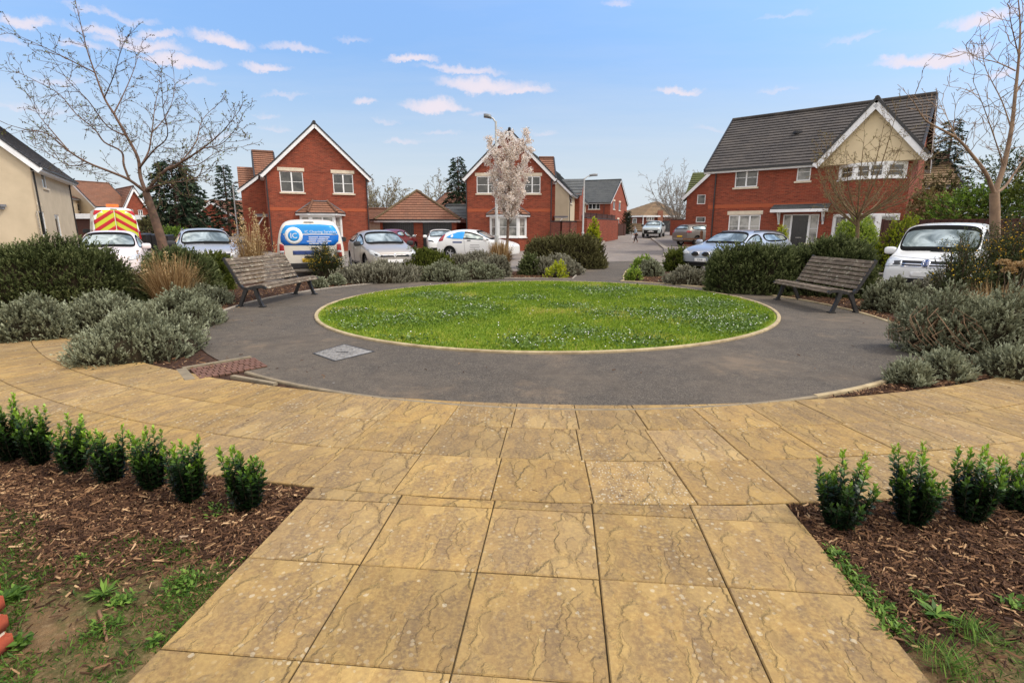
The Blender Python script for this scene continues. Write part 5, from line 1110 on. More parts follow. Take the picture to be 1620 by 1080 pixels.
def side_hatch():
    c = Car('hatchback', 'white three door hatchback seen from the side with a blue rear quarter window', 'car', hatch(3.95, 1.72, 1.47, cowl=.92, roof=.05), p_white, (1.26, -1.23), .3, sides=((3, 6),))
    for ax in 'LS':
        q = c.patch('quarter_panel', ax, [(-1.05, 1.0), (-.50, .99), (-.48, 1.34), (-.80, 1.33), (-1.25, 1.18), (-1.45, 1.06)], m_vblue2, .009)
        c.patch('panel_ring', ax, [(-1.12 + .07*math.cos(k*PI/6), 1.12 + .07*math.sin(k*PI/6)) for k in range(12)], m_vwhite, .012, q)
        c.patch('door_sticker', ax, [(-1.05, .80), (-.55, .80), (-.55, .87), (-1.05, .87)], m_vnavy, .006)
        for k in range(4): c.patch('small_print', ax, [(-.12 - .03*(k % 2), .712 - k*.075), (.36 + .04*(k % 2), .712 - k*.075), (.36 + .04*(k % 2), .726 - k*.075), (-.12 - .03*(k % 2), .726 - k*.075)], m_trim, .004)
        c.patch('door_handle', ax, [(-.28, .90), (-.10, .90), (-.10, .935), (-.28, .935)], m_ink, .02)
        c.patch('tail_light', ax, [(-1.60, .90), (-1.84, .86), (-1.83, 1.0), (-1.62, 1.20), (-1.54, 1.20)], m_red, .014)
        c.patch('headlight', ax, [(1.40, .76), (1.72, .66), (1.80, .60), (1.62, .70)], m_lens, .012)
    c.mirror(.66, .82, 1.0, p_white); c.seams(.86, -.42, .3, .95); c.plate('R', .62, '', m_ply)
    a = A(694, 395, 27.0); b = A(825, 395, 25.6); d = Vector((b.x - a.x, b.y - a.y)); m = (a + b) / 2; c.place((m.x, m.y, 0), face(d))
side_hatch()
def blue_estate():
    c = Car('estate_car', 'pale metallic blue estate with a twin oval grille behind the right hedge', 'car', estate(4.8, 1.85, 1.46), p_blue, (1.5, -1.35), .33)
    for sy in (1, -1):
        c.patch('headlight', 'F', [(sy*.42, .64), (sy*.74, .62), (sy*.86, .76), (sy*.72, .80), (sy*.50, .72)], m_lens, .014)
        g = c.patch('grille', 'F', [(sy*.20 + .155*math.cos(k*PI/8), .65 + .085*math.sin(k*PI/8)) for k in range(16)], m_chrome, .02); c.patch('grille_mesh', 'F', [(sy*.20 + .13*math.cos(k*PI/8), .65 + .066*math.sin(k*PI/8)) for k in range(16)], m_ink, .024, g)
        c.line('roof_rail', 'T', [(.2, sy*.60), (-2.0, sy*.57)], m_trim, .018, off=.04)
    c.plate('F', .45, 'YX09', m_plw, w=.42); c.patch('lower_grille', 'F', [(-.75, .27), (.75, .27), (.72, .38), (-.72, .38)], m_ink, .01); c.mirror(.98, .9, 1.02, p_blue); c.seams(.7, -.4, .4, .95); c.line('wiper', 'T', [(1.22, .6), (1.2, -.1)], m_ink, .01, off=.01)
    a = A(1080, 425, 18.6); d = Vector((-.80, -.60)).normalized(); s = Vector((-d.y, d.x)); e = Vector((a.x, a.y)) - d * 2.2 + s * .8; c.place((e.x, e.y, 0), face(d))
blue_estate()
def white_van():
    c = Car('delivery_van', 'clean white van facing the green behind the right bench', 'van', van(4.45, 1.80, 1.86, cowl=1.12, roof=.50, rw=.13, tw=.92), p_white, (1.38, -1.35), .32, sides=((3, 5),), rear_glass=False)
    for sy in (1, -1):
        h = c.patch('headlight', 'F', [(sy*.46, .79), (sy*.82, .75), (sy*.865, .98), (sy*.80, .99), (sy*.50, .92)], m_lens, .014); c.patch('lamp_bezel', 'F', [(sy*.5, .81), (sy*.66, .80), (sy*.66, .89), (sy*.52, .90)], m_trim, .018, h)
    g = c.patch('grille', 'F', [(-.47, .77), (.47, .77), (.50, .91), (-.50, .91)], m_ink, .012)
    for z in (.83, .775): c.patch('grille_bar', 'F', [(-.48, z - .009), (.48, z - .009), (.48, z + .009), (-.48, z + .009)], m_chrome, .02, g)
    cc = lambda R, n=20: [(R*math.cos(2*PI*k/n), .845 + R*math.sin(2*PI*k/n)) for k in range(n)]
    b = c.patch('badge', 'F', cc(.085), m_chrome, .03); c.patch('badge_field', 'F', cc(.072), m_vnavy, .034, b)
    for pts in ([(-.045, .895), (-.015, .848), (0, .872), (.015, .848), (.045, .895)], [(-.062, .872), (-.033, .795), (0, .838), (.033, .795), (.062, .872)]): c.line('badge_letters', 'F', pts, m_chrome, .007, b, off=.037)
    c.patch('lower_grille', 'F', [(-.7, .36), (.7, .36), (.66, .5), (-.66, .5)], m_ink, .012); c.plate('F', .60, '', m_plw); c.mirror(1.0, .88, 1.12, p_white, 1.15); c.seams(.95, -.1, .4, 1.05); c.line('wiper', 'T', [(1.28, .65), (1.2, -.1)], m_ink, .01, off=.01); c.line('bonnet_seam', 'F', [(-.78, 1.0), (0, .96), (.78, 1.0)], m_trim, .004)
    a = A(1469, 410, 12.9); d = Vector((-a.x, -a.y)).normalized(); d = Matrix.Rotation(math.radians(-9), 2) @ d; c.place((a.x - d.x * 1.9, a.y - d.y * 1.9, -.2), face(d))
white_van()
def suv():
    c = Car('suv', 'olive grey four by four seen from behind on the right driveway', 'car', [(q[0], q[1] + .08, q[2] + .14, q[3] + .16, q[4], q[5]) for q in estate(4.6, 1.88, 1.50)], p_suv, (1.4, -1.35), .36)
    for sy in (1, -1): c.patch('tail_light', 'R', [(sy*.62, 1.0), (sy*.84, .98), (sy*.82, 1.14), (sy*.64, 1.14)], m_red, .014)
    for ax in 'LS': c.patch('tail_light', ax, [(-1.95, 1.0), (-2.16, .98), (-2.12, 1.14), (-1.98, 1.14)], m_red, .014)
    c.plate('R', .72, '', m_ply); c.patch('rear_bumper', 'R', [(.84, .46), (-.84, .46), (-.84, .58), (.84, .58)], m_plate, .03)
    a = A(1069, 375, 41); d = Vector((.88, .47)); e = Vector((a.x, a.y)) + d.normalized() * 2.3 + Vector((.2, -.3)); c.place((e.x, e.y, gz(e.x, e.y) + .08), face(d))
suv()
def far_suv():
    c = Car('suv', 'pale silver four by four with a black grille parked on the far kerb', 'car', [(q[0], q[1] + .12, q[2] + .2, q[3] + .22, q[4] * 1.05, q[5] * 1.02) for q in estate(4.7, 1.9, 1.50)], p_pale, (1.5, -1.4), .38)
    c.patch('grille', 'F', [(-.9, .40), (.9, .40), (.86, .74), (-.86, .74)], m_ink, .02); c.plate('F', .62, '', m_plw, w=.6, h=.14); c.mirror(.95, .95, 1.22, m_trim, 1.2)
    for sy in (1, -1): c.patch('headlight', 'F', [(sy*.6, .78), (sy*.88, .78), (sy*.90, .90), (sy*.64, .90)], m_lens, .02)
    Y = 55; p = A(1031, 370, Y); d = Vector((-.42, -1)).normalized(); c.place((p.x - d.x * 1.5, Y - d.y * 1.5, gz(p.x, Y + 1)), face(d))
far_suv()
# ================================================================ PLANTS
def unit(v): return v / np.maximum(np.linalg.norm(v, axis=-1, keepdims=True), 1e-9)
def leafquads(B, D, L, W, twist=None, fold=.25):
    """diamond leaves: base, direction, length, half width"""
    N = len(B); D = unit(D); r = rng.normal(size=(N, 3)) if twist is None else twist
    S = unit(np.cross(D, r)); U = np.cross(S, D); L = np.broadcast_to(L, (N,))[:, None]; W = np.broadcast_to(W, (N,))[:, None]
    V = np.stack([B, B + D*L*.5 + S*W + U*W*fold, B + D*L, B + D*L*.5 - S*W + U*W*fold], 1).reshape(-1, 3)
    return V, np.arange(N*4).reshape(-1, 4)
def dome_points(n, rx, ry, h, lump=.16, box=.0, seed=0, low=-.15):
    """points and outward directions over a lumpy dome; box squares the plan off into a clipped hedge"""
    d = unit(rng.normal(size=(n*3, 3))); d[:, 2] = np.where(d[:, 2] < low, -d[:, 2], d[:, 2]); d = d[:n]
    if box:
        m = np.abs(d).max(1, keepdims=True) ; d2 = d / m; q = d * (1 - box) + d2 * box * .92
    else: q = d
    k = np.array([pnoise(Vector((p[0]*1.9 + seed*3.7, p[1]*1.9 - seed, p[2]*1.9))) + .5 * pnoise(Vector((p[0]*4.3 - seed, p[1]*4.3, p[2]*4.3 + seed))) for p in q]) if n <= 2500 else None
    if k is None:
        f = rng.normal(size=(6, 3)) * 2.6; ph_ = rng.uniform(0, 6.28, 6); k = np.mean([np.sin(q @ f[i] + ph_[i]) for i in range(6)], 0) * .9
        f = rng.normal(size=(6, 3)) * 6; k = k + .4 * np.mean([np.sin(q @ f[i] + ph_[i]) for i in range(6)], 0)
    r = 1 + lump * k
    P = q * r[:, None] * np.array([rx, ry, h]); Nn = unit(q / np.array([rx, ry, h]))
    return P, Nn
def sprigs(P, D, sl, k, nl, nw, spread=.75, rbase=0, up=.0):
    """needled sprigs: k leaves along each; returns V, F, rnd"""
    n = len(P); D = unit(D); sl = np.broadcast_to(sl, (n,)) * rng.uniform(.6, 1.35, n)
    t = np.tile(np.linspace(.08, 1, k), n); idx = np.repeat(np.arange(n), k)
    B = P[idx] + D[idx] * (sl[idx] * t)[:, None]
    perp = unit(np.cross(D[idx], rng.normal(size=(n*k, 3))))
    dd = D[idx] * (.55 + .5 * t)[:, None] + perp * (spread * (1.15 - .55 * t))[:, None]; dd[:, 2] += up
    V, F_ = leafquads(B, dd, nl * rng.uniform(.7, 1.25, n*k), nw)
    r = np.clip(rbase + .12 + .5 * t + np.repeat(rng.normal(0, .14, n), k) + rng.normal(0, .06, n*k), 0, 1)  # sprig bases darkened as painted shade, tips paler
    return V, F_, np.repeat(r, 4)
def cat(parts):
    Vs, Fs, Rs, o = [], [], [], 0
    for V, F_, r in parts: Vs.append(V); Fs.append(F_ + o); Rs.append(r); o += len(V)
    return np.concatenate(Vs), np.concatenate(Fs), np.concatenate(Rs)
m_lav = leafmat('lavender_leaf', [(.0, (.040, .036, .018)), (.3, (.13, .13, .075)), (.65, (.27, .285, .18)), (1, (.44, .46, .32))], .75, .15, .30, 3.0, .1)
m_lavg = leafmat('grey_leaf', [(.0, (.050, .042, .030)), (.3, (.15, .14, .095)), (.65, (.28, .265, .19)), (1, (.42, .41, .31))], .8, .12, .32, 3.5, .1)
m_hedge = leafmat('hedge_leaf', [(.0, (.014, .018, .006)), (.35, (.046, .060, .020)), (.7, (.125, .150, .055)), (1, (.27, .29, .13))], .6, .18, .35, 1.3, .12)
m_hedgeb = leafmat('brownish_hedge_leaf', [(.0, (.024, .018, .008)), (.35, (.075, .068, .026)), (.7, (.135, .13, .052)), (1, (.22, .20, .09))], .7, .15, .4, 1.6, .1)
m_jun = leafmat('juniper_leaf', [(.0, (.014, .018, .004)), (.35, (.050, .066, .010)), (.7, (.115, .14, .024)), (1, (.21, .22, .05))], .65, .2, .3, 2.0, .12)
m_euo = leafmat('glossy_leaf', [(.0, (.005, .011, .004)), (.35, (.016, .040, .009)), (.65, (.075, .155, .014)), (1, (.27, .42, .035))], .38, .22, .08, 5.0, .3)
m_lime = leafmat('lime_leaf', [(.0, (.08, .11, .008)), (.4, (.24, .28, .015)), (.8, (.46, .48, .03)), (1, (.58, .58, .07))], .5, .3, .15, 3)
m_green = leafmat('green_leaf', [(.0, (.022, .038, .006)), (.4, (.085, .145, .018)), (.75, (.19, .29, .035)), (1, (.36, .44, .07))], .5, .3, .25, 2)
m_straw = leafmat('straw', [(.0, (.10, .055, .022)), (.4, (.26, .155, .065)), (.75, (.44, .30, .14)), (1, (.62, .48, .28))], .8, .25, .2, 3, .15)
m_gorse = leafmat('gorse_leaf', [(.0, (.012, .016, .006)), (.45, (.04, .055, .016)), (1, (.12, .14, .045))], .6, .12, .3, 3)
m_yflower = leafmat('yellow_flower', [(0, (.45, .22, .01)), (.5, (.68, .42, .02)), (1, (.80, .60, .08))], .6, .2, .1, 3)
m_core = M('shrub_core_and_stems', (.035, .026, .015), (.018, .016, .008), 14, .95, .15, bump=.8, bscale=40, bdist=.03)
m_twig = M('twig_bark', (.10, .070, .045), (.055, .038, .025), 12, .9, .2)
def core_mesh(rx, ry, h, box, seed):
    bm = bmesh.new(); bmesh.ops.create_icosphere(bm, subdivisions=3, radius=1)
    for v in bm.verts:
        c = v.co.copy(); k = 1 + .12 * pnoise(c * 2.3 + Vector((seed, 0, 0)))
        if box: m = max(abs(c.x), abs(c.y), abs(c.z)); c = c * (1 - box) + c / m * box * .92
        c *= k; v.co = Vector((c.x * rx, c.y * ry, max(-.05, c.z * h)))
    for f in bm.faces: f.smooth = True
    me = bpy.data.meshes.new('stems'); bm.to_mesh(me); bm.free(); return me  # solid dark core filling the shrub against see-through, not separate stems
SEED = [0]
def shrub(name, label, cat_, loc, rx, ry, h, mat, n, sl=.09, k=12, nl=.03, nw=.0035, lump=.16, box=0, up=.55, spread=.75, rz=0, group=None, shrink=.80, rb=0, lobes=0):
    SEED[0] += 1; t = thing(name, label, cat_, loc, rz, group)
    if lobes:                                    # several low mounds grown into each other
        L_ = [(0, 0, rx*.62, ry*.62, h)]
        for i in range(lobes): a = 2*PI*i/lobes + random.uniform(-.35, .35); q = random.uniform(.48, .66); w_ = random.uniform(.40, .56); L_.append((math.cos(a)*rx*q, math.sin(a)*ry*q, rx*w_, ry*w_, h*random.uniform(.52, .88)))
        PP, NN = [], []
        for i, (cx, cy, ax_, ay_, hh) in enumerate(L_):
            p, nn = dome_points(int(n*1.25*(ax_*ay_ + (ax_+ay_)*hh*.5) / sum(q[2]*q[3] + (q[2]+q[3])*q[4]*.5 for q in L_)) + 20, ax_, ay_, hh, lump*.7, box, SEED[0] + i*.37); p = p + np.array([cx, cy, 0]); ok = np.ones(len(p), bool)
            for j, (x2, y2, a2, b2, h2) in enumerate(L_):
                if j != i: ok &= ((p[:, 0]-x2)/a2)**2 + ((p[:, 1]-y2)/b2)**2 + (p[:, 2]/h2)**2 > .80
            PP.append(p[ok]); NN.append(nn[ok])
        P, Nn = np.concatenate(PP), np.concatenate(NN); n = len(P)
    else: P, Nn = dome_points(n, rx, ry, h, lump, box, SEED[0])
    cl = (np.sin(P[:, 0]*9/max(rx, .3) + SEED[0]) * np.sin(P[:, 1]*8/max(ry, .3)) * np.sin(P[:, 2]*7/max(h, .3) + 1)); P = P * (1 + .07*cl)[:, None]; D = Nn * .75 + rng.normal(0, .28, (n, 3)); D[:, 2] += up
    P = P * rng.uniform(.78, 1.0, (n, 1)); P[:, 2] = np.maximum(P[:, 2], .01); stray = rng.uniform(0, 1, n) < .05; P[stray] *= 1.07; D[stray, 2] += .3
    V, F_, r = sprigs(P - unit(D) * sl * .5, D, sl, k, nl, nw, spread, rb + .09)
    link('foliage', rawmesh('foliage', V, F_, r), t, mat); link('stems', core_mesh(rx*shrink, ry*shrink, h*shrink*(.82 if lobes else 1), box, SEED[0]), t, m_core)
    t['rad'] = rx; return t
def px_shrub(name, label, cat_, xl, xr, yt, yb, mat, ratio=.8, dens=1.0, hmul=1.0, **kw):
    xc = (xl + xr) / 2; f = G(xc, yb); dist = math.hypot(f.x, f.y); cosv = 1 / math.hypot(1, (xc-810)/F)
    rx = (xr - xl) / 2 * f.y / F * cosv; ry = rx * ratio; dirv = Vector((f.x, f.y)).normalized(); c = Vector((f.x, f.y)) + dirv * ry * .85
    h = (A(xc, yt, c.y).z - gz(c.x, c.y)) * hmul * .94; rz = math.atan2(dirv.y, dirv.x) - PI/2
    s = F * .632 / c.y                               # render pixels per metre
    nl = kw.pop('nl', .034); nw = kw.pop('nw', None) or max(.0035, .55 / s); sl = kw.pop('sl', max(.09, .075 * (rx + h)))
    area = PI * (rx * ry + (rx + ry) * h); n = int(min(9000, max(500, area * 620 * dens * min(1.6, s / 45))))
    return shrub(name, label, cat_, (c.x, c.y, gz(c.x, c.y)), rx, ry, h, mat, n, sl=sl, nl=nl, nw=nw, rz=rz, **kw)
LV = dict(name='lavender_bush', cat_='lavender', group='grey green lavender bushes')
def lav(label, xl, xr, yt, yb, mat=None, **kw): kw.setdefault('k', 13); kw.setdefault('spread', .62); kw.setdefault('up', .7); w_ = xr - xl; kw.setdefault('lobes', 0 if w_ < 60 else (5 if w_ < 90 else 8)); m_ = .13*w_ if w_ >= 60 else 0; xl, xr = xl - m_, xr + m_; return px_shrub(LV['name'], label, LV['cat_'], xl, xr, yt, yb, mat or m_lav, group=LV['group'], **kw)
lav('grey green lavender bush at the far left end of the curved walk', 10, 135, 463, 540, ratio=.9)
lav('tall back lavender bush of the left clump, under the dark hedge', 105, 252, 458, 528, ratio=.8)
lav('broad front lavender bush beside the clay block paving', 118, 330, 490, 577, ratio=.75, lump=.2)
lav('lavender bush of the left clump nearest the left bench', 225, 352, 455, 524, ratio=.9)
lav('low lavender bush tucked between the left hedge and left bench', 262, 368, 447, 486, ratio=.8)
lav('tiny grey lavender tuft under the seat end of the left bench', 494, 517, 439, 456)
lav('small grey lavender tuft left of the wide grey lavender mound', 520, 546, 434, 452)
lav('widest grey lavender mound at the back of the circle', 545, 664, 411, 449, m_lavg, ratio=.6)
lav('rounded lavender mound in front of the green juniper', 667, 735, 412, 446, ratio=.8)
lav('lavender mound left of the brown grass tuft, in the front row', 722, 784, 413, 443, ratio=.8)
lav('darker lavender mound beside the brown grass tuft', 760, 810, 402, 440, m_lavg, ratio=.8)
lav('hazy grey lavender behind the front row, by the white hatchback', 712, 800, 398, 422, m_lavg, ratio=.6)
lav('dome of grey lavender behind the small lime yellow plant', 848, 920, 400, 437, m_lavg, ratio=.8)
lav('small lavender clump at the right mouth of the path', 1004, 1050, 412, 438, ratio=.9)
lav('sprawling grey lavender in front of the blue estate car', 1050, 1116, 419, 452, m_lavg, ratio=.8)
lav('loose lavender bush behind the arm of the right bench', 1368, 1452, 436, 496, ratio=.9)
BIG = lav('big sprawling lavender bush with bare brown stems at the right', 1414, 1545, 446, 566, ratio=.8, lump=.30, shrink=.62)
def bare_stems(t):
    mb = MB()
    for i in range(30):
        a = random.uniform(-2.7, -.4); r0 = .1; R = t['rad'] * random.uniform(.75, 1.12); z1 = random.uniform(.10, .50); a2 = a + random.uniform(-.6, .6); mb.tube([(math.cos(a)*r0, math.sin(a)*r0*.8, .02), (math.cos(a)*R*.6, math.sin(a)*R*.5, z1*1.15 + .05), (math.cos(a2)*R, math.sin(a2)*R*.85, z1), (math.cos(a2 + .25)*R*1.02, math.sin(a2 + .25)*R*.9, z1*.6)], [.008, .007, .005, .003], 4, 0, False)
    mb.build('bare_stems', m_stems2, t)
m_stems2 = M('bare_lavender_stem', (.26, .165, .095), (.16, .10, .06), 20, .9, .2)
bare_stems(BIG)
lav('pale silvery lavender bush at the far right edge', 1495, 1665, 442, 575, ratio=.8, lump=.2)
lav('lavender bush low at the right edge beside the walk', 1540, 1660, 545, 603, ratio=.8)
lav('smallest round lavender bush on the bark beside the tarmac', 1400, 1466, 568, 612, ratio=.9)
lav('young lavender bush between the round one and the bare stems', 1446, 1528, 552, 603, ratio=.9)
lav('grey lavender behind the right bench, in front of the white van', 1440, 1530, 428, 470, m_lavg, ratio=.7)
def hedge(label, xl, xr, yt, yb, mat=None, name='hedge', cat_='hedge', **kw): kw.setdefault('box', .5); kw.setdefault('k', 10); kw.setdefault('nl', .055); kw.setdefault('sl', .17); kw.setdefault('up', .6); kw.setdefault('lump', .17); return px_shrub(name, label, cat_, xl, xr, yt, yb, mat or m_hedge, group='evergreen hedges around the green', **kw)
hedge('long dark green hedge at the left edge in front of the white car', -60, 236, 371, 490, ratio=.35, dens=.9)
hedge('dark green hedge bush between the dry grass and left bench', 222, 362, 386, 478, ratio=.7, box=.35)
hedge('brownish green hedge in front of the blossom tree house', 826, 960, 368, 426, m_hedgeb, ratio=.55)
hedge('small dark green bush tucked under the brownish hedge', 822, 856, 404, 436, name='bush', cat_='bush', box=.1)
hedge('long dark green hedge hiding the blue estate car', 1108, 1262, 380, 466, ratio=.45, dens=.95)
hedge('dark green hedge bush behind the right bench', 1222, 1385, 374, 470, ratio=.5, dens=.95)
hedge('small clipped green hedge left of the blue estate car', 1050, 1108, 392, 430, m_jun, box=.5, ratio=.7)
hedge('low olive green juniper spreading in front of the grey hatchback', 606, 722, 395, 432, m_jun, name='juniper', cat_='shrub', ratio=.5, box=.2)
hedge('dark evergreen bush growing against the corner of the large house', 1092, 1126, 342, 386, name='bush', cat_='bush', box=.2, ratio=.9, dens=1.3)
hedge('dark low bush behind the left bench back', 318, 372, 398, 460, m_jun, name='bush', cat_='bush', box=.2, ratio=.8)
def leafy(label, xl, xr, yt, yb, Y, mat, name='bush', cat_='bush', n=1500, nl=.06, nw=.018, k=6, box=0, zb=0, group=None, lump=.12, **kw):
    a, b = A(xl, yb, Y), A(xr, yb, Y); c = (a + b) / 2; h = A((xl+xr)/2, yt, Y).z - zb
    return shrub(name, label, cat_, (c.x, Y, zb), (b.x-a.x)/2, (b.x-a.x)/2*.8, h, mat, n, sl=kw.pop('sl', .12), k=k, nl=nl, nw=nw, box=box, group=group, lump=lump, **kw)
leafy('round bright green bush under the bay window of the large house', 1312, 1390, 341, 400, 19.6, m_green, n=3000, rb=.38)
leafy('small round lime yellow bush by the black front door', 1219, 1245, 360, 400, 22.5, m_lime, n=900)
leafy('yellow green leafy bush left of the clean white van', 1388, 1446, 346, 410, 18.8, m_lime, n=1300, lump=.35, rb=-.25)
leafy('tiny lime yellow plant on the bark by the path mouth', 864, 897, 417, 440, G(880, 440).y, m_lime, name='lime_plant', cat_='plant', n=130, nl=.07, nw=.022, shrink=.4, lump=.3)
leafy('bright green low plant at the right kerb of the path', 990, 1014, 425, 444, G(1000, 444).y + .2, m_green, name='ground_plant', cat_='plant', n=200, rb=.2)
leafy('pale green plant behind the lavender at the path mouth', 998, 1040, 405, 436, G(1020, 436).y + .4, m_green, n=500, name='ground_plant', cat_='plant', rb=.15)
leafy('yellowish variegated bush against the brick garden wall', 928, 950, 347, 374, 33, m_lime, n=500, nl=.12, nw=.04, lump=.4, zb=.1)
# ---- gorse bushes with yellow flowers
def gorse(label, xl, xr, yt, yb, Y, n, fl, seed_fl=.5):
    a, b = A(xl, yb, Y), A(xr, yb, Y); c = (a+b)/2; h = A((xl+xr)/2, yt, Y).z; rx = (b.x-a.x)/2; t = thing('gorse_bush', label, 'gorse', (c.x, Y, 0), 0, 'gorse bushes with yellow flowers')
    # stems rise from the base, spiky sprays along each
    parts, fparts, mb = [], [], MB()
    for i in range(n):
        an = random.uniform(0, 2*PI); sp = random.uniform(.15, 1.0); top = Vector((math.cos(an)*rx*sp, math.sin(an)*rx*.8*sp, h*random.uniform(.55, 1.0)*(1.05-.35*sp*sp)))
        b0 = Vector((math.cos(an)*rx*.25*sp, math.sin(an)*rx*.2*sp, 0)); mid = b0.lerp(top, .5) + Vector((0, 0, .08*h)); pts = [b0, mid, top]; mb.tube(pts, [.012, .008, .003], 4, 0, False)
        m = 20; tt = np.sort(rng.uniform(.3, 1.0, m)); P = np.array([(pts[0]*(1-q)**2 + mid*2*q*(1-q) + top*q*q) for q in tt]); dv = np.array(top - b0)
        D = unit(np.tile(dv / np.linalg.norm(dv), (m, 1)) * .6 + rng.normal(0, .5, (m, 3))); parts.append(sprigs(P, D, .16, 9, .045, .006, .9))
        if random.random() < seed_fl:
            q = rng.uniform(.72, 1.0, fl); P = np.array([(pts[0]*(1-x)**2 + mid*2*x*(1-x) + top*x*x) for x in q]) + rng.normal(0, .035, (fl, 3)); V, F_ = leafquads(P, rng.normal(size=(fl, 3)), .035, .013); fparts.append((V, F_, np.repeat(rng.uniform(0, 1, fl), 4)))
    mb.build('stems', m_twig, t); link('foliage', rawmesh('foliage', *cat(parts)), t, m_gorse); tag(link('flowers', rawmesh('flowers', *cat(fparts)), t, m_yflower), kind='stuff')
gorse('spiky gorse bush with yellow flowers in front of the blue panelled van', 486, 545, 386, 449, 15.2, 70, 7, .8)
gorse('large spiky gorse bush with orange yellow flowers at the right edge', 1500, 1665, 346, 470, 9.6, 120, 9, .8)
gorse('low gorse spray reaching in front of the white van bonnet', 1468, 1560, 372, 455, 9.3, 42, 5, .6)
# ---- straw coloured grasses
def grasstuft(label, x, yt, yb, Y, w, n, plume=0, mat=None, droop=.35, bl=1.0, group='dry ornamental grasses'):
    c = A(x, yb, Y); h = A(x, yt, Y).z; t = thing('ornamental_grass', label, 'grass tuft', (c.x, Y, 0), 0, group); s = F*.632/Y; bw = max(.004, .45/s)
    an = rng.uniform(0, 2*PI, n); rad = np.sqrt(rng.uniform(0, 1, n)) * w * .35; b0 = np.stack([np.cos(an)*rad, np.sin(an)*rad, np.zeros(n)], 1)
    L = h * rng.uniform(.45, 1.0, n) * bl; out = rng.uniform(.1, 1.0, n) * w * .5; dirx = np.stack([np.cos(an), np.sin(an), np.zeros(n)], 1); K = 5; V = []; R = []
    side = np.stack([-np.sin(an), np.cos(an), np.zeros(n)], 1)
    for k in range(K):
        q = k / (K-1); p = b0 + dirx * (out * q**1.7)[:, None]; p[:, 2] = L * (q - droop * q**3 * (out / (w*.5))); wd = bw * (1 - .85*q)
        V += [p - side*wd, p + side*wd]
    V = np.stack(V, 1).reshape(-1, 3); base = np.arange(n)[:, None] * (2*K); F_ = np.concatenate([base + np.array([[2*k, 2*k+1, 2*k+3, 2*k+2]]) for k in range(K-1)])
    link('blades', rawmesh('blades', V, F_, np.repeat(rng.uniform(.1, .9, n), 2*K)), t, mat or m_straw)
    if plume:
        tips = rng.choice(n, plume); tp = b0[tips] + dirx[tips] * out[tips][:, None]; tp[:, 2] = L[tips] * (1 - droop * out[tips]/(w*.5)) * 1.0
        ms = 26; P = np.repeat(tp, ms, 0) + np.stack([rng.normal(0, .018, plume*ms), rng.normal(0, .018, plume*ms), rng.uniform(-.02, .26, plume*ms)*h/1.2], 1); D = rng.normal(0, .5, (plume*ms, 3)); D[:, 2] += .9
        Vp, Fp = leafquads(P, D, .05, max(.006, .5/s)); link('plumes', rawmesh('plumes', Vp, Fp, np.repeat(rng.uniform(.45, 1, plume*ms), 4)), t, m_straw)
    return t
grasstuft('straw coloured grass growing through the dark left hedge', 275, 388, 470, 10.2, 1.0, 900, 12)
grasstuft('tall golden plumed grass between the silver estate and blue panelled van', 400, 312, 432, 14.9, .8, 460, 46, bl=.75)
grasstuft('upright brown grass tuft at the foot of the blossom tree', 792, 376, 421, 17.6, .72, 900, 0, droop=.15)
grasstuft('drooping straw grass mound at the right edge under the gorse', 1585, 425, 500, 8.0, 1.3, 1300, 0, droop=1.0)
# ---- dried hydrangea heads at the right edge
def hydrangea():
    c = A(1600, 470, 8.3); t = thing('hydrangea', 'dried hydrangea with pale brown flower heads at the right edge', 'plant', (c.x, 8.3, 0)); mb = MB(); 
    for i, (x, y) in enumerate(((1588, 416), (1608, 420), (1597, 428), (1622, 418))):
        p = A(x, y, 8.3 + random.uniform(-.15, .15)); q = p - Vector((c.x, 8.3, 0)); m2 = MB(); m2.tube([Vector((random.uniform(-.1,.1), 0, 0)), q * .6, q], [.008, .007, .005], 5); m2.build('stem', m_twig, t)
        n = 160; d = unit(rng.normal(size=(n, 3))); d[:, 2] = np.abs(d[:, 2]) - .25; V, F_ = leafquads(np.array(q) + d * np.array([.085, .085, .06]), d + rng.normal(0, .6, (n, 3)), .035, .014); link('flower_head', rawmesh('flower_head', V, F_, np.repeat(rng.uniform(.3, 1, n), 4)), t, m_straw)
hydrangea()
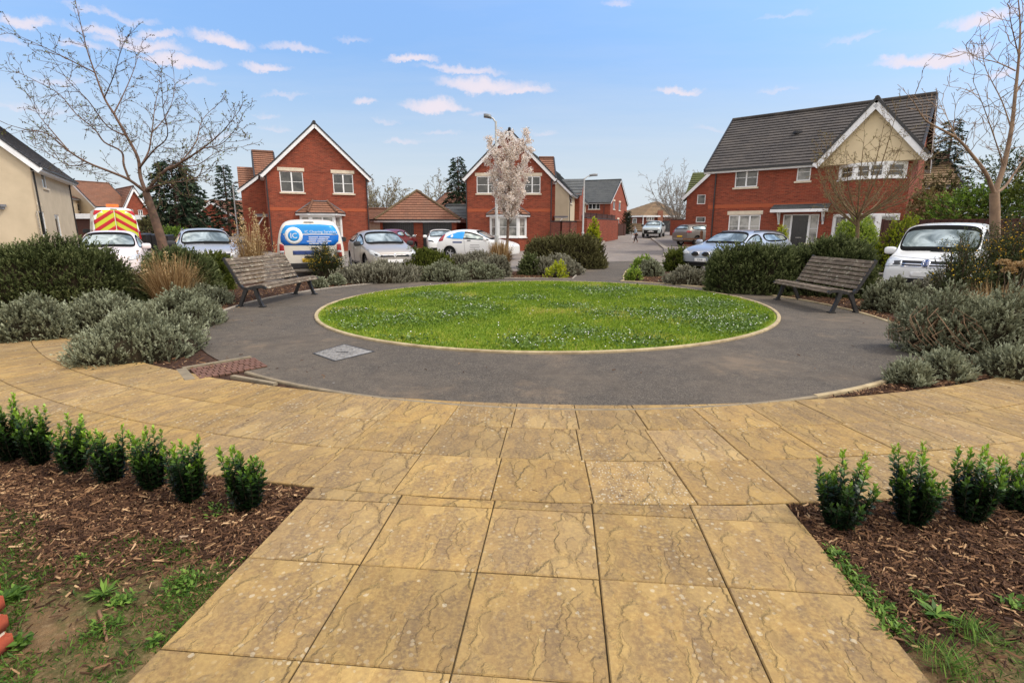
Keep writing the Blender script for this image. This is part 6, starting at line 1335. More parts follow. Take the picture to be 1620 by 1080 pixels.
# ---- young glossy evergreen plants along the front beds
def glossy(label, px, py, xl, xr, yt, seed):
    b = G(px, py); s = F / b.y; t = thing('evergreen_plant', label, 'plant', (b.x, b.y, .0), 0, 'young glossy evergreens edging the front beds'); h = A(px, yt, b.y + .04).z; rx = (xr - xl) / 2 / s * .80
    n = 46; parts = []; mb = MB(); lean = Vector((random.gauss(0, .12), random.gauss(0, .12), 0)) * rx; h *= random.uniform(.86, 1.06); rx *= random.uniform(.88, 1.08)
    for i in range(n):
        an = random.uniform(0, 2*PI); sp = math.sqrt((i + .5) / n); hh = h * random.uniform(.36, .64)
        if i % 2 == 0: hh = h * random.uniform(.62, .84) * (1.0 - .1*sp)
        if i % 7 == 0: hh = h * random.uniform(.88, 1.02)
        b0 = Vector((math.cos(an)*rx*.20*sp, math.sin(an)*rx*.20*sp, 0)); mid = Vector((math.cos(an)*rx*.80*sp, math.sin(an)*rx*.8*sp, hh*.42)); fo = .86 + .28 * hh / h; top = Vector((math.cos(an)*rx*sp*fo, math.sin(an)*rx*sp*fo, hh)) + lean * hh / h; mb.tube([b0, mid, top], [.003, .0025, .001], 4, 0, False)
        L_ = hh; m = int(L_ / .0085); q = np.linspace(.02, 1.0, m); P = np.array([(b0*(1-x)**2 + mid*2*x*(1-x) + top*x*x) for x in q]); tang = unit(np.gradient(P, axis=0))
        for w_ in range(2):
            ph_ = np.arange(m) * 2.4 + w_ * PI + random.random(); ref = np.cross(tang, np.array([.3, .1, .9])) ; ref = unit(ref); bi = np.cross(tang, ref); rad = ref * np.cos(ph_)[:, None] + bi * np.sin(ph_)[:, None]
            lift = np.where(q > .9, 1.5, .45)[:, None]; D = rad + tang * lift; ll = np.where(q > .93, .026, .034) * rng.uniform(.8, 1.2, m)
            V, F_ = leafquads(P, D, ll, ll * .25, twist=tang + rng.normal(0, .2, (m, 3)), fold=.35)
            zrel = P[:, 2] / h; r = np.clip(.06 + .30 * zrel**1.5 + .75 * np.clip((q - .62) / .38, 0, 1)**1.1 * (.25 + .75*zrel) + rng.normal(0, .07, m), 0, 1); parts.append((V, F_, np.repeat(r, 4)))  # leaf colour darkened low on the plant as shade, fresh tips brighter
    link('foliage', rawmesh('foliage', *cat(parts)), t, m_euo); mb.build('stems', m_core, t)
for i, a in enumerate([('young glossy evergreen nearest the path in the left bed', 395, 806, 350, 433, 693), ('second glossy evergreen from the path in the left bed', 302, 794, 262, 346, 679), ('third glossy evergreen from the path in the left bed', 246, 774, 208, 284, 668),
        ('fourth glossy evergreen from the path in the left bed', 178, 762, 140, 216, 661), ('fifth glossy evergreen from the path in the left bed', 120, 747, 84, 152, 654), ('sixth glossy evergreen from the path in the left bed', 64, 736, 36, 98, 645),
        ('seventh glossy evergreen from the path, tall at the left edge', 22, 730, -12, 56, 630), ('last glossy evergreen of the left bed, cut by the left edge', -28, 716, -62, 8, 625),
        ('young glossy evergreen nearest the path in the right bed', 1326, 833, 1272, 1382, 726), ('second glossy evergreen from the path in the right bed', 1440, 830, 1398, 1492, 700), ('third glossy evergreen from the path in the right bed', 1532, 824, 1490, 1580, 700), ('last glossy evergreen of the right bed, at the right edge', 1606, 806, 1562, 1650, 722)]): glossy(*a, i)
# ---- lawn blades, daisies
def waves(X, Y, f, m=9):                          # patchy natural variation, roughly -1..1
    o = 0
    for k in range(3):
        for _ in range(m): a, p = rng.uniform(0, 2*PI), rng.uniform(0, 2*PI); q = f * 2**k * rng.uniform(.7, 1.4); o = o + .55**k * np.sin(q*(X*np.cos(a) + Y*np.sin(a)) + p)
    return o / math.sqrt(m)
def lawn():
    n = 120000; an = rng.uniform(0, 2*PI, n); q = np.sqrt(rng.uniform(0, 1, n)) * .993
    r = gco[0] + gco[1]*np.cos(an) + gco[2]*np.sin(an) + gco[3]*np.cos(2*an) + gco[4]*np.sin(2*an) - .04
    X = GCx + r*q*np.sin(an); Y = GCy - r*q*np.cos(an); f1 = waves(X, Y, 1.3); f2 = waves(X, Y, 4.5)
    f3 = waves(X, Y, 2.2); hgt = .032 + .007*f1 + .009*np.maximum(f2, 0) + rng.uniform(-.012, .02, n); B = np.stack([X, Y, np.full(n, .014)], 1); D = rng.normal(0, .42, (n, 3)); D[:, 2] = 1
    V, F_ = leafquads(B, D, np.maximum(hgt, .018), .0062); rnd = np.clip(.44 + .10*f1 + .09*f2 + .17*np.maximum(f3 - .3, 0) + rng.normal(0, .17, n), 0, 1)
    m = leafmat('lawn_blade', [(0, (.062, .118, .010)), (.35, (.14, .235, .016)), (.66, (.25, .345, .026)), (.84, (.40, .42, .055)), (1, (.50, .41, .14))], .55, .3, .25, .9, .25)
    tag(link('grass', rawmesh('grass', V, F_, np.repeat(rnd, 4)), None, m), kind='stuff')
    # clover and daisy leaves in darker patches
    n = 15000; pa = []; cl = []
    centres = [(G(x, y), s) for x, y, s in ((620, 545, .5), (560, 520, .45), (720, 500, .5), (835, 545, .5), (690, 470, .7), (840, 473, .5), (900, 487, .5), (960, 498, .6), (1060, 500, .9), (1120, 505, .9), (1160, 520, .7), (1100, 480, .8), (640, 505, .7), (760, 488, .6), (1010, 540, .6), (555, 495, .5), (960, 460, 1.0), (1180, 505, .5), (1130, 485, .6), (740, 475, .5), (920, 530, .5))]
    w_ = np.array([s*s for _, s in centres]); pick = rng.choice(len(centres), n, p=w_/w_.sum()); cc = np.array([(c.x, c.y) for c, _ in centres])[pick]; sg = np.array([s for _, s in centres])[pick]
    XY = cc + rng.normal(0, .5, (n, 2)) * sg[:, None]; a = np.arctan2(XY[:, 0]-GCx, -(XY[:, 1]-GCy)); rr_ = np.hypot(XY[:, 0]-GCx, XY[:, 1]-GCy); ok = rr_ < (gco[0] + gco[1]*np.cos(a) + gco[2]*np.sin(a) + gco[3]*np.cos(2*a) + gco[4]*np.sin(2*a) - .12); XY = XY[ok]; n = len(XY)
    B = np.stack([XY[:, 0], XY[:, 1], rng.uniform(.02, .05, n)], 1); D = rng.normal(0, 1, (n, 3)); D[:, 2] = np.abs(D[:, 2])*.4 + .1; V, F_ = leafquads(B, D, .05, .016)
    m2 = leafmat('clover_leaf', [(0, (.05, .095, .014)), (.5, (.12, .20, .035)), (1, (.23, .32, .09))], .45, .25, .1, 2)
    tag(link('clover', rawmesh('clover', V, F_, np.repeat(rng.uniform(0, 1, n), 4)), None, m2), kind='stuff')
    sel = rng.permutation(n)[:1150]; P = np.concatenate([B[sel], np.stack([X[:380], Y[:380], np.full(380, .05)], 1)]); P[:, 2] = rng.uniform(.05, .08, len(P)); n = len(P)
    ang = np.arange(6) * PI/3; rad = .0085 * rng.uniform(.7, 1.25, n); ti = rng.normal(0, .25, (n, 2)); V = []
    for q in ang: V.append(np.stack([P[:, 0] + rad*np.cos(q), P[:, 1] + rad*np.sin(q), P[:, 2] + rad*(ti[:, 0]*np.cos(q) + ti[:, 1]*np.sin(q)) + .004], 1))
    V = np.stack(V, 1).reshape(-1, 3); b = np.arange(n)[:, None]*6; F_ = np.concatenate([b + np.array([[0, 1, 2, 3]]), b + np.array([[3, 4, 5, 0]])])
    mw = M('daisy_petal', (.80, .80, .78), (.66, .64, .62), 30, .6, .3); o = link('daisies', rawmesh('daisies', V, F_), None, mw); tag(o, kind='stuff')
lawn()
# ---- bark chips on the beds
m_chip = leafmat('bark_chip', [(0, (.028, .013, .008)), (.45, (.080, .040, .021)), (.75, (.165, .085, .043)), (.92, (.34, .20, .10)), (1, (.52, .35, .19))], .85, 0, .12, 6, .2)
def chips(name, XY, z, Lr, Wr, tilt=.35):
    n = len(XY); a = rng.uniform(0, 2*PI, n); L = rng.uniform(*Lr, n); W = rng.uniform(*Wr, n); d = np.stack([np.cos(a), np.sin(a), rng.normal(0, tilt, n)], 1); d = unit(d); s = unit(np.cross(d, np.stack([rng.normal(0, .35, n), rng.normal(0, .35, n), np.ones(n)], 1))); u = np.cross(s, d); B = np.stack([XY[:, 0], XY[:, 1], z + rng.uniform(.002, .022, n)], 1)
    L, W = L[:, None], W[:, None]; T = np.minimum(W * .5, .005)
    c = [B - d*L - s*W*.6, B - d*L + s*W*.6, B + d*L + s*W*.5, B + d*L - s*W*.5]; t = [B - d*L*.9 + u*T*2, B + d*L*.9 + u*T*2]
    V = np.stack(c + t, 1).reshape(-1, 3); b = np.arange(n)[:, None]*6; F_ = np.concatenate([b + np.array([[0, 3, 5, 4]]), b + np.array([[2, 1, 4, 5]])]); r = np.where(rng.uniform(0, 1, n) < .22, rng.uniform(.6, 1, n), rng.beta(1.5, 2.8, n))
    return tag(link(name, rawmesh(name, V, F_, np.repeat(r, 6)), None, m_chip), kind='stuff')
def in_path(X, Y):
    dx_, dy_ = X - PO.x, Y - PO.y; u = dx_*EX.x + dy_*EX.y; return (u > us[0] + .0) & (u < us[5] - .0)
def front_xy(n, side, lo=0, hi=1.2):
    X = rng.uniform(-5.2, -.9, n) if side < 0 else rng.uniform(1.2, 5.2, n); Y = rng.uniform(.6, 4.6, n); d = np.hypot(X - BC.x, Y - BC.y) - B3
    return X, Y, d
for side in (-1, 1):
    X, Y, d = front_xy(150000, side); lim = (.80 if side < 0 else .98) + .10*np.sin(X*2.1) + .07*np.sin(X*6.3 + 1) + rng.normal(0, .10, len(X)); ok = (d > .015) & (d < lim) & ~in_path(X, Y); X, Y = X[ok], Y[ok]; k = min(len(X), 26000); chips('bark_mulch', np.stack([X, Y], 1)[:k], .0, (.008, .030), (.0025, .0075))
for (n, fx) in ((9000, lambda n: (rng.uniform(2.3, 6.5, n), rng.uniform(4.2, 9.5, n))), (6000, lambda n: (rng.uniform(-7.5, -2.6, n), rng.uniform(5.4, 16, n))), (8000, lambda n: (rng.uniform(-5.5, 2.2, n), rng.uniform(14, 18, n))), (8000, lambda n: (rng.uniform(3.0, 8, n), rng.uniform(9, 18, n)))):
    X, Y = fx(n*4); a = np.arctan2(X - PC.x, -(Y - PC.y)); rr_ = np.hypot(X-PC.x, Y-PC.y); rp = four(a) @ aco; ok = (rr_ > rp + .09) & (rr_ < rp + 2.2) & (np.hypot(X-BC.x, Y-BC.y) < B0 - .03) & ~((X > 1.4) & (X < 3.9) & (Y > 15)); X, Y = X[ok][:n], Y[ok][:n]; chips('bark_mulch', np.stack([X, Y], 1), .0, (.012, .036), (.004, .010))
n = 900; X, Y = rng.uniform(-6, 7, n*3), rng.uniform(4.2, 16.5, n*3); a = np.arctan2(X - PC.x, -(Y - PC.y)); rr_ = np.hypot(X-PC.x, Y-PC.y); rp = four(a) @ aco; gg = np.hypot(X-GCx, Y-GCy); ok = (rr_ < rp - .02) & (gg > 5.0) & (rng.uniform(0, 1, n*3) < np.where(rr_ > rp - .45, .55, .10)) & (Y > 5); chips('leaf_litter', np.stack([X[ok], Y[ok]], 1), .008, (.006, .022), (.003, .008), .15)
X, Y = rng.uniform(-6, 6, 6000), rng.uniform(2.2, 8, 6000); d = np.hypot(X-BC.x, Y-BC.y); ok = (d > B0 + .03) & (d < B3 - .03) & (rng.uniform(0, 1, 6000) < np.where((d > B3 - .22) | (d < B0 + .2), .10, .012)); chips('leaf_litter', np.stack([X[ok], Y[ok]], 1), .024, (.005, .018), (.002, .006), .12)
# ---- bare earth with weeds in the near corners
def earth(side):
    pts = []; xs = np.linspace(-5.0, PO.x + EX.x*us[0] - .02, 30) if side < 0 else np.linspace(PO.x + EX.x*us[5] + .02, 5.0, 30)
    inner = 11.41 + (.72 if side < 0 else .92); top = [(x, BC.y - math.sqrt(max(0, (inner + .08*math.sin(x*5))**2 - (x-BC.x)**2))) for x in xs]
    # keep the path side following the slabs
    pl = [(float((PO + EX*(us[0] if side < 0 else us[5]) + EY*v).x) + (.0 if side < 0 else .0), float((PO + EX*us[0 if side < 0 else 5] + EY*v).y)) for v in np.linspace(-6*T, top[-1 if side < 0 else 0][1] - PO.y + .12, 8)]
    poly = (top + pl[::-1] + [(-5, -1.3)]) if side < 0 else ([(5, -1.3)] + pl + top)
    sheet('bare_earth', poly, .005, m_earth)
earth(-1); earth(1)
def weeds(side, n, greens, name):
    X, Y, d = front_xy(n*9, side); lo = .62 if side < 0 else .85; f = np.sin(X*7+1)*np.sin(Y*6) + .6*np.sin(X*17)*np.cos(Y*13); ok = (d > lo) & ~in_path(X, Y) & (f + rng.normal(0, .5, len(X)) > .25); X, Y = X[ok][:n], Y[ok][:n]; n = len(X)
    B = np.stack([X, Y, np.full(n, .006)], 1); D = rng.normal(0, .8, (n, 3)); D[:, 2] = rng.uniform(.25, 1, n); V, F_ = leafquads(B, D, rng.uniform(.012, .04, n), .0024)
    tag(link(name, rawmesh(name, V, F_, np.repeat(rng.uniform(.15, .8, n), 4)), None, greens), kind='stuff')
m_weed = leafmat('weed_leaf', [(0, (.020, .045, .008)), (.5, (.06, .13, .016)), (1, (.20, .32, .05))], .5, .3, .2, 5)
weeds(-1, 60000, m_weed, 'moss_and_grass'); weeds(1, 22000, m_weed, 'moss_and_grass')
for side in (-1, 1):
    X, Y, d = front_xy(40000, side); ok = (d > .6) & ~in_path(X, Y); X, Y = X[ok][:3800], Y[ok][:3800]; chips('bark_litter', np.stack([X, Y], 1), .002, (.006, .026), (.002, .006))
def weed(label, px, py, R, n, L, W, up=.5, kind='rosette'):
    n = int(n*2.2); L *= .66
    b = G(px, py); t = thing('weed', label, 'weed', (b.x, b.y, .004), 0, 'weeds in the front beds'); a = rng.uniform(0, 2*PI, n); e = rng.uniform(.15, up, n)
    D = np.stack([np.cos(a), np.sin(a), e], 1); rad = rng.uniform(0, R, n) if kind != 'rosette' else np.zeros(n); B = np.stack([np.cos(a*3.1)*rad, np.sin(a*3.1)*rad, rng.uniform(0, .02, n)], 1); ll = L*.8*rng.uniform(.6, 1.15, n)
    V, F_ = leafquads(B, D, ll, ll*W, twist=np.stack([np.zeros(n), np.zeros(n), np.ones(n)], 1) + rng.normal(0, .15, (n, 3)), fold=.3); link('leaves', rawmesh('leaves', V, F_, np.repeat(rng.uniform(.35, 1, n), 4)), t, m_weed)
weed('long leaved pale green weed rosette in the left bed', 165, 945, 0, 26, .13, .09); weed('bright green feathery weed beside the rosette in the left bed', 195, 955, .06, 60, .06, .2, .9, 'mat'); weed('green weed patch nearest the path in the left bed', 290, 925, .09, 80, .05, .22, .8, 'mat')
weed('broad leaved weed at the left edge of the photo', 12, 950, .05, 30, .10, .2, .6, 'mat'); weed('low weed beside the dry stick in the left bed', 165, 995, .07, 70, .05, .2, .8, 'mat'); weed('dark broad leaved weed low on the left bare earth', 30, 1025, .04, 16, .09, .25, .5, 'mat'); weed('small weed tuft at the bark edge of the left bed', 130, 888, .03, 30, .05, .16, .9, 'mat'); weed('round leaved weed close to the slabs in the left bed', 245, 1018, .03, 18, .05, .28, .6, 'mat')
for k, (x, y) in enumerate(((1318, 882), (1335, 905), (1352, 925), (1372, 948), (1395, 972), (1412, 1000))): weed(('leafy weed at the near corner of the right bed edge', 'leafy weed second along the right slab edge', 'leafy weed third along the right slab edge', 'leafy weed fourth along the right slab edge', 'leafy weed fifth along the right slab edge', 'leafy weed lowest along the right slab edge')[k], x, y, .06, 70, .06, .17, 1.0, 'mat')
weed('large star shaped weed rosette in the right bed', 1480, 978, 0, 15, .14, .14, .4); weed('small weed beside the star shaped rosette', 1455, 950, .04, 26, .05, .22, .8, 'mat'); weed('grassy weed tuft in the lower right corner', 1540, 1010, .08, 90, .12, .03, 1.6, 'mat'); weed('grass tuft at the bottom edge of the right bed', 1500, 1060, .1, 120, .14, .025, 1.6, 'mat'); weed('leafy weed on bark at the right edge of the photo', 1600, 960, .05, 30, .07, .2, .8, 'mat'); weed('small green weed under the evergreen nearest the left path', 345, 812, .1, 70, .05, .2, .6, 'mat')
def stick(label, p, q, r, mat):
    a, b = G(*p), G(*q); mb = MB(); mb.tube([a + Vector((0,0,.012)), a.lerp(b, .5) + Vector((.004, 0, .02)), b + Vector((0,0,.014))], [r, r*.9, r*.7], 6); tag(mb.build('stick', mat), label, 'stick')
m_stick = M('dry_stick', (.30, .16, .09), (.18, .10, .06), 20, .9, .2)
stick('short dry reddish stick lying among the left weeds', (157, 970), (170, 1018), .007, m_stick); stick('thin pale twig lying on the left bark', (50, 870), (75, 852), .003, m_stick)
def stone(label, x, y, r, mat):
    p = G(x, y); bm = bmesh.new(); bmesh.ops.create_icosphere(bm, subdivisions=3, radius=r)
    for v in bm.verts: v.co *= 1 + .3*pnoise(v.co * (1.2/r)); v.co.z *= .55; v.co.x *= 1.5
    for f in bm.faces: f.smooth = True
    me = bpy.data.meshes.new('stone'); bm.to_mesh(me); bm.free(); o = link('stone', me, None, mat); o.location = (p.x, p.y, r*.4); tag(o, label, 'stone')
m_pebble = M('pebble', (.42, .30, .20), (.28, .18, .11), 30, .8, .3); stone('pale brown stone lying on the left bark', 290, 855, .026, m_pebble); stone('small pale pebble beside the left evergreens', 256, 775, .015, m_pebble)
# ================================================================ BENCHES
m_iron = M('black_cast_iron', (.012, .012, .013), (.03, .028, .026), 14, .5, .5, bump=.2, bscale=60)
t = NT('weathered_slats'); co = t.coord('Object'); mp = t.mapping(co, (14, 1.6, 14)); g = t.noise(mp, 2.2, 6, .65); n2 = t.noise(co, 7, 6, .65); li = t.noise(co, 13, 5, .7)
c = t.mix(t.ramp(g, [(.32, 0), (.68, 1)]), (.085, .062, .045), (.26, .205, .155)); c = t.mix(t.ramp(n2, [(.42, 0), (.7, .75)]), c, (.055, .045, .036)); c = t.mix(t.ramp(li, [(.56, 0), (.66, .75)]), c, (.46, .43, .33))
t.bump(g, .5, .006); m_slat = t.done(c, .9, 0, .2)
def bench(label, fl, fr):
    """fl, fr: the front feet, left and right as seen from the seat's front"""
    L = (fr - fl).length; mid = (fl + fr) / 2; ay = (fr - fl).normalized(); rz = math.atan2(ay.y, ay.x) - PI/2 + PI     # local +x points to the front, +y along the bench
    t = thing('park_bench', label, 'bench', (mid.x, mid.y, .006), 0, 'slatted benches beside the circle'); ax = Vector((ay.y, -ay.x, 0))
    W = lambda x, y, z: ax * (x - .22) + ay * y + Vector((0, 0, z))
    prof = [(.335, .385), (.30, .418), (.22, .425), (.13, .412), (.04, .392), (-.05, .378), (-.115, .395)]; back = [(-.165, .455), (-.205, .530), (-.245, .605), (-.285, .680), (-.325, .755), (-.368, .830), (-.41, .895)]
    hl = L/2 + .0
    def slat(p, q, w):
        dx_, dz_ = q[0]-p[0], q[1]-p[1]; l = math.hypot(dx_, dz_); nx, nz = -dz_/l, dx_/l
        if nz < 0 or (abs(nz) < .5 and nx < 0): pass
        mb = MB(); a = W(p[0], -hl, p[1]); b = W(p[0], hl, p[1]); up = (ax * nx + Vector((0, 0, nz))); mb.bar(a, b, w, .026, up=up)
        me = mb.mesh('slat'); bm = bmesh.new(); bm.from_mesh(me); bmesh.ops.bevel(bm, geom=bm.edges[:], offset=.004, segments=1, affect='EDGES'); bm.to_mesh(me); bm.free(); return link('slat', me, t, m_slat)
    allp = prof[:-1]
    for i, p in enumerate(allp): slat(p, prof[i+1], .078)
    for i, p in enumerate(back): q = back[i+1] if i < len(back)-1 else (2*back[i][0]-back[i-1][0], 2*back[i][1]-back[i-1][1]); slat(p, q, .066)
    for s in (-1, 1):
        y = s * (hl - .012); mb = MB()
        curve = [(.36, .36), (.31, .39), (.22, .398), (.12, .385), (.03, .362), (-.06, .348), (-.13, .37), (-.185, .44), (-.265, .585), (-.345, .735), (-.43, .885), (-.455, .94)]
        for p, q in zip(curve, curve[1:]): mb.bar(W(p[0], y, p[1]), W(q[0], y, q[1]), .05, .05, up=tuple(ax * 0 + ay.cross(W(q[0], y, q[1]) - W(p[0], y, p[1])).normalized()))
        mb.build('arm_frame', m_iron, t)
        for leg in ([(.13, .37), (.16, .24), (.225, .06), (.25, .0)], [(-.05, .36), (-.11, .24), (-.19, .07), (-.235, .0)]):
            mb = MB(); w_ = [.085, .062, .052, .07]; pts = [W(x, y, z) for x, z in leg]
            for k in range(3): mb.bar(pts[k], pts[k+1], .05, (w_[k]+w_[k+1])/2, up=tuple(ax))
            mb.box(tuple(pts[3] + Vector((-.055, -.055, -.0))), tuple(pts[3] + Vector((.055, .055, .022)))); mb.build('leg', m_iron, t)
    mb = MB(); mb.tube([W(.05, -hl, .34), W(.05, hl, .34)], .012, 6); mb.build('tie_rod', m_iron, t)
    return t
bench('weathered slatted bench with black iron ends on the left of the circle', G(413, 486.5), G(496, 466))
bench('weathered slatted bench with black iron ends on the right of the circle', G(1231, 474.5), G(1318, 495.5))
# ================================================================ TREES
m_bark = M('young_bark', (.16, .095, .065), (.085, .055, .042), 9, .9, .2, bump=.5, bscale=30, bdist=.01)
m_birch = M('pale_bark', (.30, .20, .125), (.17, .11, .075), 5, .8, .3, bump=.4, bscale=26, bdist=.01)
m_olive = M('olive_twig_bark', (.20, .14, .07), (.12, .085, .05), 10, .9, .2)
m_greyt = M('grey_twig_bark', (.27, .235, .20), (.17, .15, .125), 10, .9, .2)
m_bud = leafmat('spring_bud', [(0, (.05, .042, .016)), (.5, (.12, .115, .04)), (1, (.22, .25, .075))], .7, .25, .2, 2)
m_oliveb = leafmat('olive_bud', [(0, (.10, .075, .03)), (.5, (.20, .16, .06)), (1, (.30, .27, .10))], .7, .25, .2, 2)
class Tree:
    def __init__(s, name, label, loc, bark, group=None):
        s.t = thing(name, label, 'tree', loc, 0, group); s.o = Vector(loc); s.tr, s.tw, s.bark = MB(), MB(), bark; s.tips = []; s.minr = .0035
    def limb(s, pts, r0, r1, n=7):
        pts = [Vector(p) - s.o for p in pts]; q = []
        for i in range(len(pts) - 1):
            p0, p1, p2, p3 = pts[max(i-1, 0)], pts[i], pts[i+1], pts[min(i+2, len(pts)-1)]
            for k in range(4):
                u = k / 4; q.append(.5*((2*p1) + (p2-p0)*u + (2*p0-5*p1+4*p2-p3)*u*u + (3*p1-p0-3*p2+p3)*u**3))
        q.append(pts[-1]); N = len(q); s.tr.tube(q, [max(s.minr, r0 + (r1-r0)*(i/(N-1))**.8) for i in range(N)], n, 0, False); return q
    def twig(s, p, d, L, r, lev, up=.25, wig=.22, gap=.16, ang=(.45, .95)):
        n = max(3, int(L / .11)); pts = [p]; d = d.normalized()
        for i in range(n):
            d = (d + Vector((random.gauss(0, wig), random.gauss(0, wig), random.gauss(0, wig) + up*.12))).normalized(); pts.append(pts[-1] + d * L / n)
        s.tw.tube(pts, [max(s.minr, r*(1-.75*i/n)) for i in range(n+1)], 4 if r > .008 else 3, 0, False); s.tips.append((pts, L))
        if lev > 0:
            x = gap * random.uniform(.4, 1)
            while x < L * .97:
                i = min(n-1, int(x / L * n)); b = pts[i].lerp(pts[i+1], x / L * n - i); t_ = (pts[i+1] - pts[i]).normalized(); a = random.uniform(*ang); side = t_.cross(Vector((random.gauss(0,1), random.gauss(0,1), random.gauss(0,1)))).normalized(); s.twig(b, t_*math.cos(a) + side*math.sin(a), (L - x*.55) * random.uniform(.3, .6), r*.6, lev-1, up, wig, gap, ang); x += gap * random.uniform(.6, 1.5)
    def dress(s, q, step, L, r, lev, start=.15, **kw):
        tot = sum((b-a).length for a, b in zip(q, q[1:])); x = tot*start; acc = 0; i = 0
        while x < tot:
            while i < len(q)-2 and acc + (q[i+1]-q[i]).length < x: acc += (q[i+1]-q[i]).length; i += 1
            seg = q[i+1]-q[i]; b = q[i] + seg * min(1, (x-acc)/max(1e-6, seg.length)); t_ = seg.normalized(); a = random.uniform(.5, 1.0); side = t_.cross(Vector((random.gauss(0,1), random.gauss(0,1), random.gauss(0,1)))).normalized()
            s.twig(b, t_*math.cos(a) + side*math.sin(a), L*random.uniform(.5, 1.2)*(1.1-.5*x/tot), r, lev, **kw); x += step*random.uniform(.6, 1.4)
        s.twig(q[-1], q[-1]-q[-2], L*.7, r, lev, **kw)
    def finish(s, bud=None, per=3, size=.03, wid=.3, spread=.012, name='buds', tmin=.2):
        s.tr.build('trunk', s.bark, s.t); s.tw.build('branches', s.bark, s.t)
        if bud:
            P = []
            for pts, L in s.tips:
                for _ in range(max(1, int(per * L / .3))):
                    x = random.uniform(tmin, 1) * (len(pts)-1); i = min(len(pts)-2, int(x)); P.append(pts[i].lerp(pts[i+1], x-i))
            P = np.array(P); n = len(P); P = P + rng.normal(0, spread, P.shape); V, F_ = leafquads(P, rng.normal(size=(n, 3)) + np.array([0, 0, .3]), size*rng.uniform(.5, 1.4, n), size*wid); link(name, rawmesh(name, V, F_, np.repeat(rng.uniform(0, 1, n), 4)), s.t, bud)
        return s.t
def pxlimb(px, Y, dy0=0, dy1=0): return [A(x, y, Y + dy0 + (dy1-dy0)*i/(len(px)-1)) for i, (x, y) in enumerate(px)]
def left_tree():
    Y = 12.3; b = A(262, 420, Y); T_ = Tree('bare_tree', 'large bare tree coming into bud, leaning in the left hedge', (b.x, Y, 0), m_bark); T_.minr = .0036; Z = [(266,455),(259,395),(246,350),(231,305)]
    T_.limb(pxlimb(Z, Y), .13, .078, 10)
    limbs = [([(231,305),(222,280),(218,250),(200,215),(180,180),(165,155),(150,115),(138,80),(128,40),(120,5)], 0, .8, .075, .008),
     ([(231,305),(205,285),(175,272),(140,258),(110,240),(75,212),(40,205),(12,197)], 0, -1.6, .06, .006), ([(233,302),(255,275),(285,258),(320,235),(350,210),(375,180)], 0, -1.2, .065, .006),
     ([(221,266),(235,240),(240,210),(245,170),(252,130)], 0, 1.3, .04, .006), ([(205,285),(196,262),(192,240),(165,225),(150,205),(120,180),(95,150),(60,130),(30,115)], 0, 1.2, .045, .006),
     ([(255,275),(272,262),(310,262),(345,240),(385,232)], 0, 1.2, .032, .005), ([(180,180),(195,150),(212,110),(222,75)], .3, 1.4, .028, .005), ([(150,115),(110,95),(70,75),(25,55)], .5, -.6, .026, .005),
     ([(222,264),(243,238),(265,215),(258,170),(255,110)], 0, -1.4, .034, .005), ([(285,258),(310,225),(320,190),(345,165)], -.5, 1.0, .028, .005), ([(110,240),(80,205),(60,180),(45,150)], -.9, .2, .024, .004),
     ([(200,215),(170,200),(140,160),(110,130),(85,95)], .2, -1.2, .03, .005), ([(165,155),(180,120),(190,85),(200,60)], .4, -.8, .022, .004), ([(240,210),(262,185),(275,150),(275,115)], .6, 1.8, .022, .004), ([(140,258),(110,262),(80,245),(50,225)], -.4, .9, .022, .004), ([(320,235),(350,228),(372,205),(380,190)], -.9, -1.8, .018, .004), ([(231,300),(262,290),(300,285),(335,265)], 0, -2.0, .03, .004)]
    for px, d0, d1, r0, r1 in limbs:
        q = T_.limb(pxlimb(px, Y, d0, d1), r0*.62, r1*.6, 7); T_.dress(q, .16, .78, .0065, 2, start=.15, gap=.16, up=.5)
    T_.finish(m_bud, 2.8, .040, .32, .012)
left_tree()
def right_tree():
    Y = 11.6; b = A(1573, 400, Y); T_ = Tree('bare_tree', 'slender pale barked bare tree at the right edge behind the gorse', (b.x, Y, 0), m_birch); T_.minr = .0045
    T_.limb(pxlimb([(1573,450),(1574,350),(1573,305)], Y), .105, .085, 10)
    for px, d0, d1, r0, r1 in [([(1573,307),(1588,262),(1600,205),(1606,150),(1612,90),(1614,40),(1610,-10)], 0, .5, .07, .010), ([(1573,307),(1560,275),(1540,248),(1515,220),(1480,200),(1462,188),(1445,160)], 0, -.8, .055, .008), ([(1573,307),(1590,295),(1606,272),(1622,248),(1640,215)], 0, .6, .045, .008),
       ([(1600,205),(1585,160),(1560,110),(1552,70)], .2, .9, .02, .005), ([(1612,90),(1600,40),(1596,10)], .4, -.5, .018, .005), ([(1606,150),(1630,110),(1650,80)], .3, .6, .02, .005), ([(1606,112),(1580,100),(1545,90),(1530,80)], .3, -.6, .016, .004), ([(1588,262),(1560,180),(1540,130)], 0, -1.0, .018, .004), ([(1622,248),(1640,190),(1650,150)], .3, -.4, .018, .004), ([(1515,220),(1500,190),(1490,160)], -.5, .4, .014, .004)]:
        q = T_.limb(pxlimb(px, Y, d0, d1), r0*.85, r1*.8, 8); T_.dress(q, .20, 1.0, .008, 2, start=.15, gap=.24, up=.6)
    T_.finish()
right_tree()
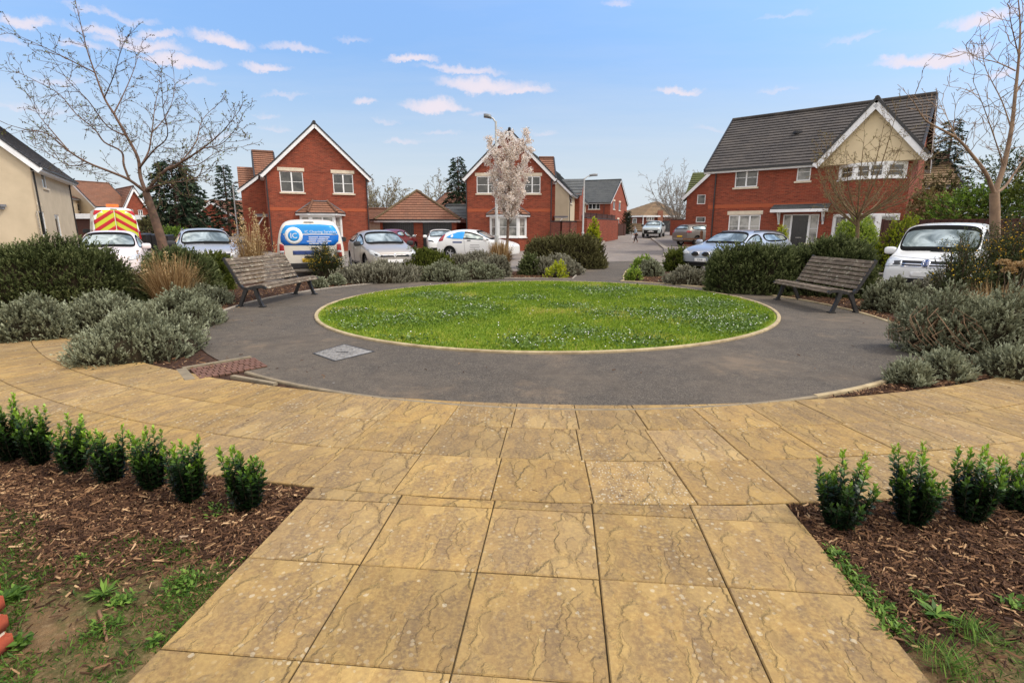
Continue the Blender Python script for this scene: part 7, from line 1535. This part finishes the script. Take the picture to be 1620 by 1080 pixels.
def auto_tree(name, label, px, ytop, Y, w, bark, bud, lev=2, nl=10, r=.10, fork=.28, L=.8, per=2, size=.05, minr=.008, zb=0.0, group=None, gap=.35, spread=1.0):
    b = A(px, 400, Y); T_ = Tree(name, label, (b.x, Y, zb), bark, group); T_.minr = minr; H = A(px, ytop, Y).z - zb; o = Vector((b.x, Y, zb)); f = o + Vector((0, 0, H*fork)); T_.limb([o, o + Vector((.02*H, 0, H*fork*.5)), f], r, r*.75, 8)
    for i in range(nl):
        an = 2*PI*i/nl + random.uniform(-.3, .3); sp = w/2*random.uniform(.45, 1.0)*spread; top = o + Vector((math.cos(an)*sp, math.sin(an)*sp, H*random.uniform(.62, 1.0)*(1.0 if sp < w*.35 else .85))); st = o + Vector((0, 0, H*fork*random.uniform(.8, 1.0))); mid = st.lerp(top, .5) + Vector((math.cos(an)*sp*.15, math.sin(an)*sp*.15, -.02*H)); q = T_.limb([st, mid, top], r*.42, r*.07, 6); T_.dress(q, gap, L, r*.10, lev, start=.2, gap=gap*.8, up=.4)
    return T_.finish(bud, per, size)
auto_tree('bare_tree', 'small bushy bare tree with olive buds in front of the cream gable', 1349, 192, 17.0, 3.6, m_olive, m_oliveb, 2, 20, .07, .40, .95, 1.6, .045, .0042, gap=.2, spread=1.25)
auto_tree('bare_tree', 'distant bare tree rising behind the far end of the street', 1070, 268, 62, 8.0, m_greyt, None, 2, 20, .16, .22, 2.4, 0, .1, .013, .6, 'bare trees beyond the houses', gap=.42)
auto_tree('bare_tree', 'distant bare tree in bud between the first gable and garage roof', 607, 277, 62, 6.2, m_greyt, m_oliveb, 2, 22, .2, .25, 1.8, 3, .13, .014, .6, 'bare trees beyond the houses', gap=.4)
auto_tree('bare_tree', 'distant bare tree in bud left of the dark conifer by the second gable', 703, 275, 66, 4.6, m_greyt, m_oliveb, 2, 16, .18, .25, 1.6, 3, .13, .014, .6, 'bare trees beyond the houses', gap=.4)
# ---- blossom tree
m_petal = leafmat('blossom', [(0, (.58, .45, .38)), (.4, (.78, .68, .60)), (1, (.88, .83, .77))], .7, .35, .15, 3, .15)
def blossom():
    Y = 19.0; b = A(802, 410, Y); T_ = Tree('blossom_tree', 'young ornamental cherry tree covered in pale pink blossom', (b.x, Y, 0), m_bark); T_.minr = .006
    T_.limb(pxlimb([(801,425),(803,375),(804,340)], Y), .055, .045, 8); q = T_.limb(pxlimb([(804,340),(806,290),(806,245),(806,212)], Y), .045, .006, 6); lim = [q]
    for i in range(30):
        y0 = 356 - i*3.9; an = i*2.4; hw = (12 + 24*math.sin(min(1, (362-y0)/95)*PI*.62)); dxp = math.cos(an)*hw; p0 = A(804.5, y0, Y); p1 = A(805 + dxp*.65, y0 - 17, Y + math.sin(an)*.3); p2 = A(805 + dxp, y0 - 40, Y + math.sin(an)*.62); lim.append(T_.limb([p0, p1, p2], .016, .004, 5))
    T_.tr.build('trunk', m_bark, T_.t); P = []
    for q in lim:
        for a_, b_ in zip(q[1:], q[2:]):
            for _ in range(3): P.append(a_.lerp(b_, random.random()) + Vector((random.gauss(0, .055), random.gauss(0, .055), random.gauss(0, .06))))
    P = np.array(P); P = P[P[:, 2] > 1.9]; c = np.repeat(P, 26, 0) + rng.normal(0, .045, (len(P)*26, 3)); n = len(c); V, F_ = leafquads(c, rng.normal(size=(n, 3)), .062*rng.uniform(.6, 1.3, n), .021); link('blossom', rawmesh('blossom', V, F_, np.repeat(rng.uniform(0, 1, n), 4)), T_.t, m_petal)
    sel = P[rng.permutation(len(P))[:500]] + rng.normal(0, .05, (500 if len(P) > 500 else len(P), 3)); V, F_ = leafquads(sel, rng.normal(size=(len(sel), 3)), .055, .014); link('young_leaves', rawmesh('young_leaves', V, F_, np.repeat(rng.uniform(.2, .8, len(sel)), 4)), T_.t, m_oliveb)
blossom()
# ---- conifers
m_con = leafmat('conifer_spray', [(0, (.006, .012, .006)), (.4, (.018, .034, .016)), (.75, (.045, .072, .035)), (1, (.09, .12, .06))], .7, .08, .3, .5, .15)
def conifer(label, px, ytop, ybot, Y, w, n=120, name='conifer', zb=.3, droop=.35, top=.06, group='dark conifers beyond the houses', fill=1.0):
    a = A(px, ytop, Y); H = a.z - zb; t = thing(name, label, 'conifer', (a.x, Y, zb), 0, group); mb = MB(); mb.tube([(0,0,0), (0,0,H*.6), (0,0,H*.98)], [H*.02, H*.012, .02], 7); mb.build('trunk', m_bark, t); br = MB(); parts = []
    for i in range(n):
        z = H * (.06 + .92*(i/n)**.9); R = w/2 * ((1 - z/H)**.75 * (1-top) + top) * random.uniform(.65, 1.12); an = i*2.4 + random.uniform(-.3, .3); d = Vector((math.cos(an), math.sin(an), 0)); p0 = Vector((0, 0, z)); p1 = d*R*.6 + Vector((0, 0, z + R*.16)); p2 = d*R + Vector((0, 0, z - R*droop + R*.18)); br.tube([p0, p1, p2], [.03, .02, .01], 3, 0, False)
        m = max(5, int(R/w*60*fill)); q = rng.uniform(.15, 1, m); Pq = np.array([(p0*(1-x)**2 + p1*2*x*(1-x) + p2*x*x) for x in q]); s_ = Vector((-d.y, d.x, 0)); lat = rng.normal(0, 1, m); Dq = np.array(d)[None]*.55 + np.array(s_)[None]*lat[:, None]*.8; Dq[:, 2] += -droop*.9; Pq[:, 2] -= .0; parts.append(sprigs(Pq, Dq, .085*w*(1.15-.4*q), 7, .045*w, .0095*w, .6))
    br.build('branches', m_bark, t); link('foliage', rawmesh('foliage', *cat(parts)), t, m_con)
conifer('big dark conifer behind the bare left tree', 268, 250, 370, 52, 8.6, 95, droop=.42, top=.16, fill=.62)
conifer('second dark conifer leaning against the big one', 291, 262, 370, 56, 5.4, 75, droop=.38, top=.12, fill=.6)
conifer('pointed dark conifer left of the first gabled house', 352, 258, 330, 58, 5.0, 85, droop=.22, fill=.75)
conifer('dark conifer tip showing behind the first house roof', 399, 262, 330, 60, 4.0, 70, droop=.25)
conifer('ragged dark conifer behind the second gabled house', 724, 245, 330, 50, 4.6, 90, droop=.35)
conifer('tall dark conifer behind the grey roof of the large house', 1511, 184, 345, 33, 3.3, 105, droop=.3, top=.2, fill=.7)
conifer('slim dark columnar conifer at the corner of the grey roofed house', 992, 336, 372, 66, 2.0, 90, name='columnar_conifer', droop=-.4, top=.3)
# ---- trees and shrubs beyond the fence on the right
def bushtree(label, px, ytop, Y, w, mat, n, group='leafy trees beyond the right fence', zb=0.0, sl=.3, nl=.12, nw=.035, k=8, lump=.3):
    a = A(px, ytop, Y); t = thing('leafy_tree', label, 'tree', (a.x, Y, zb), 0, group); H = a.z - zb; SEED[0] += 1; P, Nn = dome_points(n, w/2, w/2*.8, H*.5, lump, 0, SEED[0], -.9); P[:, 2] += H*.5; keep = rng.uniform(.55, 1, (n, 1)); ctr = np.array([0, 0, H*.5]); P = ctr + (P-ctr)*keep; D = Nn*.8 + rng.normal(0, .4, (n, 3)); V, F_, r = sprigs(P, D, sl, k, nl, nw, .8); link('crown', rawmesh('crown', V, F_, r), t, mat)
    mb = MB(); mb.tube([(0,0,0), (.05,0,H*.3), (0,0,H*.6)], [.1, .08, .04], 7)
    for i in range(9): an = i*2.4; mb.tube([(0, 0, H*.2), (math.cos(an)*w*.2, math.sin(an)*w*.16, H*.45), (math.cos(an)*w*.36, math.sin(an)*w*.3, H*.7)], [.05, .03, .01], 5, 0, False)
    mb.build('trunk', m_bark, t)
bushtree('bright green leafy tree just behind the dark fence', 1545, 300, 24, 4.6, m_green, 1200)
bushtree('olive green leafy tree behind the fence at the right edge', 1625, 285, 23, 4.0, m_jun, 1100)
bushtree('dark taller tree behind the fence at the right edge', 1612, 235, 30, 4.6, m_hedge, 1300)
bushtree('olive leafy shrub behind the fence, left of the green trees', 1468, 300, 26, 3.2, m_oliveb, 700)
bushtree('dark leafy mass behind the fence between house and trees', 1500, 275, 28, 3.2, m_hedgeb, 700)
bushtree('brownish green shrub behind the bins on the left', 232, 348, 46, 2.6, m_hedgeb, 500, 'shrubs by the left bins', .2)
bushtree('mid green shrub right of the left bins', 276, 362, 44, 2.4, m_green, 500, 'shrubs by the left bins', .2)
# ================================================================ FENCES AND GARDEN WALLS
def fence(label, pts, h, mat, name='timber_fence', cap=None, post=1.9, zb=0, cat_='fence', group=None):
    P = [Vector((p[0], p[1], zb)) for p in pts]; t = thing(name, label, cat_, P[0], 0, group); o = P[0]
    for a, b in zip(P, P[1:]):
        d = (b-a); L = d.length; d.normalize(); nb = max(2, int(L/.14)); mb = MB()
        for k in range(nb):
            u0, u1 = L*k/nb, L*(k+1)/nb; mb.bar(a - o + d*((u0+u1)/2) + Vector((0,0,.05)), a - o + d*((u0+u1)/2) + Vector((0,0,h - .06 + random.uniform(-.008, .008))), (u1-u0)*1.06, .02 + .004*(k % 2), up=tuple(Vector((-d.y, d.x, 0))))
        mb.build('panel', mat, t); c = MB(); c.bar(a - o + Vector((0,0,h-.04)), b - o + Vector((0,0,h-.04)), .07, .05); c.build('top_rail', mat, t)
        for k in range(max(1, int(L/post)) + 1): p = MB(); q = a - o + d*min(L, k*post); p.box(tuple(q + Vector((-.05,-.05,0))), tuple(q + Vector((.05,.05,h+.03)))); p.build('post', mat, t)
p0, p1 = A(1396, 360, 23), A(1700, 360, 17.5); fence('dark timber fence behind the clean white van at the right', [p0, p1], A(1560, 345.5, 19.8).z + .2, m_timber, zb=-.2)
def bwall(label, pts, h, mat, zb, cap=None, cat_='wall'):
    P = [Vector((p[0], p[1], zb)) for p in pts]; t = thing('garden_wall', label, cat_, P[0], 0, 'brick garden walls up the street'); o = P[0]; mb, cb = MB(), MB()
    acc = 0
    for a, b in zip(P, P[1:]):
        d = (b-a); L = d.length; d.normalize(); n = Vector((-d.y, d.x, 0))*.11; z = Vector((0,0,h)); a_, b_ = a-o, b-o
        for s in (1, -1): mb.add([a_ - n*s, b_ - n*s, b_ - n*s + z, a_ - n*s + z], [(0,1,2,3)], uvs=[[(acc,0),(acc+L,0),(acc+L,h),(acc,h)]])
        cb.bar(a_ + z + Vector((0,0,.03)), b_ + z + Vector((0,0,.03)), .26, .07); acc += L
    for e in (0, -1):
        q = P[e] - o; nn = Vector((.11, .11, 0)); mb.box(tuple(q - nn + Vector((0,0,0))), tuple(q + nn + Vector((0,0,h))))
    mb.build('wall', mat, t); cb.build('coping', cap or m_black, t)
Wp = lambda x, Y: A(x, 360, Y)
bwall('curved dark brick garden wall beside the cream terraced house', [Wp(874, 35.5), Wp(888, 35.0), Wp(900, 35.2), Wp(915, 36.0)], A(900, 351, 35.5).z, m_brick_dark, .0)
bwall('long red brick garden wall in front of the grey roofed house', [Wp(926, 43), Wp(950, 48), Wp(976, 53)], A(950, 347, 48).z - .25, m_brick, .25)
bwall('short brick wall by the far drive, right of the far silver car', [A(1062, 360, 60), A(1086, 360, 58)], A(1070, 348, 59).z - .6, m_brick, .6)
def pillar(label, px, yt, Y, w, mat, zb=0):
    a = A(px, yt, Y); t = thing('brick_pillar', label, 'pillar', (a.x, Y, zb)); mb = MB(); hh = a.z - zb
    for (x0, y0), (x1, y1) in (((-w,-w),(w,-w)), ((w,-w),(w,w)), ((w,w),(-w,w)), ((-w,w),(-w,-w))): mb.add([(x0,y0,0),(x1,y1,0),(x1,y1,hh),(x0,y0,hh)], [(0,1,2,3)], uvs=[[(0,0),(2*w,0),(2*w,hh),(0,hh)]])
    mb.build('shaft', mat, t); cb = MB(); cb.box((-w-.04,-w-.04,hh), (w+.04,w+.04,hh+.08)); cb.build('cap', mat, t)
pillar('pinkish brick pillar at the end of the curved garden wall', 917, 350, 35.9, .22, m_brick, 0)
fence('dark timber fence on top of the bank behind the street lamp', [A(924, 350, 45) , A(973, 350, 55)], .5, m_timber, zb=A(948, 348, 49).z + .06)
fence('low dark gate fence at the corner of the grey roofed house', [A(975, 360, 58), A(990, 360, 60)], 1.5, m_timber, zb=.5)
def gatepost():
    a = A(1110, 367, 33); t = thing('gate_post', 'weathered wooden post and rails by the right driveway bush', 'post', (a.x, 33, 0)); mb = MB(); mb.box((-.07,-.07,0), (.07,.07,a.z)); mb.lathe([(.085, a.z), (.09, a.z+.04), (.02, a.z+.09)], 10); mb.build('post', m_stick, t)
    for z in (.45, .85): r = MB(); r.bar((-1.1, .1, z), (.0, 0, z), .05, .1); r.build('rail', m_stick, t)
gatepost()
# ---- brick pier at the left bottom corner
def pier():
    b = G(8, 1085); t = thing('brick_pier', 'edge of a worn red brick pier at the bottom left corner', 'pier', (b.x - .235, b.y + .10, 0)); random.seed(3)
    mo = MB(); mo.box((-.22, -.105, -.02), (.100, .055, .395)); mo.build('mortar', m_stone, t)
    for k in range(5):
        bm = bmesh.new(); bmesh.ops.create_cube(bm, size=1); 
        for v in bm.verts: v.co = Vector((v.co.x*.345 - .055, v.co.y*.19 - .02, v.co.z*.064 + .036 + k*.078))
        bmesh.ops.bevel(bm, geom=bm.edges[:], offset=.014, segments=3, affect='EDGES')
        for v in bm.verts: v.co += Vector((pnoise(v.co*20 + Vector((k,0,0))), pnoise(v.co*20 + Vector((0,k,5))), 0)) * .004
        for f in bm.faces: f.smooth = True
        me = bpy.data.meshes.new('brick'); bm.to_mesh(me); bm.free(); link('brick', me, t, m_pierb)
m_pierb = M('worn_orange_brick', (.46, .10, .042), (.34, .065, .032), 18, .9, .3, bump=.5, bscale=70, bdist=.004)
pier()
# ================================================================ STREET FURNITURE, BINS, PERSON
m_galv = M('painted_column', (.50, .50, .48), (.40, .40, .39), 3, .5, .4, .2)
m_lamph = M('lantern_grey', (.16, .165, .17), (.22, .22, .22), 8, .45, .5, .3)
def lamp(label, px, ytop, Y, arm, r=.06, zb=None):
    zb = gz(0, Y) if zb is None else zb; a = A(px, ytop, Y); H = a.z - zb; t = thing('street_lamp', label, 'street lamp', (a.x, Y, zb), 0, 'street lamps'); mb = MB(); mb.tube([(0,0,0), (0,0,1.2)], [r*1.5, r*1.5], 12); mb.tube([(0,0,1.2), (0,0,1.3), (0,0,H)], [r*1.5, r, r*.75], 12); mb.build('column', m_galv, t)
    br = MB(); br.tube([(0,0,H-.05), (arm*.25,0,H+.1), (arm*.55,0,H+.17)], [r*.55]*3, 8); br.build('bracket', m_galv, t)
    ln = MB(); s = 1 if arm > 0 else -1; L = abs(arm)
    prof = [(.42, -.03, .07), (.55, .0, .12), (.8, .02, .14), (1.0, .03, .11), (1.12, .03, .04)]; vs = []
    for u, z, w_ in prof: vs += [(arm*u, -w_, H+.16+z), (arm*u, -w_*.6, H+.25+z), (arm*u, w_*.6, H+.25+z), (arm*u, w_, H+.16+z), (arm*u, w_*.7, H+.11+z), (arm*u, -w_*.7, H+.11+z)]
    fs = [(i*6+k, i*6+(k+1) % 6, (i+1)*6+(k+1) % 6, (i+1)*6+k) for i in range(4) for k in range(6)] + [tuple(range(6))[::-1], tuple(range(24, 30))]; ln.add(vs, fs, 0, True); lo = ln.build('lantern', m_lamph, t)
    gl = MB(); gl.add([(arm*.6, -.09, H+.125), (arm*.98, -.08, H+.135), (arm*.98, .08, H+.135), (arm*.6, .09, H+.125)], [(0,3,2,1)]); gl.build('lens', m_lens, lo)
lamp('tall pale street lamp beside the pink blossom tree', 784.5, 192, 22.5, -.44, .06)
lamp('street lamp on a slim column by the black wheelie bin', 924.5, 282, 35, .75, .06)
lamp('thin distant street lamp left of the first gabled house', 368, 293, 40, .4, .05)
def bin_(label, px, yb, yt, Y, mat=None, group='wheelie bins'):
    a = A(px, yt, Y); zb = A(px, yb, Y).z if False else gz(a.x, Y); h = a.z - zb; t = thing('wheelie_bin', label, 'bin', (a.x, Y, zb), random.uniform(-.3, .3), group); w_, d_ = .29, .36
    mb = MB(); vs = [(-w_*.78,-d_*.7,.04),(w_*.78,-d_*.7,.04),(w_*.78,d_*.7,.04),(-w_*.78,d_*.7,.04),(-w_,-d_,h*.90),(w_,-d_,h*.90),(w_,d_,h*.92),(-w_,d_,h*.92)]; mb.add(vs, [(3,2,1,0),(4,5,6,7),(0,1,5,4),(1,2,6,5),(2,3,7,6),(3,0,4,7)]); mb.build('body', mat or m_black, t)
    l = MB(); l.add([(-w_*1.06,-d_*1.1,h*.91),(w_*1.06,-d_*1.1,h*.91),(w_*1.06,d_*1.1,h*.93),(-w_*1.06,d_*1.1,h*.93),(-w_*.95,-d_*.9,h*.97),(w_*.95,-d_*.9,h*.97),(w_*.95,d_*.95,h),(-w_*.95,d_*.95,h)], [(3,2,1,0),(4,5,6,7),(0,1,5,4),(1,2,6,5),(2,3,7,6),(3,0,4,7)]); l.build('lid', mat or m_black, t)
    for s in (-1, 1): wl = MB(); wl.lathe([(.1, 0), (.1, .05)], 14, 0, Matrix.Translation((s*w_*.8, d_*.75, .1)) @ Matrix.Rotation(s*PI/2, 4, 'Y')); wl.build('wheel', m_tyre, t)
bin_('black wheelie bin standing on the pavement by the slim street lamp', 937, 384, 362, 37)
bin_('dark wheelie bin behind the red and yellow chevron van', 229, 388, 369, 36); bin_('dark wheelie bin between two others by the leaning tree', 239, 388, 370, 36.5); bin_('dark wheelie bin just right of the leaning tree trunk', 263, 388, 371, 37)
def person():
    p = GT(1006, 384)
    t = thing('person', 'person in a pale blue jacket carrying a white bag across the street', 'person', p, 0); hgt = A(1007, 358, p.y).z - p.z; k = hgt / 1.66
    f = Vector((-1, -.15, 0)).normalized(); s = Vector((-f.y, f.x, 0)); W = lambda a, b, z: tuple((f*a + s*b)*k + Vector((0, 0, z*k)))
    def skin(name, verts, edges, mat, sub=1, root=0):
        me = bpy.data.meshes.new(name); me.from_pydata([W(*v[:3]) for v in verts], edges, []); o = link(name, me, None, mat); m = o.modifiers.new('k', 'SKIN'); m.use_smooth_shade = True; sv = me.skin_vertices[0].data
        for i, v in enumerate(verts): sv[i].radius = (v[3]*k, (v[4] if len(v) > 4 else v[3])*k); sv[i].use_root = (i == root)
        u = o.modifiers.new('u', 'SUBSURF'); u.levels = sub; u.render_levels = sub; dg = bpy.context.evaluated_depsgraph_get(); full = bpy.data.meshes.new_from_object(o.evaluated_get(dg)); bpy.data.objects.remove(o); return link(name, full, t)
    m_skin = M('skin', (.52, .30, .22), (.46, .26, .19), 20, .6, .4); m_jkt = M('pale_blue_jacket', (.34, .42, .47), (.26, .33, .38), 8, .85, .3); m_trs = M('dark_trousers', (.045, .024, .024), (.03, .018, .018), 9, .85, .3); m_hair = M('grey_hair', (.34, .32, .30), (.24, .22, .20), 40, .8, .3); m_shoe = M('dark_shoes', (.02, .018, .016), None, rough=.6)
    # body: pelvis, spine leaning forward, neck and head, arms, legs mid stride
    V = [(0,0,.88,.135,.12), (.05,0,1.08,.13,.115), (.13,0,1.30,.15,.13), (.19,0,1.40,.06), (.24,0,1.50,.085,.10), (.27,0,1.60,.07,.085),
         (.13,.19,1.33,.062), (.16,.24,1.07,.048), (.28,.22,.86,.036), (.13,-.19,1.33,.062), (.08,-.25,1.07,.048), (.16,-.25,.84,.036),
         (0,.09,.84,.09), (.16,.09,.48,.064), (.24,.09,.08,.044), (.36,.09,.035,.040), (0,-.09,.84,.09), (-.02,-.09,.48,.064), (-.22,-.09,.12,.044), (-.13,-.09,.035,.040)]
    for side, w_ in ((8, 1), (11, -1)):
        bx, by, bz = V[side][:3]; V.append((bx + .04, by, bz - .05, .028, .016)); pi_ = len(V) - 1
        for q in range(4): V.append((bx + .05 + .008*q, by - .03 + .02*q, bz - .10 - .012*(1 - abs(q-1.5)/2), .009))
        V.append((bx + .07, by - .03, bz - .06, .010))
    E_ = [(0,1),(1,2),(2,3),(3,4),(4,5),(2,6),(6,7),(7,8),(2,9),(9,10),(10,11),(0,12),(12,13),(13,14),(14,15),(0,16),(16,17),(17,18),(18,19)]
    i = 20
    for side in (8, 11):
        E_ += [(side, i)] + [(i, i+1+q) for q in range(5)]; i += 6
    b = skin('body', V, E_, m_skin)
    b['label'] = 'person walking, leaning a little forward'
    skin('jacket', [(0,0,.86,.165,.15), (.05,0,1.08,.16,.145), (.13,0,1.30,.175,.15), (.185,0,1.39,.085), (.13,.19,1.33,.085), (.16,.24,1.07,.068), (.25,.23,.90,.052), (.13,-.19,1.33,.085), (.08,-.25,1.07,.068), (.14,-.25,.88,.052)], [(0,1),(1,2),(2,3),(2,4),(4,5),(5,6),(2,7),(7,8),(8,9)], m_jkt)
    skin('trousers', [(0,0,.86,.14,.13), (0,.09,.80,.10), (.16,.09,.48,.078), (.235,.09,.11,.062), (0,-.09,.80,.10), (-.02,-.09,.48,.078), (-.21,-.09,.15,.062)], [(0,1),(1,2),(2,3),(0,4),(4,5),(5,6)], m_trs)
    skin('hair', [(.20,0,1.55,.085,.10), (.225,0,1.63,.085,.10), (.175,0,1.48,.07,.085)], [(0,1),(0,2)], m_hair)
    for y_, x0, z0 in ((.09, .24, .045), (-.09, -.24, .06)): skin('shoe', [(x0, y_, z0, .05, .045), (x0+.10, y_, .04, .05, .038), (x0+.17, y_, .035, .04, .03)], [(0,1),(1,2)], m_shoe)
    fm = MB(); fm.tube([W(.335,0,1.50), W(.355,0,1.485), W(.335,0,1.475)], [.010, .014, .012], 6); fm.build('nose', m_skin, t)
    for y_ in (-.035, .035): e = MB(); e.lathe([(.001, 0), (.008*k, .004), (.001, .008)], 8, 0, Matrix.Translation(W(.325, y_, 1.525))); e.build('eye', m_ink, t)
    bg_ = thing('shopping_bag', 'white carrier bag hanging from the walking person\'s hand', 'bag', p); bx = Vector(W(.22, -.27, .55)); bm = bmesh.new(); bmesh.ops.create_icosphere(bm, subdivisions=3, radius=1)
    for v in bm.verts: zz = v.co.z; v.co = bx + Vector((v.co.x*.13*(1-.35*zz), v.co.y*.075*(1-.35*zz), zz*.19 + .02*pnoise(v.co*3)))
    me = bpy.data.meshes.new('sack'); bm.to_mesh(me); bm.free(); link('sack', me, bg_, m_vwhite); hd = MB(); hd.tube([bx + Vector((.03,0,.16)), Vector(W(.20,-.25,.77)), bx + Vector((-.03,0,.16))], .008, 5); hd.build('handle', m_vwhite, bg_)
person()
# ---- far tree line so that the horizon is never bare
def far_wood():
    parts = []; n = 15000; X = rng.uniform(-420, 420, n); Yv = 190 + 60*np.sin(X*.013) + rng.uniform(0, 45, n); top = 3.5 + 2.6*np.sin(X*.045) + 1.6*np.sin(X*.13+1) + rng.normal(0, .6, n); B = np.stack([X, Yv, rng.uniform(0, 1, n)*np.maximum(top, 1.5)], 1); V, F_ = leafquads(B, rng.normal(size=(n, 3)) + np.array([0, 0, .4]), 2.6, .9)
    m = leafmat('far_wood', [(0, (.045, .05, .03)), (.5, (.085, .085, .05)), (1, (.14, .13, .08))], .9, .1, .2, .02, .1); tag(link('distant_wood', rawmesh('distant_wood', V, F_, np.repeat(rng.uniform(0, 1, n), 4)), None, m), kind='stuff')
far_wood()
